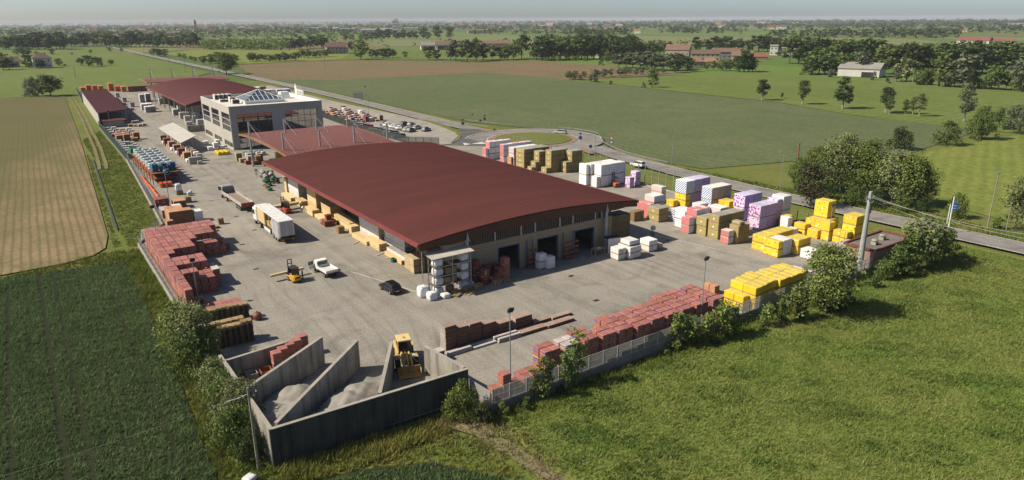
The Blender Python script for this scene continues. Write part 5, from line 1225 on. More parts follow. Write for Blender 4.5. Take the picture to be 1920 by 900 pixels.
# cantilever racks with red profiles
for i, (x, wd) in enumerate(((60.0, 1.6), (67.2, 2.6))):
    r = tag(empty('cantilever_rack', (x, 81.4, 0)), ['narrow cantilever rack of red brown boards left of the middle door', 'wide cantilever rack of red brown boards between two doors'][i], 'rack')
    for a in (.2, wd - .3): MB().box(a, 1.0, 0, a + .14, 1.15, 4.4).build('upright', M_blue, r)
    for k, z in enumerate((.25, 1.1, 1.9, 2.75)):
        MB().box(.2, 0, z, .3, 1.0, z + .1).box(wd - .3, 0, z, wd - .2, 1.0, z + .1).build('arm', M_steel, r)
        nb = 5 - k
        for q in range(nb): MB().box(-.1 + (k == 3) * .3, .05 + q * .17, z + .1, wd + .1, .19 + q * .17, z + .24 + (q % 2) * .1).build('board', mat('red_brown_board', (.22, .075, .04), (.17, .06, .035), 2.0, orand=.1), r)

# ------------------------------------------------------------------ left side further back
hr = tag(empty('hose_rack', (22.4, 180.5, 0)), 'long rusty rack holding rows of pale and blue hose coils', 'rack')
for j in range(8):
    y = j * 4.6
    for x in (0, 2.8, 5.6): MB().box(x, y, 0, x + .15, y + .15, 2.7).build('upright', rust, hr)
for z in (1.35, 2.65): MB().box(-.1, -.2, z, 6.0, 32.6, z + .1).build('shelf', rust, hr)
def coil(x, y, z, R_, r, m, label, group='hose coils on the rusty rack', turns=4, tilt=None):
    v = []; f = []; n, k = 18, 6; mb = MB()
    for t in range(turns):
        b = len(mb.v); zz = r * (.9 + 1.55 * t); RR = R_ * (1 - .03 * (t % 2) + rnd.uniform(-.02, .02))
        for i in range(n):
            a = 2 * PI * i / n
            for q in range(k): c = 2 * PI * q / k; mb.v.append(((RR + r * math.cos(c)) * math.cos(a), (RR + r * math.cos(c)) * math.sin(a), zz + r * math.sin(c)))
        for i in range(n):
            for q in range(k): mb.f.append((b + i * k + q, b + ((i + 1) % n) * k + q, b + ((i + 1) % n) * k + (q + 1) % k, b + i * k + (q + 1) % k)); mb.m.append(0)
    o = mb.build('hose_coil', m, None, (x, y, z), 0, True)
    if tilt: o.rotation_euler = tilt
    return tag(o, label, 'hose coil', group)
for j in range(8):
    for i in range(3):
        y = 182.6 + j * 3.9; x = 23.4 + i * 1.95; blue = j == 0
        m = (h_bl if i == 2 else h_te) if blue else h_gr
        coil(x, y, 2.76, .66, .24, m, '%s hose coil on the rusty rack, %s row from the near end, %s' % ('blue' if blue else 'pale', ordinal(j + 1), ['fence side', 'middle', 'yard side'][i]), turns=4 if not blue else 5)
coil(25.4, 180.5, 2.9, .55, .22, h_te, 'teal hose coil standing on edge at the near end of the rack', tilt=(PI / 2, 0, .3), turns=3)
for i, (x, y) in enumerate(((22.9, 214.6), (24.0, 214.0))): coil(x, y, 2.3, .75, .25, h_gn, 'bright green hose coil at the far end of the rack, %s one' % ['fence side', 'yard side'][i], turns=4)
for i in range(6):
    mb = MB(); mb.tube((0, 0, .0), (0, 0, 1.1), .42, .42, 10); mb.tube((0, 0, 1.1), (0, 0, 1.12), .2, .2, 8); tag(mb.build('mesh_roll', oran, None, (23.6 + (i % 3) * .95, 176.6 + (i // 3) * 1.1, 0)), 'orange mesh roll near the hose rack, %s row, %s' % (['front', 'rear'][i // 3], ['left', 'middle', 'right'][i % 3]), 'mesh roll', 'orange mesh rolls')
for i in range(5): mb = MB(); mb.tube((0, 0, .3), (0, 5, .3), .3, .3, 8); tag(mb.build('pipe_bundle', oran, None, (21.2 + .08 * i, 166 + i * 5.3, 0)), 'orange pipe bundle along the fence, %s from the near end' % ordinal(i + 1), 'pipe bundle', 'orange pipe bundles')
bag(25.6, 167.2, 0.9, 1.3, 'big white sack on a crate before the hose rack', h=1.2); S('crate', 25.0, 166.4, 26.4, 167.9, .9, 1, 'under the big white sack')
bag(27.2, 164.6, 0, .9, 'small white sack on the ground before the hose rack'); bag(27.7, 166.0, 0, .85, 'second white sack beside the small one before the rack')
S('dred', 19.0, 154.6, 21.6, 157.8, 2.3, 2, 'in the purple wrapped pile by the fence lamp', nx=2)
S('tan', 22.2, 153.4, 24.6, 156.2, 1.7, 2, 'of pale boards right of the lamp')
S('white', 21.6, 150.4, 23.2, 152.6, 1.4, 1, 'beside the fence lamp post')
S('crate', 25.2, 157.6, 26.4, 159.2, 1.3, 1, 'dark, below the white sack')
S('grey', 19.0, 147.6, 20.6, 151.2, 1.6, 1, 'pinkish near the step of the fence')
S('tan', 19.2, 140.6, 23.4, 143.0, 2.7, 2, 'in the brown pile', nx=2); S('tan', 19.4, 143.3, 22.4, 147.2, 2.4, 2, 'behind the brown pile', nx=2, ny=2); S('tan', 18.4, 138.6, 19.6, 139.8, 1.6, 2, 'small at the foot of the brown pile')
S('white', 23.6, 140.8, 25.2, 143.0, 2.1, 1, 'right of the brown pile')
pile(25.3, 133.6, 3, 'in the small pile behind the red stack', .2); pile(26.9, 136.2, 8, 'in the narrow pile on the open yard', .1, sx=.85, light=8); pile(24.6, 131.8, 2, 'lying on the edge of the red stack', .1)
# grey block rows
GB = 'grey concrete block pallets along the left fence'
for j in range(7):
    y = 222 + j * 4.2
    stack('block', 22.4, y, 3, 1, 1.7, 1.9, .85, 2, 'in the %s grey row along the left fence' % ordinal(j + 1), GB, .12, hs=lambda i, q, j=j: [2, 2, 1][i] if j % 2 else [2, 1, 1][i])
for i, (x, y) in enumerate(((23.2, 253.5), (25.4, 254.5), (27.4, 253), (23.4, 258), (25.8, 259), (28.4, 257))): stack('tan', x, y, 1, 1, 1.9, 2.2, 1.2, 2 if i != 2 else 1, 'of brown bricks beyond the grey rows, %s' % ['near left', 'near middle', 'near right', 'far left', 'far middle', 'far right'][i], 'brown pallets beyond the grey rows')
for i in range(14):
    x = 23.2 + (i % 4) * 2.0; y = 268 + (i // 4) * 6.0; stack('block' if i % 3 else 'slab', x, y, 1, 1, 1.6, 2.4, 1.0, 1, 'near the porch of the shed, %s row, %s' % (ordinal(i // 4 + 1), ordinal(i % 4 + 1)), 'mixed pallets near the shed porch')
for i, (x, y) in enumerate(((31.2, 291), (32.6, 290), (34.2, 289), (35.8, 290.5), (33.4, 300), (34.8, 301))): stack('block' if i % 2 else 'tan', x, y, 1, 1, 1.3, 1.8, .9, 1, 'strewn before the shed shadow, %s' % ordinal(i + 1), 'loose pallets by the shed shadow')
# middle: pale blue pallets and yard wall
for i, (x, y, n) in enumerate(((43, 333, 2), (45.0, 333.6, 2), (43.2, 345, 2), (45.6, 346, 2), (47.2, 378, 3), (50.2, 381, 3), (53.6, 364, 2), (56.4, 364, 2), (50.8, 316, 2), (53.2, 318, 3), (51, 303, 2), (53.4, 302, 2), (56.0, 301, 2), (50.4, 290, 2), (53.0, 288, 2), (55.4, 290, 2), (49.2, 282, 1), (52, 276, 2), (54.6, 277, 2), (56.4, 283, 2))):
    stack('paleblue' if i in (0, 1, 2, 4, 5, 6, 8, 9, 11) else 'white' if i % 3 == 0 else 'block', x, y, 1, 1, 2.2, 4.2 if i < 8 else 2.6, 1.25, n, 'on the far yard between shed and office, %s' % ('cluster %s, pallet %s' % (ordinal(i // 4 + 1), ordinal(i % 4 + 1))), 'pallets on the far yard')
mb = MB(); mb.box(0, 0, 0, 6.5, .4, 2.2); tag(mb.build('yard_wall', M_cast, None, (46.2, 264, 0)), 'grey concrete yard wall between sample shelter and office', 'wall')
# goods under the sample shelter
for i in range(12):
    y = 205.5 + i * 3.7; k = ['white', 'tan', 'block', 'dred', 'white', 'slab'][i % 6]
    stack(k, 34.6 + .1 * (i % 3), y, 1, 1, 1.9, 2.2, .8 + .3 * (i % 2), 1 + i % 2, 'on the left side of the sample shelter, %s from the near end' % ordinal(i + 1), 'samples under the shelter')
    stack(['block', 'white', 'tan'][i % 3], 37.4, y, 1, 1, 1.4, 1.8, 1.0, 2, 'on the right side of the sample shelter, %s from the near end' % ordinal(i + 1), 'samples under the shelter')
mb = MB(); mb.bbox(0, 0, 0, 3.2, 1.0, 1.9, .03, 0); tag(mb.build('concrete_tank', [gryb], None, (34.6, 201.9, 0)), 'grey concrete box standing at the near end of the shelter', 'box'); mb = MB(); mb.bbox(0, 0, 0, 1.2, .9, .95, .04, 0); tag(mb.build('concrete_box', [gryb], None, (36.4, 200.4, 0)), 'small grey concrete box before the bigger one', 'box')
# goods before the office and below the canopy
for i in range(9): bag(44.6 + (i % 3) * 1.15, 211.6 + (i // 3) * 1.5, 0, 1.15, 'yellow sack before the office, %s row, %s' % (['front', 'middle', 'rear'][i // 3], ['left', 'middle', 'right'][i % 3]), 'yellow sacks before the office', h=.9, m=yel_s)
for i in range(6): stack('white', 43.6 + (i % 3) * 1.7, 221 + (i // 3) * 5, 1, 1, 1.4, 1.9, 1.1, 1 + i % 2, 'before the office side wall, %s row, %s' % (['near', 'far'][i // 3], ordinal(i % 3 + 1)), 'white stones before the office')
for i, (x, y, n, k) in enumerate(((46.4, 196.0, 1, 'olive'), (48.6, 196.4, 2, 'olive'), (46.2, 199.0, 2, 'olive'), (49.4, 191.6, 2, 'crate'), (48.2, 190.6, 1, 'dred'), (46.9, 192.4, 1, 'dred'), (47.6, 192.6, 2, 'grey'), (50.6, 194.4, 2, 'tan'))):
    stack(k, x, y, 1, 1, 1.6, 1.7, 1.1, n, 'at the corner of the mast canopy, %s' % ['front left', 'middle', 'rear left', 'beside the mast', 'front right', 'front', 'against the mast', 'behind the mast'][i], 'pallets at the canopy corner')
for i in range(8): bag(50.4 + (i % 4) * 1.5, 204 + (i // 4) * 1.8, 0, 1.3, '%s sack under the canopy edge, %s row, %s' % (['pale blue', 'dark green'][i // 4], ['front', 'rear'][i // 4], ordinal(i % 4 + 1)), 'sacks under the canopy', h=.95, m=[pm('pale_blue_sack', (.42, .48, .52), (.36, .42, .46)), pm('green_sack', (.07, .12, .11), (.05, .1, .09))][i // 4])
mb = MB(); mb.bbox(0, 0, .3, 5.5, 2.2, 2.0, .08, 0); mb.box(.3, .3, 0, .8, 1.9, .3); mb.box(4.7, .3, 0, 5.2, 1.9, .3); tag(mb.build('yellow_container', [yel_s], None, (55.5, 193.5, 0), -.1), 'yellow steel container under the canopy edge', 'container')
# far end of the yard
for i in range(7):
    x = 29.5 + i * 2.6 + (2 if i > 3 else 0); y = 470 - i * 4.5; stack('orange', x, y, 1, 1, 2.4, 6, 1.4, [1, 2, 2, 2, 3, 2, 2][i], 'at the far end of the yard, %s from left' % ordinal(i + 1), 'orange tile pallets at the far end')
for i in range(4): stack('dred', 50 + i * 2.4, 440, 1, 1, 2.3, 3, 1.5, 2, 'by the far corner of the rear hall, %s from left' % ordinal(i + 1), 'red pallets at the far corner')
for i in range(7): stack('block', 38.6 + (i % 2) * 2, 424 - i * 13, 1, 1, 1.8, 3, 1.1, 1 + i % 2, 'along the sunny side of the shed, %s from the far end' % ordinal(i + 1), 'blocks beside the shed')
# right of the far hall, along the straight road
for i, (x, y, k, n) in enumerate(((97, 352, 'paleblue', 3), (100.5, 352, 'white', 3), (104, 350, 'purple', 3), (107.5, 350, 'purple', 3), (98, 368, 'white', 3), (102, 372, 'olive', 3), (106, 372, 'olive', 2))): stack(k, x, y, 1, 1, 3.3, 5, 1.6, n, 'behind the rear hall by the road, %s' % ordinal(i + 1), 'insulation packs behind the rear hall')
for i in range(8): stack('orange', 98.5 + (i % 4) * 3.2, 318 + (i // 4) * 8, 1, 1, 2.8, 5, 1.2, 1 + (i // 4), 'between rear hall and road, %s row, %s' % (['near', 'far'][i // 4], ordinal(i % 4 + 1)), 'tile pallets by the road')
for i in range(56):
    k = ['slab', 'dred', 'tan', 'block', 'white', 'slab', 'dred'][(i * 5 + i // 8) % 7]; stack(k, 98.6 + (i % 8) * 1.95, 249 + (i // 8) * 6.2 + (i % 3) * .6, 1, 1, 1.5, 2.6, .7, 1 + (i * 5) % 3, 'in the tile yard beside the office, %s row, %s' % (ordinal(i // 8 + 1), ordinal(i % 8 + 1)), 'roof tile pallets beside the office')
# ------------------------------------------------------------------ vehicles
M_tyre = mat('tyre_rubber', (0.018, 0.018, 0.018), (0.03, 0.029, 0.028), 3.0, rough=.85); M_hub = mat('wheel_hub', (.35, .35, .35), (.25, .25, .25), 2.0, rough=.4, metal=.4)
M_vglass = mat('vehicle_glass', (.015, .018, .02), (.022, .025, .028), 1.0, rough=.06, spec=.6); M_tail = mat('red_lamp', (.35, .02, .02), (.25, .015, .015), 2.0, rough=.3)
M_lampw = mat('clear_lamp', (.7, .7, .66), (.6, .6, .56), 2.0, rough=.2); M_dkpl = mat('dark_plastic', (.03, .03, .032), (.04, .04, .042), 2.0, rough=.6)
def paint(n, c): return mat('paint_' + n, c, tuple(x * .92 for x in c), .6, rough=.25, spec=.5)
def loft(mb, st, m=0):
    """closed rings of (x, y, z) of equal length joined end to end, capped"""
    k = len(mb.v); n = len(st[0])
    for r in st: mb.v += r
    for j in range(len(st) - 1):
        for i in range(n): mb.f.append((k + j * n + i, k + (j + 1) * n + i, k + (j + 1) * n + (i + 1) % n, k + j * n + (i + 1) % n)); mb.m.append(m)
    mb.f.append(tuple(k + i for i in range(n))); mb.m.append(m); mb.f.append(tuple(k + (len(st) - 1) * n + i for i in reversed(range(n)))); mb.m.append(m)
def ring(y, w, z0, z1, b=.12): return [(-w + b * .5, y, z0), (w - b * .5, y, z0), (w, y, z0 + b), (w, y, z1 - b), (w - b, y, z1), (-w + b, y, z1), (-w, y, z1 - b), (-w, y, z0 + b)]
def car_proto(name='parked_car', L=4.3, W=.88, H=1.47, estate=False):
    """car along +y; body, greenhouse with windows, four wheels, lamps"""
    r = empty(name, (0, 0, 0)); h = L / 2; mb = MB()
    loft(mb, [ring(-h, W * .86, .42, .78), ring(-h + .12, W * .97, .3, .92), ring(-h * .55, W, .24, .95), ring(h * .42, W, .24, .93), ring(h * .72, W * .97, .26, .86), ring(h - .12, W * .9, .32, .74), ring(h, W * .74, .4, .62)])
    body = mb.build('body', paint('white', (.7, .7, .7)), r, smooth=False)
    mb = MB(); rb = -h + (.12 if estate else .35)
    loft(mb, [ring(rb, W * .84, .88, .96, .03), ring(rb + .28, W * .76, .88, H - .1, .1), ring(-.25, W * .78, .88, H, .12), ring(.35, W * .76, .88, H - .03, .12), ring(h * .5, W * .84, .86, .93, .03)])
    mb.build('windows', M_vglass, r)
    mb = MB(); loft(mb, [ring(rb + .3, W * .72, H - .12, H - .05, .02), ring(-.25, W * .72, H - .02, H + .02, .02), ring(.33, W * .70, H - .05, H - .0, .02)])
    for s in (-1, 1):
        for y0, y1 in ((rb + .1, rb + .24), (-.3, -.22)): mb.v += [(s * W * .86, y0, .92), (s * W * .86, y1, .92), (s * W * .76, y1, H - .06), (s * W * .76, y0 + .1, H - .1)]; k = len(mb.v) - 4; mb.f.append((k, k + 1, k + 2, k + 3) if s > 0 else (k + 3, k + 2, k + 1, k)); mb.m.append(0)
    rf = mb.build('roof', body.data.materials[0], r)
    for s in (-1, 1):
        for y in (-h * .6, h * .62): MB().wheel((s * (W - .1), y, .31), .31, .2, 'x', 12).build('wheel', [M_tyre, M_hub], r)
        MB().box(s * W * .62 - .16, -h - .01, .62, s * W * .62 + .16, -h + .05, .78).build('tail_lamp', M_tail, r)
        MB().box(s * W * .58 - .15, h - .06, .52, s * W * .58 + .15, h + .01, .62).build('headlight', M_lampw, r)
        MB().box(s * (W + .06) - .07, h * .36, .92, s * (W + .06) + .07, h * .36 + .1, 1.02).build('mirror', M_dkpl, r)
    MB().box(-.24, -h - .015, .5, .24, -h + .03, .6).build('number_plate', M_lampw, r)
    return r
PAINTS = {'white': (.68, .68, .68), 'silver': (.36, .37, .38), 'grey': (.14, .145, .15), 'black': (.012, .012, .014), 'dark blue': (.015, .03, .07), 'pale blue': (.3, .38, .46), 'dark green': (.015, .04, .035), 'beige': (.5, .46, .38), 'red': (.3, .03, .03)}
def repaint(r, col):
    m = paint(col.replace(' ', '_'), PAINTS[col])
    for ch in r.children:
        if ch.name.split('.')[0] in ('body', 'roof'): ch.material_slots[0].link = 'OBJECT'; ch.material_slots[0].material = m
protoA = car_proto('car', 4.1, .86, 1.5, True); protoB = car_proto('car', 4.5, .9, 1.44, False)
used = [False, False]
def car(x, y, a, col, label, estate=True, group=None, name=None):
    i = 0 if estate else 1; p = (protoA, protoB)[i]; o = p if not used[i] else copy_tree(p); used[i] = True
    o.location = (x, y, .0); o.rotation_euler = (0, 0, math.radians(a)); repaint(o, col); return tag(o, label, 'car', group)
car(38.7, 86.1, 5, 'black', 'black estate car standing alone left of the sack rack', True)
car(148.0, 183.4, 28, 'silver', 'silver grey car driving round the roundabout', False).location.z = -.04
car(129.9, 128.6, 8, 'white', 'small white car on the road passing the tall posts', True).location.z = -.05
PG = 'cars parked beside the office'
RA = [('black', 237.2), ('white', 234.9), ('silver', 232.6), ('white', 230.3), ('silver', 228), ('white', 225.6), ('dark green', 223.2), ('silver', 220.4), ('grey', 217.8)]
for i, (c, y) in enumerate(RA): car(108.6 + .1 * i, y, -62, c, '%s parked car, left row of the car park, %s from far end' % (c, ordinal(i + 1)), i % 2 == 0, PG)
for i, (c, x, y) in enumerate((('black', 114.6, 233.4), ('dark blue', 115.4, 229.2), ('beige', 114.0, 222.4), ('grey', 114.3, 216.0), ('black', 114.2, 226.0))): car(x, y, -62, c, '%s parked car in the right row of the car park, %s' % (c, ['farthest', 'second farthest', 'second from the near end', 'nearest to the roundabout', 'in the middle'][i]), i % 2 == 1, PG)
for i, (c, x, y) in enumerate((('pale blue', 100.0, 251), ('silver', 99.9, 246), ('white', 100.0, 241), ('dark blue', 100.2, 236.4), ('red', 100.3, 233.6), ('white', 100.6, 228.4), ('pale blue', 100.8, 225.2), ('silver', 101.0, 222), ('white', 101.2, 218.8), ('grey', 101.4, 215.6), ('dark blue', 100.2, 208))):
    car(x, y, 62, c, '%s car parked along the dark mesh fence, %s from the far end' % (c, ordinal(i + 1)), i % 2 == 0, 'cars parked along the mesh fence')

# white curtain-sided lorry
lw = tag(empty('curtain_lorry', (34.0, 117.1, 0)), 'white articulated lorry with its side curtain drawn open showing boards', 'lorry')
MB().box(-1.27, 0, 1.15, 1.27, 13.9, 1.3).box(-.5, .2, .75, -.35, 13.2, 1.15).box(.35, .2, .75, .5, 13.2, 1.15).build('chassis', M_dkpl, lw)
mb = MB(); mb.box(-1.3, -.02, 3.9, 1.3, 13.95, 4.02); [mb.box(-1.28, y, 4.02, 1.28, y + .05, 4.05) for y in np.linspace(.3, 13.4, 12)]; mb.build('trailer_roof', M_white, lw)
M_curt = mat('curtain_fabric', (.58, .58, .58), (.48, .48, .49), 2.0, rough=.5)
mb = MB(); mb.box(1.22, .1, 1.3, 1.26, 13.9, 3.9); mb.build('curtain', M_curt, lw)
mb = MB()
mb.box(-1.25, 0, 1.3, 1.25, .06, 3.9); mb.box(-1.25, -.04, 1.3, -1.1, 0, 3.9, 1); mb.box(1.1, -.04, 1.3, 1.25, 0, 3.9, 1); mb.box(-.03, -.03, 1.3, .03, 0, 3.9, 1); mb.build('rear_door', [mat('grey_door', (.42, .42, .43), (.38, .38, .39), 1.0, rough=.45), M_white], lw)
mb = MB(); n_ = 22   # gathered curtain at the rear left
for i in range(n_):
    y0 = .2 + 3.6 * i / n_; y1 = .2 + 3.6 * (i + 1) / n_; x0 = -1.27 - (.16 if i % 4 in (1, 2) else 0) - (.05 if i % 3 else 0); x1 = -1.27 - (.16 if (i + 1) % 4 in (1, 2) else 0) - (.05 if (i + 1) % 3 else 0); k = len(mb.v)
    zb = .95 + .25 * math.sin(i * 1.3); mb.v += [(x0, y0, zb), (x1, y1, .95 + .25 * math.sin((i + 1) * 1.3)), (x1 * .97, y1, 3.9), (x0 * .97, y0, 3.9)]; mb.f.append((k + 3, k + 2, k + 1, k)); mb.m.append(0)
mb.build('gathered_curtain', M_curt, lw)
MB().box(-1.2, 9.3, 1.3, 1.15, 13.7, 3.75).box(-1.15, 9.1, 1.3, -1.0, 9.3, 3.8).build('board_load', tim_s, lw)
MB().box(-.9, 5.2, 1.3, 1.15, 9.2, 2.2).box(-1.27, 8.6, 1.3, -1.15, 8.75, 3.9).box(-1.27, 5.9, 1.3, -1.15, 6.05, 3.9).build('stakes', wood, lw)
MB().box(-1.25, 13.85, 1.3, 1.25, 13.95, 3.9).build('headboard', M_white, lw)
for y in (1.9, 3.2, 4.5, 12.4):
    for s in (-1, 1): MB().wheel((s * 1.03, y, .5), .5, .36, 'x', 14).build('wheel', [M_tyre, M_hub], lw)
MB().box(-1.25, -.15, .55, 1.25, -.02, 1.05).build('rear_bumper', M_dkpl, lw)
for s in (-1, 1): MB().box(s * .9 - .28, -.18, .62, s * .9 + .28, -.15, .85).build('tail_lamp', mat('amber_lamp', (.45, .2, .03), (.35, .15, .02), 1.0, rough=.3), lw)
mb = MB(); mb.bbox(-1.25, 14.5, .75, 1.25, 16.7, 3.2, .12); mb.box(-1.22, 14.4, 3.15, 1.22, 15.8, 3.75, 0, top=(.9, .7)); cab = mb.build('cab', M_white, lw)
MB().box(-1.27, 15.3, 1.9, 1.27, 16.4, 2.8).build('side_window', M_vglass, cab); MB().box(-1.1, 16.66, 1.9, 1.1, 16.73, 2.9).build('windscreen', M_vglass, cab)
MB().box(-1.5, 16.4, 2.0, -1.3, 16.55, 2.7).box(1.3, 16.4, 2.0, 1.5, 16.55, 2.7).build('mirror', M_dkpl, cab)
for s in (-1, 1): MB().wheel((s * 1.05, 15.9, .5), .5, .36, 'x', 14).build('wheel', [M_tyre, M_hub], lw)
MB().box(-1.28, 6.0, .5, -1.1, 9.5, 1.05).box(1.1, 6, .5, 1.28, 9.5, 1.05).build('side_skirt', M_white, lw)
# flatbed lorry
fb = tag(empty('flatbed_lorry', (34.2, 142.9, 0), .03), 'empty flatbed lorry with open dropside bed and grey cab', 'lorry')
M_dside = mat('dropside_panel', (.46, .42, .40), (.38, .32, .30), 1.0, rough=.5, fine=.1); M_redtail = mat('red_tailboard', (.30, .07, .05), (.22, .05, .04), 1.0, rough=.5)
MB().box(-1.25, 0, 1.1, 1.25, 13.6, 1.25).box(-.5, .3, .7, -.35, 13, 1.1).box(.35, .3, .7, .5, 13, 1.1).build('bed_floor', mat('plank_floor', (.25, .2, .15), (.19, .155, .12), 1.5, fine=.2, stretch=(4, .3, 1)), fb)
for s in (-1, 1):
    for k in range(4): MB().box(s * 1.27 - .03, .1 + k * 3.38, 1.2, s * 1.27 + .03, 3.42 + k * 3.38, 1.85).build('dropside', M_dside, fb)
MB().box(-1.25, -.05, .95, 1.25, .02, 1.85).build('tailboard', M_redtail, fb); MB().box(-1.2, -.1, .5, 1.2, 0, .8).build('rear_bumper', M_dkpl, fb)
MB().box(-1.25, 13.5, 1.25, 1.25, 13.6, 2.5).build('headboard', mat('grey_headboard', (.2, .2, .195), (.16, .16, .155), 1.0), fb)
for y in (1.6, 2.9, 4.2, 11.4, 15.4):
    for s in (-1, 1): MB().wheel((s * 1.02, y, .5), .5, .34, 'x', 14).build('wheel', [M_tyre, M_hub], fb)
mb = MB(); mb.bbox(-1.2, 14.0, .7, 1.2, 16.1, 2.75, .12); cab = mb.build('cab', mat('grey_cab', (.3, .3, .3), (.25, .25, .25), 1.0, rough=.35), fb)
MB().box(-1.0, 13.97, 1.8, 1.0, 14.01, 2.5).build('rear_window', M_vglass, cab); MB().box(-1.22, 14.6, 1.7, 1.22, 15.8, 2.5).build('side_window', M_vglass, cab); MB().box(-1.5, 15.8, 1.6, -1.25, 15.95, 2.4).box(1.25, 15.8, 1.6, 1.5, 15.95, 2.4).build('mirror', M_dkpl, cab)
# white pickup
pk = tag(empty('pickup_truck', (33.7, 98.6, 0), .08), 'small white pickup truck with its driver door open', 'pickup truck')
MB().bbox(-.9, -2.6, .55, .9, 2.5, .8, .05).build('chassis', M_dkpl, pk)
mb = MB(); mb.box(-1.0, -2.7, .85, 1.0, .55, .95); bed = mb.build('bed', mat('bed_sheet', (.55, .55, .54), (.48, .48, .47), 1.0), pk)
for a in ((-1.03, -2.7, -.98, .55), (.98, -2.7, 1.03, .55), (-1.0, -2.75, 1.0, -2.7), (-1.0, .55, 1.0, .6)): MB().box(a[0], a[1], .95, a[2], a[3], 1.3).build('bed_side', M_white, bed)
mb = MB(); loft(mb, [ring(.65, .9, .6, 1.95, .1), ring(1.5, .92, .55, 2.0, .12), ring(2.0, .9, .5, 1.55, .12), ring(2.75, .84, .5, 1.1, .1)]); cab = mb.build('cab', M_white, pk)
MB().box(-.75, .62, 1.3, .75, .66, 1.8).build('rear_window', M_vglass, cab); MB().box(.89, .9, 1.25, .935, 1.7, 1.75).build('side_window', M_vglass, cab)
mb = MB(); mb.v = [(-.74, 2.03, 1.52), (.74, 2.03, 1.52), (.72, 1.55, 1.95), (-.72, 1.55, 1.95), (-.74, 1.9, 1.45), (.74, 1.9, 1.45)]; mb.f = [(0, 1, 2, 3), (0, 4, 5, 1)]; mb.m = [0, 0]; mb.build('windscreen', M_vglass, cab)
mb = MB(); mb.box(0, 0, .6, -.95, .06, 1.25); mb.box(-.05, 0, 1.25, -.95, .04, 1.8, 1); d = mb.build('open_door', [M_white, M_vglass], pk, (-.93, 1.75, 0), math.radians(8))
for s in (-1, 1):
    for y in (-1.7, 1.9): MB().wheel((s * .82, y, .35), .35, .22, 'x', 12).build('wheel', [M_tyre, M_hub], pk)
    MB().box(s * .8 - .12, -2.78, .65, s * .8 + .12, -2.74, .8).build('tail_lamp', M_tail, pk)

# forklifts
def forklift(loc, rz, col, label, cabin=True):
    r = tag(empty('forklift', loc, rz), label, 'forklift')
    mb = MB(); loft(mb, [ring(-1.35, .5, .35, 1.0, .15), ring(-1.1, .6, .25, 1.2, .15), ring(-.4, .62, .25, 1.15, .1), ring(.75, .6, .3, .75, .1), ring(1.0, .58, .3, .7, .1)]); mb.build('body', col, r)
    MB().bbox(-.35, -.5, .75, .35, .05, 1.25, .06).build('seat', M_dkpl, r)
    mb = MB()
    for x in (-.55, .5):
        for y in (-.75, .65): mb.box(x, y, .8, x + .06, y + .06, 2.15)
    mb.box(-.58, -.8, 2.15, .59, .75, 2.2); mb.box(-.58, -.78, 1.2, .59, -.74, 1.25); fr = mb.build('overhead_guard', M_dkpl, r)
    if cabin: MB().box(-.5, -.77, 1.25, .5, -.74, 2.12).box(-.5, .68, 1.0, .5, .7, 2.12).build('cab_glass', M_vglass, fr)
    mb = MB()
    for x in (-.36, .26): mb.box(x, 1.05, .15, x + .1, 1.2, 3.1)
    for z in (.4, 1.4, 2.4, 3.0): mb.box(-.36, 1.08, z, .36, 1.17, z + .1)
    mb.build('mast', M_blkm, r)
    for x in (-.4, .28): MB().box(x, 1.25, .7, x + .12, 2.4, .76).box(x, 1.2, .7, x + .12, 1.26, 1.4).build('fork', M_blkm, r)
    for s in (-1, 1):
        MB().wheel((s * .55, .7, .34), .34, .25, 'x', 12).build('wheel', [M_tyre, M_hub], r); MB().wheel((s * .5, -.85, .27), .27, .2, 'x', 12).build('wheel', [M_tyre, M_hub], r)
    MB().box(-.35, -1.38, .75, .35, -1.33, .95).build('rear_grille', M_dkpl, r)
    return r
M_fly = mat('forklift_yellow', (.62, .32, .02), (.52, .26, .02), 1.5, rough=.4); M_flr = mat('forklift_red', (.42, .055, .03), (.34, .045, .025), 1.5, rough=.4); M_flo = mat('forklift_orange', (.48, .12, .05), (.4, .1, .04), 1.5, rough=.4)
f1 = forklift((28.8, 98.2, 0), .1, M_fly, 'yellow forklift carrying long planks across the open yard')
f1 and None
tag(MB().box(-2.6, 0, 0, 2.6, .45, .32).box(-2.62, .02, .02, -2.6, .43, .3, 1).build('plank_load', [tim_s, mat('green_ends', (.1, .3, .15), (.08, .25, .12), 1.0)], None, (28.4, 99.75, .78), .1), 'long pale planks with green ends on the yellow forklift', 'planks')
forklift((40.1, 137.4, 0), .12, M_flr, 'red forklift between the white lorry and the timber')
tag(MB().box(-3.0, 0, 0, 3.2, 1.0, .55).box(-2, -.01, -.0, -1.9, 1.01, .56, 1).box(1.6, -.01, 0, 1.7, 1.01, .56, 1).build('plank_load', [tim_s, M_dkpl], None, (40.3, 138.9, .78), .12), 'strapped timber load on the red forklift', 'planks')
forklift((109.2, 115.0, 0), -.35, M_flo, 'orange red forklift in front of the big white block', False)

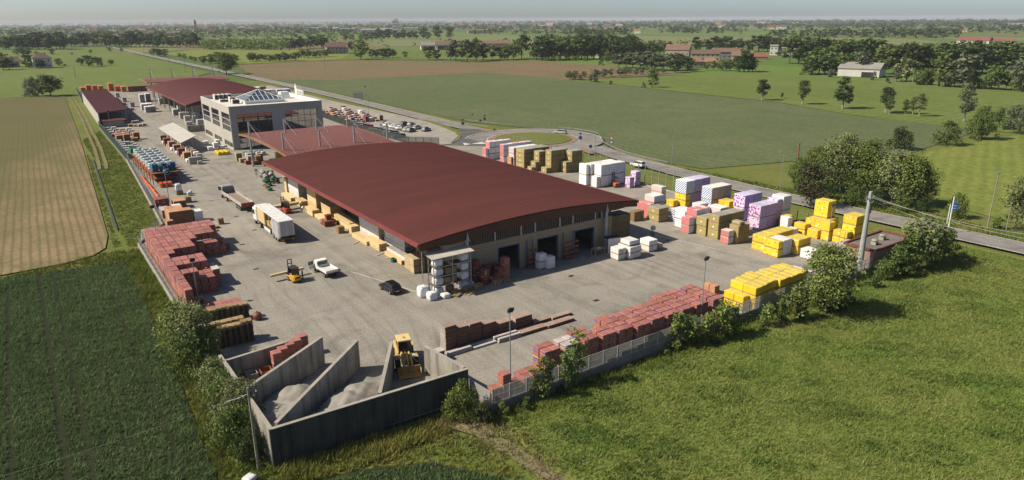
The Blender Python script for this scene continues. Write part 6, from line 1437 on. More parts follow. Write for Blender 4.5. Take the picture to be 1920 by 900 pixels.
# wheel loader facing the front wall
wl = tag(empty('wheel_loader', (30.45, 65.1, 0), math.radians(-17)), 'yellow wheel loader parked in the bay with its bucket lowered', 'wheel loader'); wl.scale = (.93, .93, .93)
M_wl = mat('loader_yellow', (.52, .36, .12), (.42, .29, .10), 1.2, rough=.5, fine=.15); M_wlr = mat('loader_cab_roof', (.62, .47, .22), (.55, .41, .19), 1.0)
mb = MB(); loft(mb, [ring(2.9, .85, .9, 1.8, .2), ring(2.6, 1.0, .75, 2.0, .2), ring(.6, 1.0, .75, 2.05, .15), ring(-.1, .8, .8, 1.5, .1)]); mb.build('rear_body', M_wl, wl)
mb = MB(); mb.bbox(-.55, -2.0, .6, .55, .1, 1.5, .1); mb.build('front_frame', M_wl, wl)
mb = MB()
for x in (-.75, .67):
    for y in (-.75, .85): mb.box(x, y, 1.5, x + .08, y + .08, 3.2)
cb = mb.build('cab_frame', M_blkm, wl); MB().box(-.68, -.72, 1.7, .68, -.68, 3.15).box(-.7, -.6, 2.0, -.68, .8, 3.15).box(.68, -.6, 2.0, .7, .8, 3.15).build('cab_glass', M_vglass, cb)
mb = MB(); mb.bbox(-.85, -.9, 3.2, .85, 1.0, 3.4, .05); rf = mb.build('cab_roof', M_wlr, wl); mb = MB(); mb.tube((.0, -.2, 3.4), (0, -.2, 3.6), .1, .08, 8); mb.build('beacon', mat('beacon_orange', (.7, .2, .02), (.6, .16, .02), 1.0), rf)
for s in (-1, 1):
    for y in (-1.55, 1.75): MB().wheel((s * 1.05, y, .78), .78, .55, 'x', 16).build('wheel', [M_tyre, M_wl], wl)
    mb = MB(); mb.box(s * 1.05 - .32, 1.0, 1.62, s * 1.05 + .32, 2.6, 1.72); mb.box(s * 1.05 - .32, -2.1, 1.6, s * 1.05 + .32, -.9, 1.68); mb.build('fender', M_wl, wl)
    mb = MB(); mb.chain([(s * .42, -.4, 1.9), (s * .45, -1.9, 1.55), (s * .5, -3.3, .55)], [.13, .16, .12], 8); mb.build('lift_arm', M_wl, wl)
    MB().box(s * .8 - .12, -2.15, 1.7, s * .8 + .12, -1.95, 1.95).build('headlight', M_lampw, wl)
mb = MB(); mb.chain([(0, -.6, 1.7), (0, -1.7, 2.05), (0, -3.1, 1.1)], [.1, .13, .08], 8); mb.build('tilt_linkage', M_wl, wl)
mb = MB(); mb.tube((-.2, -.7, 1.5), (-.3, -2.2, 1.2), .07); mb.tube((.2, -.7, 1.5), (.3, -2.2, 1.2), .07); mb.build('hydraulic_ram', M_hub, wl)
mb = MB(); pr = [(-3.2, .1), (-3.2, 1.05), (-3.3, 1.2), (-3.42, 1.2), (-3.36, .95), (-3.4, .35), (-4.25, .12), (-4.25, .05), (-3.3, .05)]; mb.extr(pr, -1.35, 1.35, 'x'); bk = mb.build('bucket', mat('worn_bucket', (.36, .235, .07), (.24, .17, .08), 2.0, rough=.6), wl)
MB().box(-1.35, -4.1, .1, -1.3, -3.3, 1.0).box(1.3, -4.1, .1, 1.35, -3.3, 1.0).build('bucket_side', M_wl, bk)

# green machines at the hall edge
M_grn = mat('machine_green', (.02, .12, .06), (.015, .09, .045), 2.0, rough=.45)
for i, (x, y, a) in enumerate(((45.4, 168.5, .3), (46.6, 165.4, 1.0), (47.3, 170.6, .1), (44.2, 163.6, .7), (46.4, 174.0, .5))):
    r = tag(empty('concrete_mixer', (x, y, 0), a), 'green and grey site machine near the round sign, %s' % ['in the middle', 'nearest the timber', 'under the eave', 'nearest the lorry', 'farthest away'][i], 'mixer', 'green machines by the hall')
    mb = MB(); mb.tube((0, 0, 1.0), (0, .55, 1.35), .6, .6, 12); mb.tube((0, .55, 1.35), (0, .95, 1.6), .6, .3, 12); mb.build('drum', M_grn if i % 2 else gryb, r)
    mb = MB(); [mb.tube((s * .7, -.9, .1), (s * .7, 1.0, .25), .06) for s in (-1, 1)]; [mb.tube((s * .7, -.1, .2), (s * .62, 0, 1.1), .06) for s in (-1, 1)]; mb.box(-.7, -.95, .1, .7, -.85, .2); mb.box(-.75, .6, .3, .75, 1.2, 1.9) if i == 2 else None; mb.build('frame', M_dkpl, r)
    for s in (-1, 1): MB().wheel((s * .8, .3, .3), .3, .14, 'x', 12).build('wheel', [M_tyre, M_hub], r)
    MB().bbox(-.35, -.9, .2, .35, -.3, .9, .06).build('motor_box', M_grn, r)
for i, (x, y) in enumerate(((43.4, 161.2), (43.2, 158.6))):
    coil(x, y, 0, .5, .14, [h_gn, mat('brown_hose', (.3, .17, .07), (.24, .13, .05), 2.0)][1 - i], ['heap of brown hose on the ground by the green machines', 'small green coil on the ground by the timber'][i], None, 3)
coil(44.6, 97.3, 0, .42, .12, M_grn, 'dark green reel on the ground beside the near timber', None, 3)
# round red tank
mb = MB(); pts = [(.0, .05), (.6, .12), (.85, .5), (.85, .9), (.6, 1.3), (.15, 1.42), (0, 1.42)]; n_ = 16
for r_, z in pts:
    for i in range(n_): mb.v.append((r_ * math.cos(2 * PI * i / n_), r_ * math.sin(2 * PI * i / n_), z))
for j in range(len(pts) - 1):
    for i in range(n_): mb.f.append((j * n_ + i, j * n_ + (i + 1) % n_, (j + 1) * n_ + (i + 1) % n_, (j + 1) * n_ + i)); mb.m.append(0)
mb.v = [(x * .68, y * .68, z * .72) for x, y, z in mb.v]
tk = tag(mb.build('red_tank', mat('dull_red_tank', (.2, .06, .055), (.16, .05, .045), 1.0, rough=.5), None, (20.3, 87.0, 0), 0, True), 'round dull red tank beside the wooden pallet piles', 'tank')
MB().box(-.06, -.06, 1.0, .06, .06, 1.2).build('valve', M_blkm, tk); mb = MB(); [mb.tube((.42 * math.cos(a), .42 * math.sin(a), 0), (.38 * math.cos(a), .38 * math.sin(a), .18), .05) for a in (.5, 2.1, 3.7, 5.3)]; mb.build('tank_feet', M_blkm, tk)

# ------------------------------------------------------------------ people
M_skin = mat('skin', (.42, .25, .17), (.38, .22, .15), 3.0); M_hair = mat('dark_hair', (.03, .022, .016), (.02, .015, .01), 5.0)
def person(loc, rz, shirt, trousers, label, lean=0.0, arms=0.0):
    """one continuous skinned figure, clothed by height"""
    J = {'hip': (0, 0, .95), 'waist': (0, .0, 1.12), 'chest': (0, .02, 1.35), 'neck': (0, .0, 1.5), 'head': (0, .02, 1.62), 'crown': (0, .01, 1.74)}
    names = list(J); V = [J[k] for k in names]; Rr = [.13, .125, .145, .055, .10, .075]; E = [(0, 1), (1, 2), (2, 3), (3, 4), (4, 5)]
    def add(p, r, frm): V.append(p); Rr.append(r); E.append((frm, len(V) - 1)); return len(V) - 1
    for s in (-1, 1):
        k = add((s * .1, 0, .86), .095, 0); k = add((s * .12, .02 + .05 * s, .5), .065, k); k = add((s * .13, -.02 + .04 * s, .1), .045, k); add((s * .14, .14 + .04 * s, .04), .04, k)
        k = add((s * .19, .01, 1.42), .065, 2); k = add((s * .25, .03 + arms * .12, 1.15), .045, k); k = add((s * .24, .12 + arms * .25, .92 + arms * .2), .034, k); h = add((s * .24, .15 + arms * .32, .86 + arms * .22), .032, k)
        for q in range(4): add((s * (.215 + .016 * q), .16 + arms * .38, .78 + arms * .2 + .006 * (q % 2)), .009, h)
        add((s * .2, .2 + arms * .33, .83 + arms * .2), .01, h)
    me = bpy.data.meshes.new('person'); me.from_pydata(V, E, []); o = bpy.data.objects.new('person', me); link(o)
    sk = o.modifiers.new('skin', 'SKIN'); sub = o.modifiers.new('sub', 'SUBSURF'); sub.levels = sub.render_levels = 1
    for i, v in enumerate(me.skin_vertices[0].data): v.radius = (Rr[i] * (1.25 if i in (1, 2) else 1), Rr[i]); v.use_root = (i == 0)
    dg = bpy.context.evaluated_depsgraph_get(); m2 = bpy.data.meshes.new_from_object(o.evaluated_get(dg)); o.modifiers.clear(); o.data = m2
    for q in (shirt, trousers, M_skin, M_hair, M_dkpl): m2.materials.append(q)
    for p in m2.polygons:
        c = p.center; z = c.z
        p.material_index = 4 if z < .1 else 2 if (abs(c.x) > .19 and z < .98 + arms * .2 and z > .6) else 1 if z < .98 else 0 if z < 1.47 else 3 if (z > 1.68 or (z > 1.58 and c.y < -.02)) else 2
        p.use_smooth = True
    if lean:
        for v in m2.vertices:
            if v.co.z > .95: dz = v.co.z - .95; dy = v.co.y; v.co.y = dy * math.cos(lean) + dz * math.sin(lean); v.co.z = .95 + dz * math.cos(lean) - dy * math.sin(lean)
    f = MB(); f.box(-.045, .105, 1.625, -.02, .118, 1.64).box(.02, .105, 1.625, .045, .118, 1.64); f.box(-.012, .11, 1.58, .012, .135, 1.615, 1); f.box(-.03, .105, 1.545, .03, .115, 1.555, 1)
    o.location = loc; o.rotation_euler = (0, 0, rz); tag(o, label, 'person')
    if not lean: f.build('face', [M_hair, M_skin], o)
    return o
person((30.1, 98.2, 0), 1.2, mat('grey_shirt', (.22, .22, .24), (.18, .18, .2), 2.0), mat('dark_trousers', (.03, .035, .05), (.025, .03, .04), 2.0), 'person in grey shirt and dark trousers standing beside the yellow forklift')
person((42.6, 135.2, 0), -1.4, M_white, mat('dark_trousers', (.03, .035, .05), (.025, .03, .04), 2.0), 'person in a white shirt bending towards the timber', lean=.75, arms=1.0)

# ------------------------------------------------------------------ poles, lamps, signs, rails
M_pole = mat('grey_pole', (.28, .30, .31), (.23, .25, .26), 1.0, rough=.5, metal=.2); M_conc = mat('concrete_pole', (.33, .35, .34), (.28, .295, .29), .8, fine=.08); M_wpole = mat('weathered_wood', (.30, .26, .20), (.22, .19, .15), 1.0, fine=.2)
def lamp_post(x, y, h, label, head='flood', z=0.0, r=.06, group='lamp posts'):
    o = tag(empty('lamp_post', (x, y, z)), label, 'lamp post', group)
    mb = MB(); mb.tube((0, 0, -.4), (0, 0, h), r * 1.25, r * .8, 8); mb.build('pole', M_pole, o)
    if head == 'flood':
        mb = MB(); mb.box(-.35, -.05, h - .12, .35, .05, h - .02); mb.build('bracket', M_pole, o)
        mb = MB(); mb.bbox(-.34, -.12, 0, .3, .12, .5, .03); q = mb.build('lamp_head', M_blkm, o, (0, 0, h)); q.rotation_euler = (.5, .15, 0)
    else:
        mb = MB(); mb.tube((0, 0, h), (-1.0, 0, h + .15), .04); mb.bbox(-1.6, -.13, h + .08, -.9, .13, h + .22, .03); mb.build('lamp_head', M_pole, o)
    return o
lamp_post(36.2, 52.4, 9.3, 'grey lamp post with black floodlight nearest the corner of the front fence')
lamp_post(64.2, 51.4, 9.3, 'grey lamp post with black floodlight in the middle of the front fence')
lamp_post(107.9, 61.3, 7.0, 'grey lamp post with floodlight among the yellow packs')
lamp_post(15.2, 97.2, 6.2, 'grey lamp post at the near end of the left brick stack')
lamp_post(14.8, 125.4, 7.6, 'grey lamp post at the back of the left brick stack')
lamp_post(22.4, 160.5, 8.0, 'grey lamp post between white boxes and the hose rack')
lamp_post(22.8, 262, 9, 'grey lamp post beside the grey block rows')
lamp_post(140.3, 126.2, 8.5, 'roadside lamp post past the end of the guard rail', 'arm'); lamp_post(137.4, 91, 8.5, 'roadside lamp post left of the big tree group', 'arm')
lamp_post(128.6, 233, 11.5, 'tall lamp post at the grass tip between car park and road', 'arm'); lamp_post(134.2, 171.4, 8, 'lamp post on the roundabout island', 'arm'); lamp_post(132.6, 148.4, 11, 'thin lamp post at the south exit of the roundabout', 'arm')
lamp_post(104.2, 241, 11, 'lamp post standing in the car park', 'arm'); lamp_post(125.2, 292, 9, 'lamp post at the far end of the car park'); lamp_post(138.0, 268, 9, 'thin lamp post on the field side of the straight road', 'arm')

def pole(x, y, h, label, m=M_wpole, r0=.14, r1=.09, arm=True, group='utility poles'):
    o = tag(empty('utility_pole', (x, y, -.4)), label, 'utility pole', group); mb = MB(); mb.tube((0, 0, 0), (0, 0, h + .4), r0, r1, 8); mb.build('pole', m, o)
    if arm: mb = MB(); mb.box(-.7, -.05, h - .15, .7, .05, h - .03); [mb.tube((x_, 0, h - .03), (x_, 0, h + .15), .05, .04, 6) for x_ in (-.6, 0, .6)]; mb.build('crossarm', M_pole, o)
    return o
up = tag(empty('utility_pole', (100.0, 51.3, -.4)), 'thick grey concrete utility pole beside the brick kiosk', 'utility pole')
mb = MB(); mb.tube((0, 0, 0), (0, 0, 13.0), .5, .24, 14); mb.build('pole', M_conc, up)
mb = MB(); mb.box(-1.0, -.06, 11.9, 1.0, .06, 12.05); mb.box(-.2, -.5, 11.4, .2, .5, 11.5); [mb.tube((x_, 0, 12.05), (x_, 0, 12.4), .07, .05, 6) for x_ in (-.9, 0, .9)]; mb.build('crossarm', M_pole, up)
MB().box(.3, -.1, 9.6, .75, .1, 11.2).build('bracket', rust, up)
def wire(a, b, sag, label, r=.025, n=14):
    a = Vector(a); b = Vector(b); pts = []
    for i in range(n + 1): t = i / n; p = a.lerp(b, t); p.z -= 4 * sag * t * (1 - t); pts.append(p)
    mb = MB(); mb.chain(pts, r, 4); return tag(mb.build('power_line', M_cable), label, 'cable', 'overhead cables')
E1 = at(1925, 447, 9.0); E2 = at(1925, 432, 10.5); E3 = at(1925, 424, 11.0)
for i, (a, e) in enumerate((((99.2, 51.3, 12.0), E3), ((100.0, 51.3, 12.0), E2), ((100.9, 51.3, 11.0), E1))):
    d = (e - Vector(a)); wire(a, Vector(a) + d * 1.6, 1.2, '%s of three cables from the concrete pole towards the right edge' % ['uppermost', 'middle', 'lowest'][i], .028)
pole(132.6, 53.2, 6.6, 'white pole standing at the yard side of the right hand road', M_white, .12, .1, False); pole(142.2, 50.6, 10.5, 'thin brown pole in the grass beyond the road', M_wpole, .12, .09)
pole(143.4, 48.0, 6.0, 'short wooden post right of the thin brown pole', M_wpole, .09, .07, False); pole(151.5, 96.5, 8.5, 'rusty leaning pole at the edge of the big tree group', rust, .2, .14)
pl = pole(11.4, 55.4, 7.6, 'wooden utility pole in front of the corner bush by the gravel bays', M_wpole, .13, .09, False)
wire((11.4, 55.4, 7.0), at(-40, 905, 4.0), .3, 'thin cable running left from the wooden pole over the wheat', .006)
mb = MB(); mb.chain([(11.3, 55.6, 6.9), (10.6, 55.9, 6.6), (9.8, 56.3, 6.4)], .022, 5); tag(mb.build('cable_clamp', M_white), 'short white cable piece hanging beside the wooden pole', 'cable')
FP = [(271, 106, 83), (318, 121, 92), (348, 136, 101), (457, 144, 116), (142, 146, 128), (610, 131, 100), (834, 118, 90), (783, 120, 100), (1001, 108, 92), (1710, 158, 137), (1588, 138, 120), (1662, 212, 178)]
for i, (x, y, t) in enumerate(FP):
    p = at(x, y, -.4); h = (y - t) * depth(p) / FOC; pole(p.x, p.y, h, ['thin pole farthest along the straight road', 'thin pole right of the straight road', 'lattice like pole near the end of the rear hall', 'thick short pole beyond the rear canopy', 'thin pole in the left pasture', 'thin pole at the edge of the brown field', 'thin pole by the white warehouse', 'thin pole left of the white warehouse', 'thin pole before the middle wood', 'pale pole right of the grey roofed barn', 'pale pole left of the grey roofed barn', 'slim pole among the field poplars'][i], arm=i % 2 == 0, r0=.2, r1=.14)

M_blk = mat('sign_back_grey', (.10, .10, .10), (.13, .13, .13), 1.0, rough=.5); M_sblue = mat('sign_blue', (.01, .07, .28), (.01, .06, .24), 1.0, rough=.4); M_sred = mat('sign_red', (.5, .03, .03), (.4, .03, .03), 1.0, rough=.4)
def sign(px, py, h, shape, m, label, s=.45, face=None, z=0.0, p=None):
    p = p or at(px, py, z); a = math.atan2(-p.x, p.y) if face is None else face
    o = tag(empty('road_sign', p, a), label, 'sign', 'road signs'); mb = MB(); mb.tube((0, .03, -.3), (0, .03, h), .035, None, 6); mb.build('post', M_pole, o)
    for k, sh in enumerate(shape):
        zc = h - s - k * s * 2.2; b = MB(); ns = {'o': 16, 'v': 3, '^': 3, 'q': 4}[sh]; ph = {'o': 0, 'v': -PI / 2, '^': PI / 2, 'q': PI / 4}[sh]
        def disc(r, y0, y1, mi): c = [(r * math.cos(2 * PI * i / ns + ph), r * math.sin(2 * PI * i / ns + ph)) for i in range(ns)]; q = len(b.v); b.v.extend([(u, y0, zc + w_) for u, w_ in c] + [(u, y1, zc + w_) for u, w_ in c]); b.f.append(tuple(q + i for i in range(ns))); b.m.append(mi); b.f.append(tuple(q + ns + i for i in reversed(range(ns)))); b.m.append(1); [(b.f.append((q + i, q + ns + i, q + ns + (i + 1) % ns, q + (i + 1) % ns)), b.m.append(1)) for i in range(ns)]
        disc(s, -.03, .0, 0); disc(s * .62, -.036, -.031, 2) if m[0] in (M_sred,) else None
        b.build('plate', [m[k % len(m)], M_blk, M_white], o)
    return o
sign(868, 238, 3.2, 'vo', [M_blk], 'dark give way and round sign at the car park exit', .6); sign(927, 253, 2.2, 'o', [M_blk], 'small dark keep sign at the edge of the roundabout island', .4)
sign(1088, 266, 3.2, 'vo', [M_blk, M_sblue], 'give way sign over blue disc right of the island', .6); sign(1107, 288, 2.6, 'o', [M_sblue], 'round blue sign on the south traffic island', .5); sign(1146, 277, 3.4, 'oo', [M_sred, M_sblue], 'red ringed sign over blue disc behind the guard rail', .55)
sign(909, 230, 3.2, 'vo', [M_blk], 'dark double sign beyond the guard rail north of the island', .55); sign(901, 236, 2.4, 'o', [M_blk], 'dark round sign on the north traffic island', .45); sign(886, 227, 3.0, '^', [M_blk], 'grey triangle sign in the verge beyond the guard rail', .5)
sign(0, 0, 2.6, 'oq', [M_sred, M_white], 'round red ringed sign near the green machines', .38, p=Vector((44.2, 172.5, 0))); sign(0, 0, 3.3, 'oo', [M_blk], 'dark round mirror sign on the yard right of the hall', .45, p=Vector((84.9, 79.6, 0))); sign(1456, 408, 2.4, 'oq', [M_blk], 'dark sign on the grass near the lone young tree', .45)
o = tag(empty('direction_sign', (138.6, 56.0, 0), -1.15), 'blue rectangular direction sign on a white post beyond the road', 'sign'); mb = MB(); mb.tube((0, .06, -.4), (0, .06, 3.6), .08, None, 8); mb.build('post', M_white, o); MB().box(.1, -.03, 2.6, 1.2, .03, 4.1).build('plate', M_sblue, o); MB().box(.3, -.036, 3.0, .9, -.031, 3.06).box(.5, -.036, 3.5, 1.0, -.031, 3.56).build('sign_lettering', M_white, o)
o = tag(empty('board_sign', at(672, 189, -.3), -.9), 'dark rectangular board on two posts beside the straight road', 'sign'); MB().box(-2.6, 0, 1.2, 2.6, .1, 3.8).build('board', M_blk, o); MB().box(-2.0, .1, -.3, -1.85, .2, 1.3).box(1.85, .1, -.3, 2.0, .2, 1.3).build('post', M_pole, o)
M_rail = mat('guard_rail', (.27, .27, .26), (.21, .21, .2), 1.0, rough=.4, metal=.3)
def rail(pts, label):
    o = tag(empty('guard_rail', (pts[0][0], pts[0][1], 0)), label, 'guard rail'); b = Vector((pts[0][0], pts[0][1], 0)); L = [Vector((p[0], p[1], 0)) - b for p in pts]; mb = MB()
    for i in range(len(L) - 1):
        d = (L[i + 1] - L[i]).normalized(); nn = Vector((-d.y, d.x, 0)) * .05
        for z0, z1, off in ((.42, .55, .0), (.55, .62, .6), (.62, .75, 0)):
            k = len(mb.v); q = nn * (1 - off); mb.v += [tuple(L[i] + q + Vector((0, 0, z0))), tuple(L[i + 1] + q + Vector((0, 0, z0))), tuple(L[i + 1] + q + Vector((0, 0, z1))), tuple(L[i] + q + Vector((0, 0, z1)))]; mb.v += [tuple(Vector(v) - nn * 1.2) for v in mb.v[k:k + 4]]
            for f in ((0, 1, 2, 3), (7, 6, 5, 4), (3, 2, 6, 7), (0, 4, 5, 1)): mb.f.append(tuple(k + w_ for w_ in f)); mb.m.append(0)
    mb.build('beam', M_rail, o); pmh = MB().box(-.05, -.05, -.5, .05, .05, .7).mesh('post', M_rail)
    for i in range(len(L) - 1):
        n_ = max(1, int((L[i + 1] - L[i]).length / 4))
        for k in range(n_): q = bpy.data.objects.new('post', pmh); q.location = L[i].lerp(L[i + 1], k / n_); link(q, o)
rail([(137.8, 231), (141.9, 213.8), (145.5, 206), (148.6, 201.4)], 'guard rail on the field side north of the roundabout')
rail([(154.6, 192.5), (156.6, 186), (157.6, 179), (156.4, 173.5)], 'short guard rail behind the silver car'); rail([(154.0, 170.5), (150.6, 165.6), (146.6, 160.6), (142.4, 152), (139.6, 143), (138.4, 134), (138.2, 126)], 'long curved guard rail south of the roundabout')
# drains and floor covers, patches on the yard
for i, (x, y) in enumerate(((27.4, 166), (31.2, 140.4), (27.2, 121.0), (25.6, 106.8), (60.2, 66.2), (84.0, 60.6), (38.6, 178), (31.4, 128.6), (63.5, 75.6), (30.0, 229), (88.6, 79.4))):
    mb = MB(); mb.box(-.45, -.3, 0, .45, .3, .008); mb.box(-.36, -.22, .008, .36, .22, .012, 1); tag(mb.build('drain_cover', [M_louvre, M_blkm], None, (x, y, .001), rnd.uniform(-.3, .3)), 'dark drain cover in the concrete, %s' % ['before the hose rack', 'near the flatbed lorry', 'by the left stack', 'below the brick stack notch', 'in the open front yard', 'before the yellow cluster', 'toward the canopy', 'behind the lorry', 'before the middle door', 'beside the grey blocks', 'right of the hall'][i], 'drain cover', 'drain covers')
line([(37.2, 97), (42.6, 80.4)], .12, 'faint yellow painted line left of the sack rack', .004); line([(89.0, 83), (92.4, 67)], .12, 'faint yellow line on the right yard', .004)
bag(10.3, 54.0, -.2, 1.0, 'crumpled white plastic bag lying in the grass by the wooden pole', None, h=.4, rz=.5)
# ------------------------------------------------------------------ trees
def leaf_mat(n, c1, c2): return mat(n, c1, c2, .35, rough=.6, lo=.3, hi=.7, island=.38, orand=.14, trans=.22, spec=.15, huerand=.012)
LF = {'green': leaf_mat('leaf_green', (.088, .135, .033), (.13, .175, .047)), 'dark': leaf_mat('leaf_dark', (.045, .075, .024), (.065, .098, .03)), 'bright': leaf_mat('leaf_bright', (.125, .175, .038), (.185, .225, .062)),
      'grey': leaf_mat('leaf_grey', (.105, .13, .07), (.14, .16, .095)), 'brown': leaf_mat('leaf_brownish', (.085, .08, .04), (.06, .075, .03)), 'pale': leaf_mat('leaf_pale', (.155, .195, .065), (.24, .26, .115))}
BARK = mat('bark', (.12, .095, .07), (.08, .062, .048), 4.0, fine=.25); BARKP = mat('pale_bark', (.30, .27, .22), (.22, .2, .165), 3.0, fine=.2)
def leaves(rg, n, prof, nclump, size, cl=.16, hollow=.45, flat=.4):
    """leaf quads in clumps; prof(t) crown radius at height fraction t (0..1), unit height"""
    t = rg.beta(1.3, 1.2, nclump) ; a = rg.uniform(0, 2 * PI, nclump); r = np.array([prof(x) for x in t]) * np.sqrt(rg.uniform(hollow ** 2, 1, nclump))
    C = np.stack([r * np.cos(a), r * np.sin(a), t], -1); w_ = rg.uniform(.5, 1.4, nclump); cl = cl * 1.15; k = rg.choice(nclump, n, p=w_ / w_.sum())
    P = C[k] + np.clip(rg.normal(0, 1, (n, 3)), -1.5, 1.5) * cl * w_[k][:, None] * np.array([1, 1, .75]) * .6
    out = P - np.array([0, 0, .5]); out /= np.linalg.norm(out, axis=1)[:, None] + 1e-6
    N = rg.normal(0, 1, (n, 3)) + out * .9 + np.array([0, 0, flat]); N /= np.linalg.norm(N, axis=1)[:, None]
    T = np.cross(N, rg.normal(0, 1, (n, 3))); T /= np.linalg.norm(T, axis=1)[:, None] + 1e-6; B = np.cross(N, T); s = size * rg.uniform(.6, 1.4, n)[:, None]
    V = np.stack([P - T * s, P - B * s * .55 + N * s * .12, P + T * s, P + B * s * .55 + N * s * .12], 1).reshape(-1, 3); F = np.arange(4 * n).reshape(n, 4)
    return V, F
PROF = {'round': lambda t: .42 * math.sqrt(max(0, 1 - (2 * t - 1) ** 2)) * (1.1 - .25 * t) + .03, 'wide': lambda t: .62 * math.sqrt(max(0, 1 - (1.6 * t - .7) ** 2)) + .04, 'poplar': lambda t: .17 * math.sin(PI * min(1, t * .95 + .08)) ** .7 + .015,
        'oval': lambda t: .27 * math.sqrt(max(0, 1 - (2 * t - .85) ** 2)) + .02 + .04 * math.sin(9 * t), 'cone': lambda t: .36 * (1 - t) ** .8 * min(1, .5 + 2.5 * t) + .03, 'bush': lambda t: .7 * math.sqrt(max(0, 1 - t ** 2)) + .02, 'whip': lambda t: .10 + .05 * math.sin(7 * t)}
_cr = {}
def crown_arrays(shape, var, n, size, base):
    key = (shape, var, n); 
    if key not in _cr:
        rg = np.random.default_rng(100 + var * 17 + len(shape)); V, F = leaves(rg, n, PROF[shape], max(8, n // 70 if n > 1500 else n // 26), size, .13 if shape not in ('poplar', 'whip') else .07, .35 if shape != 'bush' else .1)
        V[:n // 5 * 4, :2] *= .35; V[:, 2] = base + V[:, 2] * (1 - base); _cr[key] = (V, F)
    return _cr[key]
_tm = {}
def tree_meshes(shape, col, var, n, size, base, bark):
    key = (shape, col, var, n)
    if key in _tm: return _tm[key]
    V, F = crown_arrays(shape, var, n, size, base); cm = numesh('crown', V, F, LF[col])
    R_ = random.Random(var * 31 + n); mb = MB()
    if shape in ('bush', 'whip'):
        for i in range(6): a = R_.uniform(0, 6.3); q = R_.uniform(.05, .35 if shape == 'bush' else .1); mb.chain([(.03 * math.cos(a), .03 * math.sin(a), -.03), (q * .5 * math.cos(a), q * .5 * math.sin(a), .35), (q * math.cos(a), q * math.sin(a), R_.uniform(.6, .9))], [.014, .01, .004], 5)
    else:
        h = .8; mb.chain([(0, 0, -.04), (.008, .005, base * .6), (-.005, .01, base + .15), (.01, 0, h)], [.028, .022, .017, .005], 7)
        for i in range(7):
            a = R_.uniform(0, 6.3); z = base + R_.uniform(.0, .45) * (1 - base); L = PROF[shape]((z - base) / (1 - base)) * .8; mb.chain([(0, 0, z), (L * .5 * math.cos(a), L * .5 * math.sin(a), z + .08), (L * math.cos(a), L * math.sin(a), z + .2)], [.012, .008, .003], 5)
    tm = mb.mesh('trunk', bark); _tm[key] = (cm, tm); return _tm[key]
_fm = {}
def far_mesh(shape, col, var, n, size, base):
    """one mesh with trunk and crown for trees too small to show their parts"""
    key = (shape, col, var, n)
    if key not in _fm:
        V, F = crown_arrays(shape, var, n, size, base); k = len(V); r = .02; tv = np.array([[-r, -r, -.05], [r, -r, -.05], [r, r, -.05], [-r, r, -.05], [0, 0, base + .4]]); tv = np.vstack([tv, tv[4:5]])
        tf = np.array([[k, k + 1, k + 4, k + 5], [k + 1, k + 2, k + 4, k + 5], [k + 2, k + 3, k + 4, k + 5], [k + 3, k, k + 4, k + 5]])
        tv = np.vstack([tv[:4], [[r * .4, 0, base + .4], [-r * .4, 0, base + .4]]]); me = numesh('tree', np.vstack([V, tv]), np.vstack([F, tf]), [LF[col], BARK])
        _fm[key] = me
    return _fm[key]
SPEC = {'round': (.22, .075), 'wide': (.15, .075), 'poplar': (.26, .05), 'oval': (.2, .06), 'cone': (.12, .06), 'bush': (0.0, .085), 'whip': (.12, .035)}
TREES = []
def near_tree(x, y, h, shape, col, label, name='tree', n=2600, ws=1.0, z=-.4, pale=False, cat='tree', group=None, size=None, var=None):
    b, s = SPEC[shape]; var = rnd.randrange(3) if var is None else var; cm, tm = tree_meshes(shape, col, var, int(n * 2.3), size or s * (900 / n) ** .42 * .58, b, BARKP if pale else BARK)
    o = empty(name, (x, y, z), rnd.uniform(0, 6.28)); o.scale = (h * ws, h * ws, h)
    for nm, me in (('trunk', tm), ('crown', cm)): q = bpy.data.objects.new(nm, me); link(q, o)
    return tag(o, label, cat, group)
def px_tree(px, py, hp, shape, col, label, name='tree', n=2600, ws=1.0, **k):
    p = at(px, py, -.4); return near_tree(p.x, p.y, hp * depth(p) / FOC * 1.03, shape, col, label, name, n, ws, **k)
# big group beyond the right hand road
BG = [(1496, 352, 66, 'round', 'green'), (1528, 350, 84, 'round', 'bright'), (1553, 358, 98, 'round', 'green'), (1575, 362, 126, 'oval', 'pale'), (1602, 368, 92, 'round', 'green'), (1624, 372, 122, 'oval', 'bright'), (1648, 376, 98, 'round', 'pale'), (1672, 382, 114, 'oval', 'pale'), (1700, 386, 112, 'round', 'bright'), (1726, 386, 88, 'oval', 'bright'), (1600, 350, 80, 'round', 'dark'), (1684, 356, 74, 'round', 'green')]
for i, (x, y, h, s, c) in enumerate(BG): px_tree(x, y, h * .83, s, c, '%s broadleaf tree %s the big group beyond the road' % ({'green': 'green', 'bright': 'bright green', 'pale': 'pale green', 'dark': 'dark'}[c], ordinal(i + 1) + ' from left in' if i < 10 else ['behind the middle of', 'behind the right end of'][i - 10]), 'broadleaf_tree', 2600, .74 if s == 'round' else 1.0, group='big trees beyond the road')
for i, (x, y, h) in enumerate(((1500, 362, 30), (1556, 372, 26), (1600, 382, 30), (1640, 388, 30), (1690, 396, 28), (1732, 396, 24))): px_tree(x, y, h, 'bush', ['green', 'dark'][i % 2], 'low leafy bush at the foot of the big tree group, %s from left' % ordinal(i + 1), 'bush', 1500, .9, cat='bush', group='bushes below the big trees')
px_tree(1518, 389, 78, 'oval', 'brown', 'young brownish tree standing alone on the grass by the road', 'young_tree', 1200, 1.0)
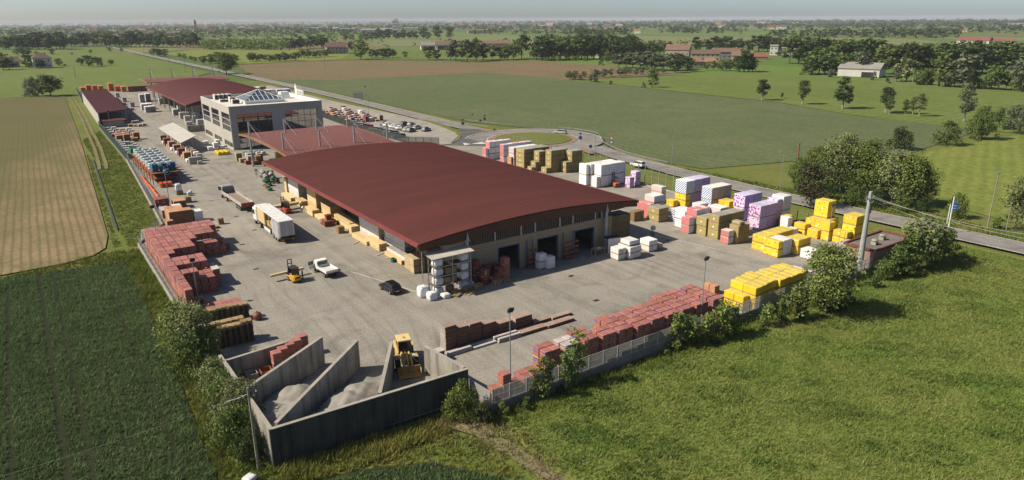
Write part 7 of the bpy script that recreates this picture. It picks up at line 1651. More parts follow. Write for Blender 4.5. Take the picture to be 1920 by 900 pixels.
px_tree(1791, 408, 44, 'bush', 'bright', 'bright round bush behind the blue direction sign', 'bush', 1800, .62, cat='bush'); px_tree(1903, 432, 92, 'oval', 'pale', 'pale slender tree at the right edge beyond the road', 'young_tree', 1300, .8); px_tree(1870, 428, 20, 'bush', 'bright', 'low bush in the verge left of the pale slender tree', 'bush', 900, .9, cat='bush')
px_tree(1840, 261, 56, 'bush', 'green', 'large round dark green bush at the right of the crop field', 'bush', 2200, .62, cat='bush'); px_tree(1774, 271, 40, 'bush', 'green', 'round bush left of the large dark one in the field', 'bush', 1800, .85, cat='bush'); px_tree(1686, 280, 38, 'bush', 'dark', 'dark round bush just above the big tree group', 'bush', 1800, .8, cat='bush')
px_tree(1873, 234, 30, 'oval', 'green', 'small oval tree above the large field bush', 'young_tree', 900, 1.1); px_tree(1911, 250, 48, 'round', 'grey', 'grey green tree at the right edge of the crop field', 'broadleaf_tree', 1500, 1.1); px_tree(1890, 243, 22, 'bush', 'green', 'low bush beside the grey green tree', 'bush', 900, .9, cat='bush')
# poplars across the field
PO = [(1429, 188, 39, 1.5, 'dark'), (1504, 195.5, 45, 1.3, 'green'), (1579, 204, 58, 1.25, 'dark'), (1590, 202, 34, 1.1, 'green'), (1660, 211, 48, 1.3, 'dark'), (1667, 213, 32, 1.2, 'green'), (1697, 213, 26, 1.4, 'green'), (1711, 214, 32, 1.2, 'green'), (1723, 218, 41, 1.2, 'pale'), (1807, 228, 68, 1.05, 'grey')]
for i, (x, y, h, ws, c) in enumerate(PO): px_tree(x, y, h, 'poplar', c, 'slim windblown tree in the field row, %s from the left' % ordinal(i + 1), 'poplar_tree', 1100, ws * .95, pale=True, group='slim trees across the crop field')
px_tree(1466, 184, 10, 'poplar', 'dark', 'tiny sapling between the first two slim field trees', 'sapling', 300, 1.5)
# along the front fence
FR = [(1003, 748, 62), (1014, 746, 84), (1027, 744, 76), (1060, 730, 78), (1081, 722, 104), (1068, 728, 60)]
for i, (x, y, h) in enumerate(FR): px_tree(x, y, h, 'whip', 'bright', 'slender young tree before the first brick stacks, %s from the left' % ordinal(i + 1), 'young_tree', 300, 1.0, pale=True, group='slender young trees by the front fence')
FB = [(1270, 655, 84, 'oval', 'bright'), (1291, 650, 72, 'oval', 'green'), (1322, 643, 66, 'oval', 'bright'), (1352, 636, 88, 'oval', 'bright'), (1378, 629, 70, 'oval', 'green'), (1436, 612, 52, 'oval', 'bright'), (1462, 606, 66, 'oval', 'green'), (1492, 600, 78, 'oval', 'bright')]
for i, (x, y, h, s, c) in enumerate(FB): px_tree(x, y, h * .8, 'oval', c, '%s shrub on the outer side of the front fence, %s from the left' % ({'bright': 'bright leafy', 'green': 'dense green'}[c], ordinal(i + 1)), 'shrub', 300, .9, cat='shrub', group='shrubs by the front fence')
px_tree(1549, 588, 124, 'round', 'bright', 'big leafy tree overhanging the front fence left of the concrete pole', 'broadleaf_tree', 3600, .86, var=1)
px_tree(1552, 580, 60, 'bush', 'dark', 'dark undergrowth below the big fence tree', 'bush', 1500, .8, cat='bush')
KT = [(1652, 526, 40, 'oval', 'green'), (1676, 520, 58, 'oval', 'green'), (1704, 510, 70, 'oval', 'green'), (1720, 503, 98, 'oval', 'pale'), (1746, 496, 80, 'oval', 'bright'), (1768, 488, 58, 'oval', 'green')]
for i, (x, y, h, s, c) in enumerate(KT): px_tree(x, y, h, s, c, 'leafy tree between kiosk and meadow, %s from the left' % ordinal(i + 1), 'broadleaf_tree', 620, .95, group='trees by the brick kiosk')
for i, (x, y, h, c) in enumerate(((1790, 480, 22, 'green'), (1690, 520, 24, 'dark'), (1640, 540, 20, 'dark'), (1590, 570, 22, 'green'), (1430, 622, 14, 'dark'), (1340, 648, 16, 'dark'), (1250, 670, 14, 'green'), (1180, 694, 11, 'green'), (1110, 718, 15, 'green'), (1052, 738, 16, 'dark'), (985, 766, 24, 'green'), (945, 778, 26, 'bright'), (1505, 602, 24, 'dark'))):
    px_tree(x, y, h, 'bush', c, 'low %s weeds along the outside of the fence plinth, %s from the right' % ({'green': 'green', 'dark': 'dark', 'bright': 'bright'}[c], ordinal(i + 1)), 'bush', 700, .9, cat='bush', group='weeds along the front fence')
px_tree(868, 782, 66, 'bush', 'bright', 'feathery bright bush at the right end of the bay wall', 'bush', 2200, .72, cat='bush')
px_tree(905, 792, 40, 'bush', 'brown', 'dry brownish bush beside the corner of the front fence', 'bush', 1200, .8, cat='bush')
# left bushes by the bays
LB = [(345, 674, 108, 'round', 'bright', .78), (378, 690, 122, 'round', 'pale', .68), (368, 700, 90, 'bush', 'green', .75), (406, 742, 70, 'bush', 'pale', .8), (428, 760, 66, 'bush', 'green', .85), (448, 800, 92, 'bush', 'pale', .78), (470, 812, 70, 'bush', 'green', .75), (440, 838, 80, 'bush', 'green', .75), (475, 860, 60, 'bush', 'dark', .8)]
for i, (x, y, h, s, c, ws) in enumerate(LB): px_tree(x, y, h, s, c, ['tall dense bush tree left of the pallet piles', 'pale flowering bush tree touching the pallet piles', 'lower bush under the tall ones by the pallets', 'pale bush beside the back of the left bay wall', 'green bush halfway along the left bay wall', 'big pale flowering bush behind the wooden pole', 'green bush right of the wooden pole', 'leafy bush left of the wooden pole foot', 'dark bush at the front corner of the bay wall'][i], 'bush', 2600, ws, cat='bush', group='bushes along the left bay wall')
px_tree(62, 180, 31, 'bush', 'grey', 'grey green round bush at the left edge of the pasture', 'bush', 1300, .75, cat='bush'); px_tree(95, 180, 36, 'round', 'dark', 'dark round tree beside the grey green bush', 'broadleaf_tree', 1500, 1.25)
px_tree(425, 139, 36, 'round', 'green', 'round tree standing by the straight road beyond the rear canopy', 'broadleaf_tree', 1300, 1.1)

# ------------------------------------------------------------------ middle distance
FAR = {}
def far_tree(px, py, hp, shape='round', col='dark', where='', ws=1.0, z=-.4, n=600):
    p = at(px, py, z); h = hp * depth(p) / FOC * 1.03; b, s = SPEC[shape]
    nm = {'poplar': 'poplar_tree', 'bush': 'bush', 'wide': 'willow_tree', 'oval': 'oval_tree', 'round': 'broadleaf_tree', 'cone': 'conifer_tree'}[shape]
    o = bpy.data.objects.new(nm, far_mesh(shape, col, rnd.randrange(4), n, s * 1.05, b)); o.location = p; o.scale = (h * ws, h * ws, h); o.rotation_euler = (0, 0, rnd.uniform(0, 6.28)); link(o)
    FAR.setdefault(where, []).append((px, o, shape, col)); return o
def far_row(x0, x1, y0, y1, n, h0, h1, where, shapes=('round',), cols=('dark', 'green'), ws=1.15, jx=.35, jy=.8):
    for i in range(n):
        t = (i + .5) / n; far_tree(x0 + (x1 - x0) * (t + rnd.uniform(-jx, jx) / n), y0 + (y1 - y0) * t + rnd.uniform(-jy, jy), rnd.uniform(h0, h1), shapes[rnd.randrange(len(shapes))], cols[rnd.randrange(len(cols))], where, ws * rnd.uniform(.85, 1.2))
W_ = 'near the white house at the left edge'
for a in ((7, 131, 27), (18, 131, 20), (54, 127, 22), (62, 128, 12), (78, 128, 14), (111, 123.5, 13), (121, 125, 5), (2, 112, 12)): far_tree(*a, 'round', ['dark', 'green'][a[0] % 2], W_, 1.25)
for a in ((153, 123, 14), (166, 125.5, 20), (184, 123.5, 16), (191, 124, 8), (209, 122.5, 10)): far_tree(*a, 'round', 'green', 'in the loose row in the left pasture', 1.15)
for a in ((34, 104, 13), (44, 104, 14), (55, 104, 13), (69, 104, 7), (97, 102.5, 9), (171, 99.5, 6), (135, 103, 4), (207, 97, 7), (228, 97, 6)): far_tree(*a, 'round', ['green', 'grey'][a[0] % 2], 'scattered in the far left pasture', 1.3)
far_row(2, 122, 93, 92, 17, 18, 30, 'in the dark belt at the far left edge'); far_row(120, 195, 87, 85, 9, 14, 24, 'in the dark belt right of the far left edge'); far_row(196, 268, 88, 87, 9, 16, 27, 'left of the straight road far away'); far_row(268, 378, 88, 88, 13, 14, 25, 'along the far end of the straight road')
far_row(285, 312, 104, 107, 4, 12, 17, 'by the roadside left of the yellow green grove'); far_row(378, 442, 119, 118, 7, 13, 19, 'in the short hedge beyond the rear canopy', cols=('green',)); far_row(330, 372, 108, 116, 4, 6, 9, 'in the thin hedge near the road', cols=('green',))
far_row(465, 556, 115.5, 114, 13, 11, 15, 'in the orchard row below the yellow green grove', cols=('green', 'grey')); far_row(560, 618, 109, 107, 8, 10, 14, 'in the row left of the grey farmhouse', cols=('green',)); far_row(538, 612, 92, 90, 9, 14, 22, 'right of the yellow green grove')
for a in ((677, 111, 32, 1.1), (660, 97, 17, 1), (698, 108, 14, 1.2), (708, 108, 14, 1.2), (718, 109, 16, 1.2), (728, 109, 17, 1.2), (736, 108, 14, 1.1), (759, 108.5, 11, 1.1), (803, 112, 23, 1.1), (820, 112, 17, 1.1), (845, 112, 22, 1), (855, 114, 34, .95), (876, 116, 36, 1.0), (893, 114, 37, .9), (906, 113, 28, 1), (923, 112, 25, 1.1), (938, 112, 22, 1.1), (951, 112, 25, 1), (963, 111, 27, 1), (978, 110, 42, .8)): far_tree(a[0], a[1], a[2], 'round', 'brown' if a[0] == 855 else ['dark', 'green'][a[0] % 2], 'in the belt before the middle wood', a[3])
far_row(1000, 1195, 112, 110, 18, 30, 40, 'in the front edge of the middle wood', ('round', 'oval'), ('green', 'dark')); far_row(1010, 1190, 104, 103, 16, 30, 36, 'deeper inside the middle wood', ('round',), ('green', 'dark'))
far_row(1020, 1100, 113, 114, 7, 8, 12, 'bushy at the foot of the middle wood', ('bush',), ('green', 'bright'), .8)
far_row(1192, 1260, 103, 101, 7, 14, 24, 'between middle wood and farm'); far_tree(1140, 118, 19, 'round', 'green', 'before the white barn', 1.1); far_tree(1128, 121, 9, 'bush', 'dark', 'before the white barn', .8); far_tree(1160, 120, 10, 'bush', 'grey', 'before the white barn', .8)
for a in ((1160, 126, 24), (1174, 127, 27), (1186, 127, 25), (1200, 129, 28), (1213, 130, 29), (1228, 131, 28), (1243, 131, 27), (1257, 132, 28), (1272, 131, 27), (1284, 129, 22)): far_tree(*a, 'round', 'grey', 'in the grey green willow clump before the farm', 1.25, n=700)
far_tree(1265, 135.5, 22, 'round', 'dark', 'dark one before the willow clump', 1.3)
for a in ((1068, 149, 14), (1078, 149, 15), (1088, 150, 9), (1095, 145, 10), (1108, 153, 12), (1115, 154, 13), (1115, 144, 13), (1122, 143, 10), (1133, 145, 14), (1146, 143.5, 13), (1162, 142.5, 13), (1170, 142, 13), (1180, 138, 11), (1192, 140, 13), (1203, 138.5, 9), (1219, 141, 14), (1227, 140, 12), (1243, 138.5, 11)): far_tree(*a, 'round', 'grey' if a[0] % 3 else 'green', 'in the willow row by the brown field', 1.2, n=600)
far_tree(1222, 164, 31, 'oval', 'bright', 'thin one below the willow row', 1.0); far_tree(1145, 158, 6, 'bush', 'dark', 'small below the willow row', 1.0); far_tree(1206, 164, 9, 'bush', 'grey', 'small below the willow row', .8)
far_row(690, 806, 74, 73, 13, 11, 18, 'in the far row left of two lone trees', cols=('dark',)); far_tree(820, 72.5, 20, 'round', 'dark', 'standing alone in the far pale field', .95); far_tree(844, 72.5, 20, 'oval', 'dark', 'standing alone in the far pale field', 1.2); far_row(645, 690, 76, 76, 4, 10, 15, 'in the far row left of two lone trees')
far_row(1300, 1515, 97, 95, 24, 18, 28, 'in the tall row behind the farm', ('oval', 'poplar', 'oval'), ('dark',), 1.35)
for a in ((1386, 134, 26), (1395, 134, 37), (1404, 134, 30), (1411, 133, 22)): far_tree(*a, 'oval', 'dark', 'in the clump right of the orange roofed houses', 1.2, n=700)
for a in ((1337, 130.5, 15), (1354, 132, 17), (1362, 132, 17), (1369, 132, 18), (1326, 131, 10), (1348, 129, 9)): far_tree(*a, 'round', 'green', 'beside the orange roofed houses', 1.2)
for a in ((1288, 134, 24), (1280, 126, 20)): far_tree(*a, 'round', 'dark', 'left of the orange roofed houses', 1.1)
far_row(1478, 1650, 118, 124, 14, 36, 48, 'in the left part of the big right wood', ('round',), ('dark', 'green'), 1.2); far_row(1520, 1580, 138, 140, 5, 30, 40, 'in front of the big right wood', ('round',), ('green', 'dark'), 1.15); far_row(1655, 1935, 138, 136, 20, 40, 52, 'in the front edge of the big right wood', ('round',), ('dark', 'green'), 1.15); far_row(1500, 1930, 112, 114, 24, 24, 34, 'deeper in the big right wood', ('round',), ('dark', 'green'), 1.2)
for a in ((1508, 139, 14, 'bush'), (1522, 140, 17, 'bush'), (1557, 144, 13, 'bush'), (1613, 142, 40, 'oval'), (1637, 149, 13, 'bush'), (1681, 152, 24, 'oval'), (1690, 151, 26, 'round'), (1699, 152, 38, 'round'), (1716, 157, 22, 'bush'), (1730, 158, 26, 'bush'), (1742, 158, 22, 'bush'), (1760, 161, 54, 'oval'), (1775, 162, 20, 'bush'), (1788, 163, 28, 'round'), (1805, 165, 56, 'round'), (1818, 164, 30, 'round'), (1834, 164, 16, 'bush'), (1858, 168, 40, 'oval'), (1872, 167, 28, 'round'), (1846, 166, 18, 'bush'), (1897, 152, 26, 'round'), (1886, 166, 24, 'round'), (1917, 172, 62, 'oval'), (1902, 170, 20, 'bush'), (1664, 155, 10, 'bush')):
    far_tree(a[0], a[1], a[2], a[3], ['green', 'grey', 'green', 'pale'][a[0] % 4], 'in the mixed hedge below the big right wood', 1.1 if a[3] != 'bush' else .7, n=700)
KD = {'round': 'tree', 'oval': 'tall tree', 'poplar': 'slim tree', 'bush': 'bush', 'wide': 'spreading tree', 'cone': 'conifer'}; CD = {'dark': 'dark', 'green': 'green', 'grey': 'grey green', 'brown': 'brownish', 'pale': 'pale', 'bright': 'bright'}
for where, L in FAR.items():
    L.sort(key=lambda q: q[0])
    for i, (x, o, s, c) in enumerate(L): tag(o, '%s %s %s%s' % (CD[c], KD[s], where, ', %s from left' % ordinal(i + 1) if len(L) > 1 else ''), 'bush' if s == 'bush' else 'tree', 'trees ' + where)

# ------------------------------------------------------------------ woods too far to count
def woods(name, label, pts, col, shapes=('round', 'oval'), n=26, size=2.4):
    """pts: list of (x, y, height, width scale); all joined into one mesh"""
    VV = []; FF = []; k = 0; rg = np.random.default_rng(len(pts))
    for x, y, h, ws in pts:
        sh = shapes[rg.integers(len(shapes))]; V, F = crown_arrays(sh, 10 + rg.integers(5), n, SPEC[sh][1] * size, SPEC[sh][0] * .3); a = rg.uniform(0, 6.28); c, s = math.cos(a), math.sin(a)
        W2 = np.stack([(V[:, 0] * c - V[:, 1] * s) * h * ws + x, (V[:, 0] * s + V[:, 1] * c) * h * ws + y, V[:, 2] * h - .6], -1); VV.append(W2); FF.append(F + k); k += len(V)
    me = numesh(name, np.vstack(VV), np.vstack(FF), LF[col]); o = bpy.data.objects.new(name, me); link(o); return tag(o, label, 'woods', None, 'stuff')
def band(x0, x1, y0, y1, n, h0, h1, ws=1.3):
    out = []
    for i in range(n):
        p = at(rnd.uniform(x0, x1), rnd.uniform(min(y0, y1), max(y0, y1)), 0)
        out.append((p.x, p.y, rnd.uniform(h0, h1), ws * rnd.uniform(.8, 1.4)))
    return out
grove = [(lambda p: (p.x, p.y, rnd.uniform(9, 12), 1.15))(at(rnd.uniform(378, 536), rnd.uniform(83, 93.5), 0)) for i in range(240)]
woods('young_grove', 'dense yellow green grove of young trees beside the orchard row', grove, 'bright', ('round',), 60, 1.6)
woods('far_woods', 'dark hedges and woods of the far plain up to the horizon', band(-300, 2250, 40.0, 44.5, 2000, 12, 21, 2.2) + band(-300, 2250, 43, 52, 2400, 9, 16, 2.0) + band(-300, 660, 50, 64, 800, 8, 14, 1.8) + band(660, 1100, 50, 57, 250, 8, 14, 1.8), 'dark', n=14, size=3.2)
woods('far_hedges', 'greener hedges and tree lines of the far plain', band(-200, 700, 50, 70, 520, 8, 15) + band(700, 2200, 49, 58, 420, 8, 15) + band(1060, 1180, 62, 67, 60, 12, 18) + band(1232, 1400, 58, 63, 60, 10, 16) + band(1440, 1800, 67, 71, 110, 12, 17) + band(1680, 2100, 58, 63, 70, 10, 15) + band(880, 1070, 60, 65, 60, 8, 13), 'dark', n=22, size=2.6)
woods('far_hedges', 'loose green trees of the plain right of the yard', band(640, 1000, 80, 90, 14, 6, 10) + band(1200, 1500, 84, 92, 16, 6, 10) + band(-200, 300, 70, 84, 90, 8, 14) + band(300, 640, 66, 82, 70, 7, 13), 'green', n=30, size=2.2)
# ------------------------------------------------------------------ houses of the plain
WALLC = {'white': mat('house_white', (.55, .53, .48), (.48, .46, .42), .3), 'grey': mat('house_grey', (.28, .26, .235), (.23, .215, .195), .3), 'stone': mat('house_stone', (.36, .31, .25), (.29, .25, .2), .4), 'pink': mat('house_pink', (.42, .26, .2), (.36, .22, .17), .3), 'yellow': mat('house_yellow', (.55, .43, .2), (.48, .38, .18), .3)}
ROOFC = {'red': mat('roof_tiles', (.19, .118, .085), (.155, .098, .072), .4, fine=.15), 'orange': mat('orange_tiles', (.26, .145, .09), (.22, .12, .08), .4, fine=.15), 'grey': mat('grey_sheet_roof', (.26, .24, .22), (.21, .2, .18), .2), 'brown': mat('brown_tiles', (.15, .1, .075), (.12, .085, .065), .4), 'rust': mat('red_sheet_roof', (.24, .085, .07), (.2, .075, .06), .2)}
def house(px, py, wpx, hpx, wall, roof, label, name='farmhouse', rz=None, dep=.6, hip=False, rows=1, pitch=.35, cat='house', group=None, simple=False, openf=False):
    """gabled house standing at a spot; width and eave height measured in the photograph"""
    p = at(px, py, -.5); sc = depth(p) / FOC; W = wpx * sc; H = max(2.4, hpx * sc * (1 - pitch * .75)); D = max(5.0, W * dep); rh = min(W, D) * pitch
    o = tag(empty(name, p, -math.atan2(p.x, p.y) + rnd.uniform(-.25, .25) if rz is None else rz), label, cat, group)
    mb = MB(); mb.box(-W / 2, 0, 0, W / 2, D, H)
    if not hip:
        for x in (-W / 2, W / 2): k = len(mb.v); mb.v += [(x, 0, H), (x, D, H), (x, D / 2, H + rh)]; mb.f.append((k, k + 1, k + 2) if x > 0 else (k + 2, k + 1, k)); mb.m.append(0)
    wl_ = mb.build('wall', WALLC[wall], o); e = .5; mb = MB(); i = D * .45 if hip else 0
    A = [(-W / 2 - e, -e, H - .2), (W / 2 + e, -e, H - .2), (W / 2 + e, D + e, H - .2), (-W / 2 - e, D + e, H - .2), (-W / 2 - e + i, D / 2, H + rh + .1), (W / 2 + e - i, D / 2, H + rh + .1)]
    mb.v = A + [(x, y, z + .25) for x, y, z in A]; mb.f = [(6, 7, 11, 10), (8, 9, 10, 11), (0, 4, 5, 1), (2, 5, 4, 3), (0, 1, 7, 6), (2, 3, 9, 8), (7, 8, 11), (9, 6, 10), (1, 5, 2), (3, 4, 0), (1, 2, 8, 7), (3, 0, 6, 9)]; mb.m = [0] * 12
    rf = mb.build('roof', ROOFC[roof], o)
    if not simple:
        MB().box(W * .2, D * .4, H + rh * .4, W * .2 + .8, D * .4 + .8, H + rh + .9).build('chimney', WALLC['stone'], rf)
        n_ = max(2, int(W / 4))
        for r_ in range(rows):
            z = H * (r_ + .32) / rows
            for q in range(n_): x = -W / 2 + W * (q + .5) / n_; MB().box(x - .55, -.08, z, x + .55, .05, z + min(1.5, H / rows * .5)).build('window', M_glassdk, o)
        if openf: MB().box(-W * .35, -.1, 0, W * .35, .06, H * .8).build('dark_opening', M_blkm, o)  # black panel stands in for the shade inside an open front
    return o
house(82, 128, 30, 25, 'white', 'brown', 'white two storey house with brown roof in the left pasture', hip=True, rows=2, dep=.8)
house(14, 127, 40, 14, 'stone', 'brown', 'low house half hidden by trees at the left edge')
house(632, 101, 36, 17, 'stone', 'brown', 'old grey farmhouse left of the brown field', rows=2); house(645, 99, 14, 13, 'pink', 'orange', 'small red roofed house right of the old farmhouse')
house(805, 93.5, 30, 11, 'white', 'grey', 'white end of the far warehouse', 'warehouse', rows=1, openf=True, cat='warehouse'); house(832, 93.5, 32, 12, 'white', 'brown', 'dark fronted part of the far white warehouse', 'warehouse', openf=True, cat='warehouse')
house(930, 90, 54, 11, 'pink', 'red', 'long low red roofed building behind the tree belt', rows=1, dep=.25)
house(1138, 109, 44, 14, 'white', 'brown', 'white open fronted barn before the middle wood', 'barn', openf=True, cat='barn', dep=.5)
house(1195, 112, 36, 9, 'stone', 'red', 'low barn roof behind the willow clump', 'barn', cat='barn', dep=.4)
house(1269, 106, 44, 16, 'stone', 'red', 'farm barn left of the long farmhouse', 'barn', cat='barn', rows=1); house(1322, 114, 52, 17, 'stone', 'brown', 'long stone farmhouse with rows of windows', rows=2, dep=.35); house(1367, 112, 62, 19, 'grey', 'red', 'long barn with red tiled roof behind the farmhouse', 'barn', rows=1, dep=.3, cat='barn'); house(1390, 116, 38, 15, 'stone', 'red', 'smaller barn at the right end of the farm', 'barn', cat='barn', openf=True)
house(1304, 127, 30, 15, 'stone', 'orange', 'small house with orange roof, left of two', hip=True); house(1330, 127, 30, 14, 'stone', 'orange', 'small house with orange roof, right of two', hip=True); house(1427, 111.5, 24, 6, 'pink', 'rust', 'low red shed right of the farm', 'shed', cat='shed', simple=True)
house(1476, 104, 48, 12, 'white', 'grey', 'pale manor wing with arches before the wood', 'manor', rows=1, dep=.3); o = house(1450, 104, 14, 19, 'white', 'grey', 'square pale manor tower beside the tall tree row', 'manor_tower', rows=2, dep=.9, pitch=.12)
o_b = house(1608, 144, 72, 17, 'white', 'grey', 'pale barn with wide grey roof before the big wood', 'barn', dep=.8, pitch=.16, cat='barn', simple=True)
MB().box(2, -.1, 0, 9, .06, 3.2).build('dark_opening', M_blkm, o_b); house(1649, 122, 20, 18, 'pink', 'orange', 'reddish villa among the trees of the big wood', rows=2); house(1598, 97, 30, 7, 'stone', 'red', 'roof showing above the big wood', simple=True)  # black panel painting the dark inside of the open barn
house(1822, 87, 52, 12, 'white', 'rust', 'white factory front with red roof at the far right', 'factory', dep=.9, cat='factory', pitch=.12); house(1868, 84, 60, 8, 'white', 'rust', 'long red roofed factory hall behind the white front', 'factory', dep=.4, cat='factory', simple=True, pitch=.15)
house(1808, 61, 10, 6, 'yellow', 'orange', 'small yellow house in the far fields on the right', simple=True); house(1905, 50, 32, 5, 'white', 'grey', 'long white hall on the horizon at the right edge', 'factory', simple=True, cat='factory', pitch=.1)
house(1195, 63, 13, 7, 'white', 'orange', 'white farmhouse in the far pale field', simple=True); house(1462, 55, 14, 5, 'white', 'red', 'small white house above the far tree row', simple=True); house(1620, 80, 13, 5, 'stone', 'red', 'tiny farmhouse above the far right wood', simple=True)
# water tower block and bell tower
p = at(742, 63, -.5); k = depth(p) / FOC; tb = tag(empty('tower_block', p, -.6), 'white tower block rising above the far industrial sheds', 'tower'); MB().box(-6 * k, 0, 0, 5 * k, 8 * k, 24 * k).box(-2 * k, 1 * k, 24 * k, 4 * k, 6 * k, 27 * k).build('wall', WALLC['white'], tb); [MB().box(-5 * k, -.2, z * k, 4 * k, .1, (z + 1.2) * k).build('window', M_glassdk, tb) for z in (5, 10, 15, 20)]
p = at(368, 60, -.5); k = depth(p) / FOC; bt = tag(empty('bell_tower', p, -.2), 'slim bell tower standing out over the far town', 'tower'); MB().box(-2 * k, 0, 0, 2 * k, 4 * k, 19 * k).box(-2.3 * k, -.3 * k, 19 * k, 2.3 * k, 4.3 * k, 19.6 * k).build('wall', WALLC['stone'], bt); MB().box(-1.9 * k, .1 * k, 19.6 * k, 1.9 * k, 3.9 * k, 23 * k, 0, top=(.05, .05)).build('roof', ROOFC['red'], bt); MB().box(-.8 * k, -.1, 15 * k, .8 * k, .1, 18 * k).build('bell_opening', M_blkm, bt)
for i, (x, y, w_, h) in enumerate(((700, 62, 44, 6), (728, 61, 30, 7), (655, 59, 30, 5), (675, 57, 26, 5), (770, 57, 26, 4), (590, 58, 30, 5), (900, 62, 44, 5), (1020, 52, 30, 4))): house(x, y, w_, h, ['white', 'grey', 'white', 'white', 'stone', 'white', 'stone', 'white'][i], ['grey', 'grey', 'grey', 'rust', 'grey', 'grey', 'red', 'grey'][i], 'pale industrial shed of the far town, %s from the left' % ordinal([5, 6, 2, 3, 7, 1, 8, 4][i] if i != 7 else 9), 'shed', dep=.6, simple=True, cat='shed', pitch=.08, group='far industrial sheds')
TOWN = []
for i in range(46): TOWN.append((rnd.uniform(55, 420), rnd.uniform(53, 69)))
for i in range(14): TOWN.append((rnd.uniform(420, 660), rnd.uniform(50, 60)))
for i in range(16): TOWN.append((rnd.uniform(860, 1180), rnd.uniform(49, 57)))
for i in range(8): TOWN.append((rnd.uniform(1270, 1560), rnd.uniform(46, 56)))
for i in range(8): TOWN.append((rnd.uniform(0, 200), rnd.uniform(70, 84)))
TOWN.sort()
for i, (x, y) in enumerate(TOWN):
    g = 'the far left town' if x < 430 else 'the far middle town' if x < 860 else 'the far right villages'
    house(x, y, rnd.uniform(8, 15), rnd.uniform(4.5, 7), ['white', 'stone', 'pink', 'stone', 'yellow'][i % 5], ['red', 'brown', 'brown', 'grey'][i % 4], 'tiny %s house with %s roof in %s, %s from left' % (['white', 'stone', 'pink', 'grey stone', 'yellow'][i % 5], ['red', 'brown', 'brown', 'grey'][i % 4], g, ordinal(sum(1 for q in TOWN[:i + 1] if (q[0] < 430) == (x < 430) and (q[0] < 860) == (x < 860)))), 'town_house', dep=.7, simple=True, group='houses in ' + g)
# ------------------------------------------------------------------ grass and crops as real blades
def blade_mat(n, c1, c2, sc=.12): return mat(n, c1, c2, sc, rough=.7, lo=.3, hi=.7, island=.35, trans=.25, spec=.1, fine=.25, finescale=.9)
B_mead = blade_mat('meadow_blades', (.132, .21, .04), (.225, .245, .07), .06); B_wheat = blade_mat('wheat_blades', (.105, .163, .062), (.152, .212, .084)); B_tall = blade_mat('tall_grass_blades', (.14, .17, .033), (.23, .21, .062)); B_dry = blade_mat('dry_grass_blades', (.20, .16, .085), (.14, .13, .055)); B_bank = blade_mat('bank_grass_blades', (.11, .155, .027), (.175, .19, .042))
def blades(name, label, poly, dens, h, wd, m, z, seed, lean=.35, skip=None, dens_fn=None, nb=3, spread=.12):
    rg = np.random.default_rng(seed); P = np.array(poly); x0, y0 = P.min(0); x1, y1 = P.max(0); n = int((x1 - x0) * (y1 - y0) * dens)
    x = rg.uniform(x0, x1, n); y = rg.uniform(y0, y1, n); k = inpoly(x, y, poly)
    k &= (x * FV.x + y * FV.y - CAM_H * FV.z) > 20
    if skip is not None: k &= ~skip(x, y)
    x, y = x[k], y[k]; n = len(x)
    patch = .75 + .25 * np.sin(x * .55 + 1.3 * np.sin(y * .4)) * np.cos(y * .62 + np.sin(x * .33)) + .18 * np.sin(x * 1.7 + y * 1.1) * np.sin(y * 2.1 - x * .8)
    x = np.repeat(x, nb) + rg.normal(0, spread, n * nb); y = np.repeat(y, nb) + rg.normal(0, spread, n * nb); H = np.repeat(patch, nb) * h * rg.uniform(.6, 1.25, n * nb)
    a = rg.uniform(0, PI, n * nb); W2 = wd * rg.uniform(.6, 1.3, n * nb); lx = lean * (.35 + rg.normal(0, .8, n * nb)) * H; ly = lean * (-.2 + rg.normal(0, .8, n * nb)) * H
    b0 = np.stack([x - np.cos(a) * W2, y - np.sin(a) * W2, np.full_like(x, z)], -1); b1 = np.stack([x + np.cos(a) * W2, y + np.sin(a) * W2, np.full_like(x, z)], -1); tp = np.stack([x + lx, y + ly, z + H], -1)
    V = np.stack([b0, b1, tp], 1).reshape(-1, 3); F = np.arange(len(V)).reshape(-1, 3); me = numesh(name, V, F, m); o = bpy.data.objects.new(name, me); link(o); return tag(o, label, 'grass', None, 'stuff')
blades('meadow_grass', 'fresh tall green blades of the meadow before the yard wall', [(33.4, 50), (60, 49.2), (98, 49.4), (120, 48.8), (127, 55), (128, 20), (110, 14), (60, 12), (34, 30), (32.6, 42)], 30, .32, .045, B_mead, -.32, 1, .7)
tram = lambda x, y: (np.abs(x + 2.4) < .34) | (np.abs(x + .6) < .3) | (np.abs(x - 5.9) < .22) | (np.abs(x + 6.4) < .24) | (np.abs(x - 2.4) < .12) | (np.abs(x + 4.2) < .1) | (np.sin(x * 9.2 + .6 * np.sin(y * .3)) > .9)
blades('wheat_crop', 'dense dark green wheat ears of the lower left field', [(9.1, 124), (9.7, 112), (9.0, 95), (8.7, 77.5), (7.9, 55), (7.6, 40), (-16, 60), (-16, 122.8), (-8, 125.4)], 34, .45, .045, B_wheat, -.3, 2, .55, tram, spread=.07)
blades('young_wheat_crop', 'dark green crop blades at the bottom centre', [(10, 50.4), (18, 49.6), (24, 47), (28, 42), (29, 32), (8, 32), (8.4, 46)], 34, .45, .045, B_wheat, -.3, 3, .45)
blades('bank_grass', 'long rough grass on the bank between wheat and brick stacks', [(9.4, 124), (12.3, 131), (12.3, 73), (11.6, 56), (12.4, 54.6), (10, 48), (8.1, 50), (8.1, 57), (9, 78), (9.9, 112)], 15, .8, .06, B_bank, -.5, 4, .5)
blades('tall_grass', 'yellowish tall grass fringe between wheat and bank', [(8.9, 118), (10.4, 116), (9.8, 95), (10.2, 76), (9.6, 60), (8.0, 54), (8.9, 78), (9.2, 96)], 14, .95, .05, B_tall, -.5, 5, .5)
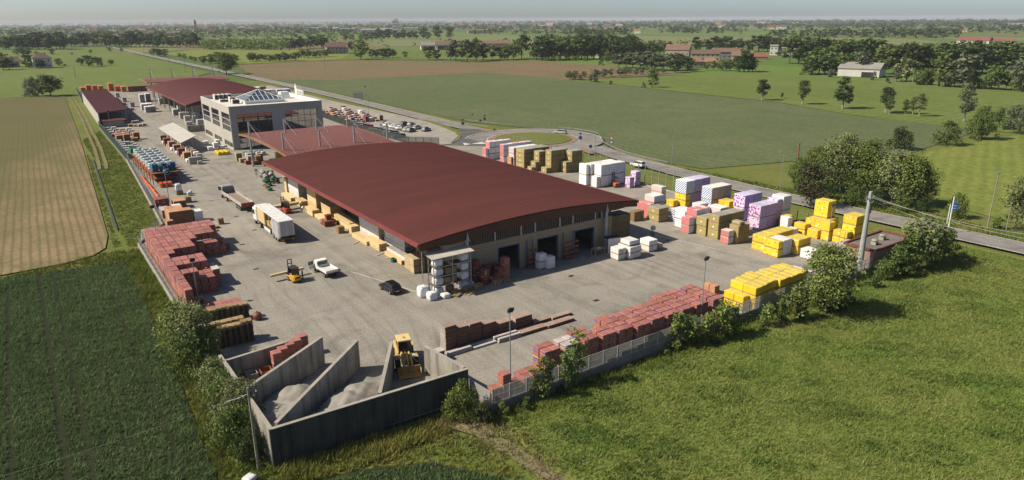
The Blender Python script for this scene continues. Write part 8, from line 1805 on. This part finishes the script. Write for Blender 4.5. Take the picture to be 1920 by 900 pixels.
blades('tall_grass', 'tall bright grass along the foot of the front bay wall', [(12.6, 54.6), (31.5, 53.4), (29.5, 50.5), (18, 50.4), (11, 51.6)], 20, 1.0, .055, B_tall, -.5, 6, .4)
wd_ = lambda x, y: (np.sin(x * .31 + 2 * np.sin(y * .23)) * np.cos(y * .37 - np.sin(x * .19)) + .5 * np.sin(x * .9 + y * .7)) < .45
blades('meadow_weeds', 'darker leafy weeds in patches of the meadow', [(34, 49.6), (60, 48.8), (98, 49), (119, 48.4), (126, 50), (127, 22), (110, 15), (60, 13), (34, 31)], 14, .36, .085, blade_mat('weed_blades', (.085, .135, .03), (.12, .165, .038)), -.32, 21, .7, wd_)
blades('bank_grass', 'rough grass between the bay wall fringe and the dark crop', [(17.5, 50.4), (26.4, 53.2), (29.8, 47), (29.4, 40), (27.6, 42.4), (24, 47.2)], 14, .55, .05, B_tall, -.5, 12, .5)
blades('dry_grass', 'dry straw coloured grass at the fence corner', [(26, 53.6), (33, 52.4), (33.4, 49.6), (33.4, 40), (31, 36), (29.8, 44), (27.6, 49)], 8, .5, .05, B_dry, -.3, 7, .4)
blades('tall_grass', 'high weeds along the outside of the front fence plinth', [(33.4, 50.6), (60, 50.4), (98, 50.1), (120, 49.9), (120, 48.6), (98, 48.2), (60, 48), (34, 47.6)], 10, .75, .055, B_bank, -.4, 8, .4)
blades('bank_grass', 'rough grass on the bank by the ditch and track', [(8.9, 134), (12.2, 132), (14.2, 142.2), (17.6, 143), (19.6, 166), (21.2, 219), (21.6, 290), (14.8, 270), (11.6, 200), (9.2, 142)], 9, .35, .07, B_bank, -.5, 9, .9, lambda x, y: (np.abs(x - np.interp(y, [144, 168, 200, 228], [10.6, 11.6, 12.9, 14.1])) < .5) | ((y > 214) & (np.abs(np.abs(x - np.interp(y, [211, 218, 250, 290, 330], [14.6, 15.3, 17.0, 18.3, 19.8])) - .8) < .38)))
blades('bank_grass', 'grass edge between bare field and wheat', [(-20, 126.6), (-8, 126.9), (1, 128.8), (7.6, 131.8), (9.2, 131), (11.8, 130.6), (9.4, 124.2), (-8, 125.2), (-20, 123)], 9, .7, .07, B_bank, -.5, 10, .4)
blades('verge_grass', 'long grass in the verge beyond the right hand road', [(137.3, 120), (139.5, 120), (141, 92), (146, 70), (143, 40), (138.2, 40), (137.6, 62), (137.2, 92)], 6, .6, .09, B_bank, -.5, 11, .4)
# ------------------------------------------------------------------ haze
hm = bpy.data.materials.new('haze_air'); hm.use_nodes = True
n = hm.node_tree.nodes; n.clear()
pv = n.new('ShaderNodeVolumePrincipled'); pv.inputs['Color'].default_value = (0.86, 0.91, 1.0, 1); pv.inputs['Density'].default_value = 0.000065
pv.inputs['Anisotropy'].default_value = 0.0
ou = n.new('ShaderNodeOutputMaterial'); hm.node_tree.links.new(pv.outputs[0], ou.inputs['Volume'])
mb = MB(); mb.box(-9700, -9700, -2.0, 9700, 9700, 48.0)
tag(mb.build('haze', hm), 'thin pale summer haze over the whole plain', 'haze', None, 'stuff')
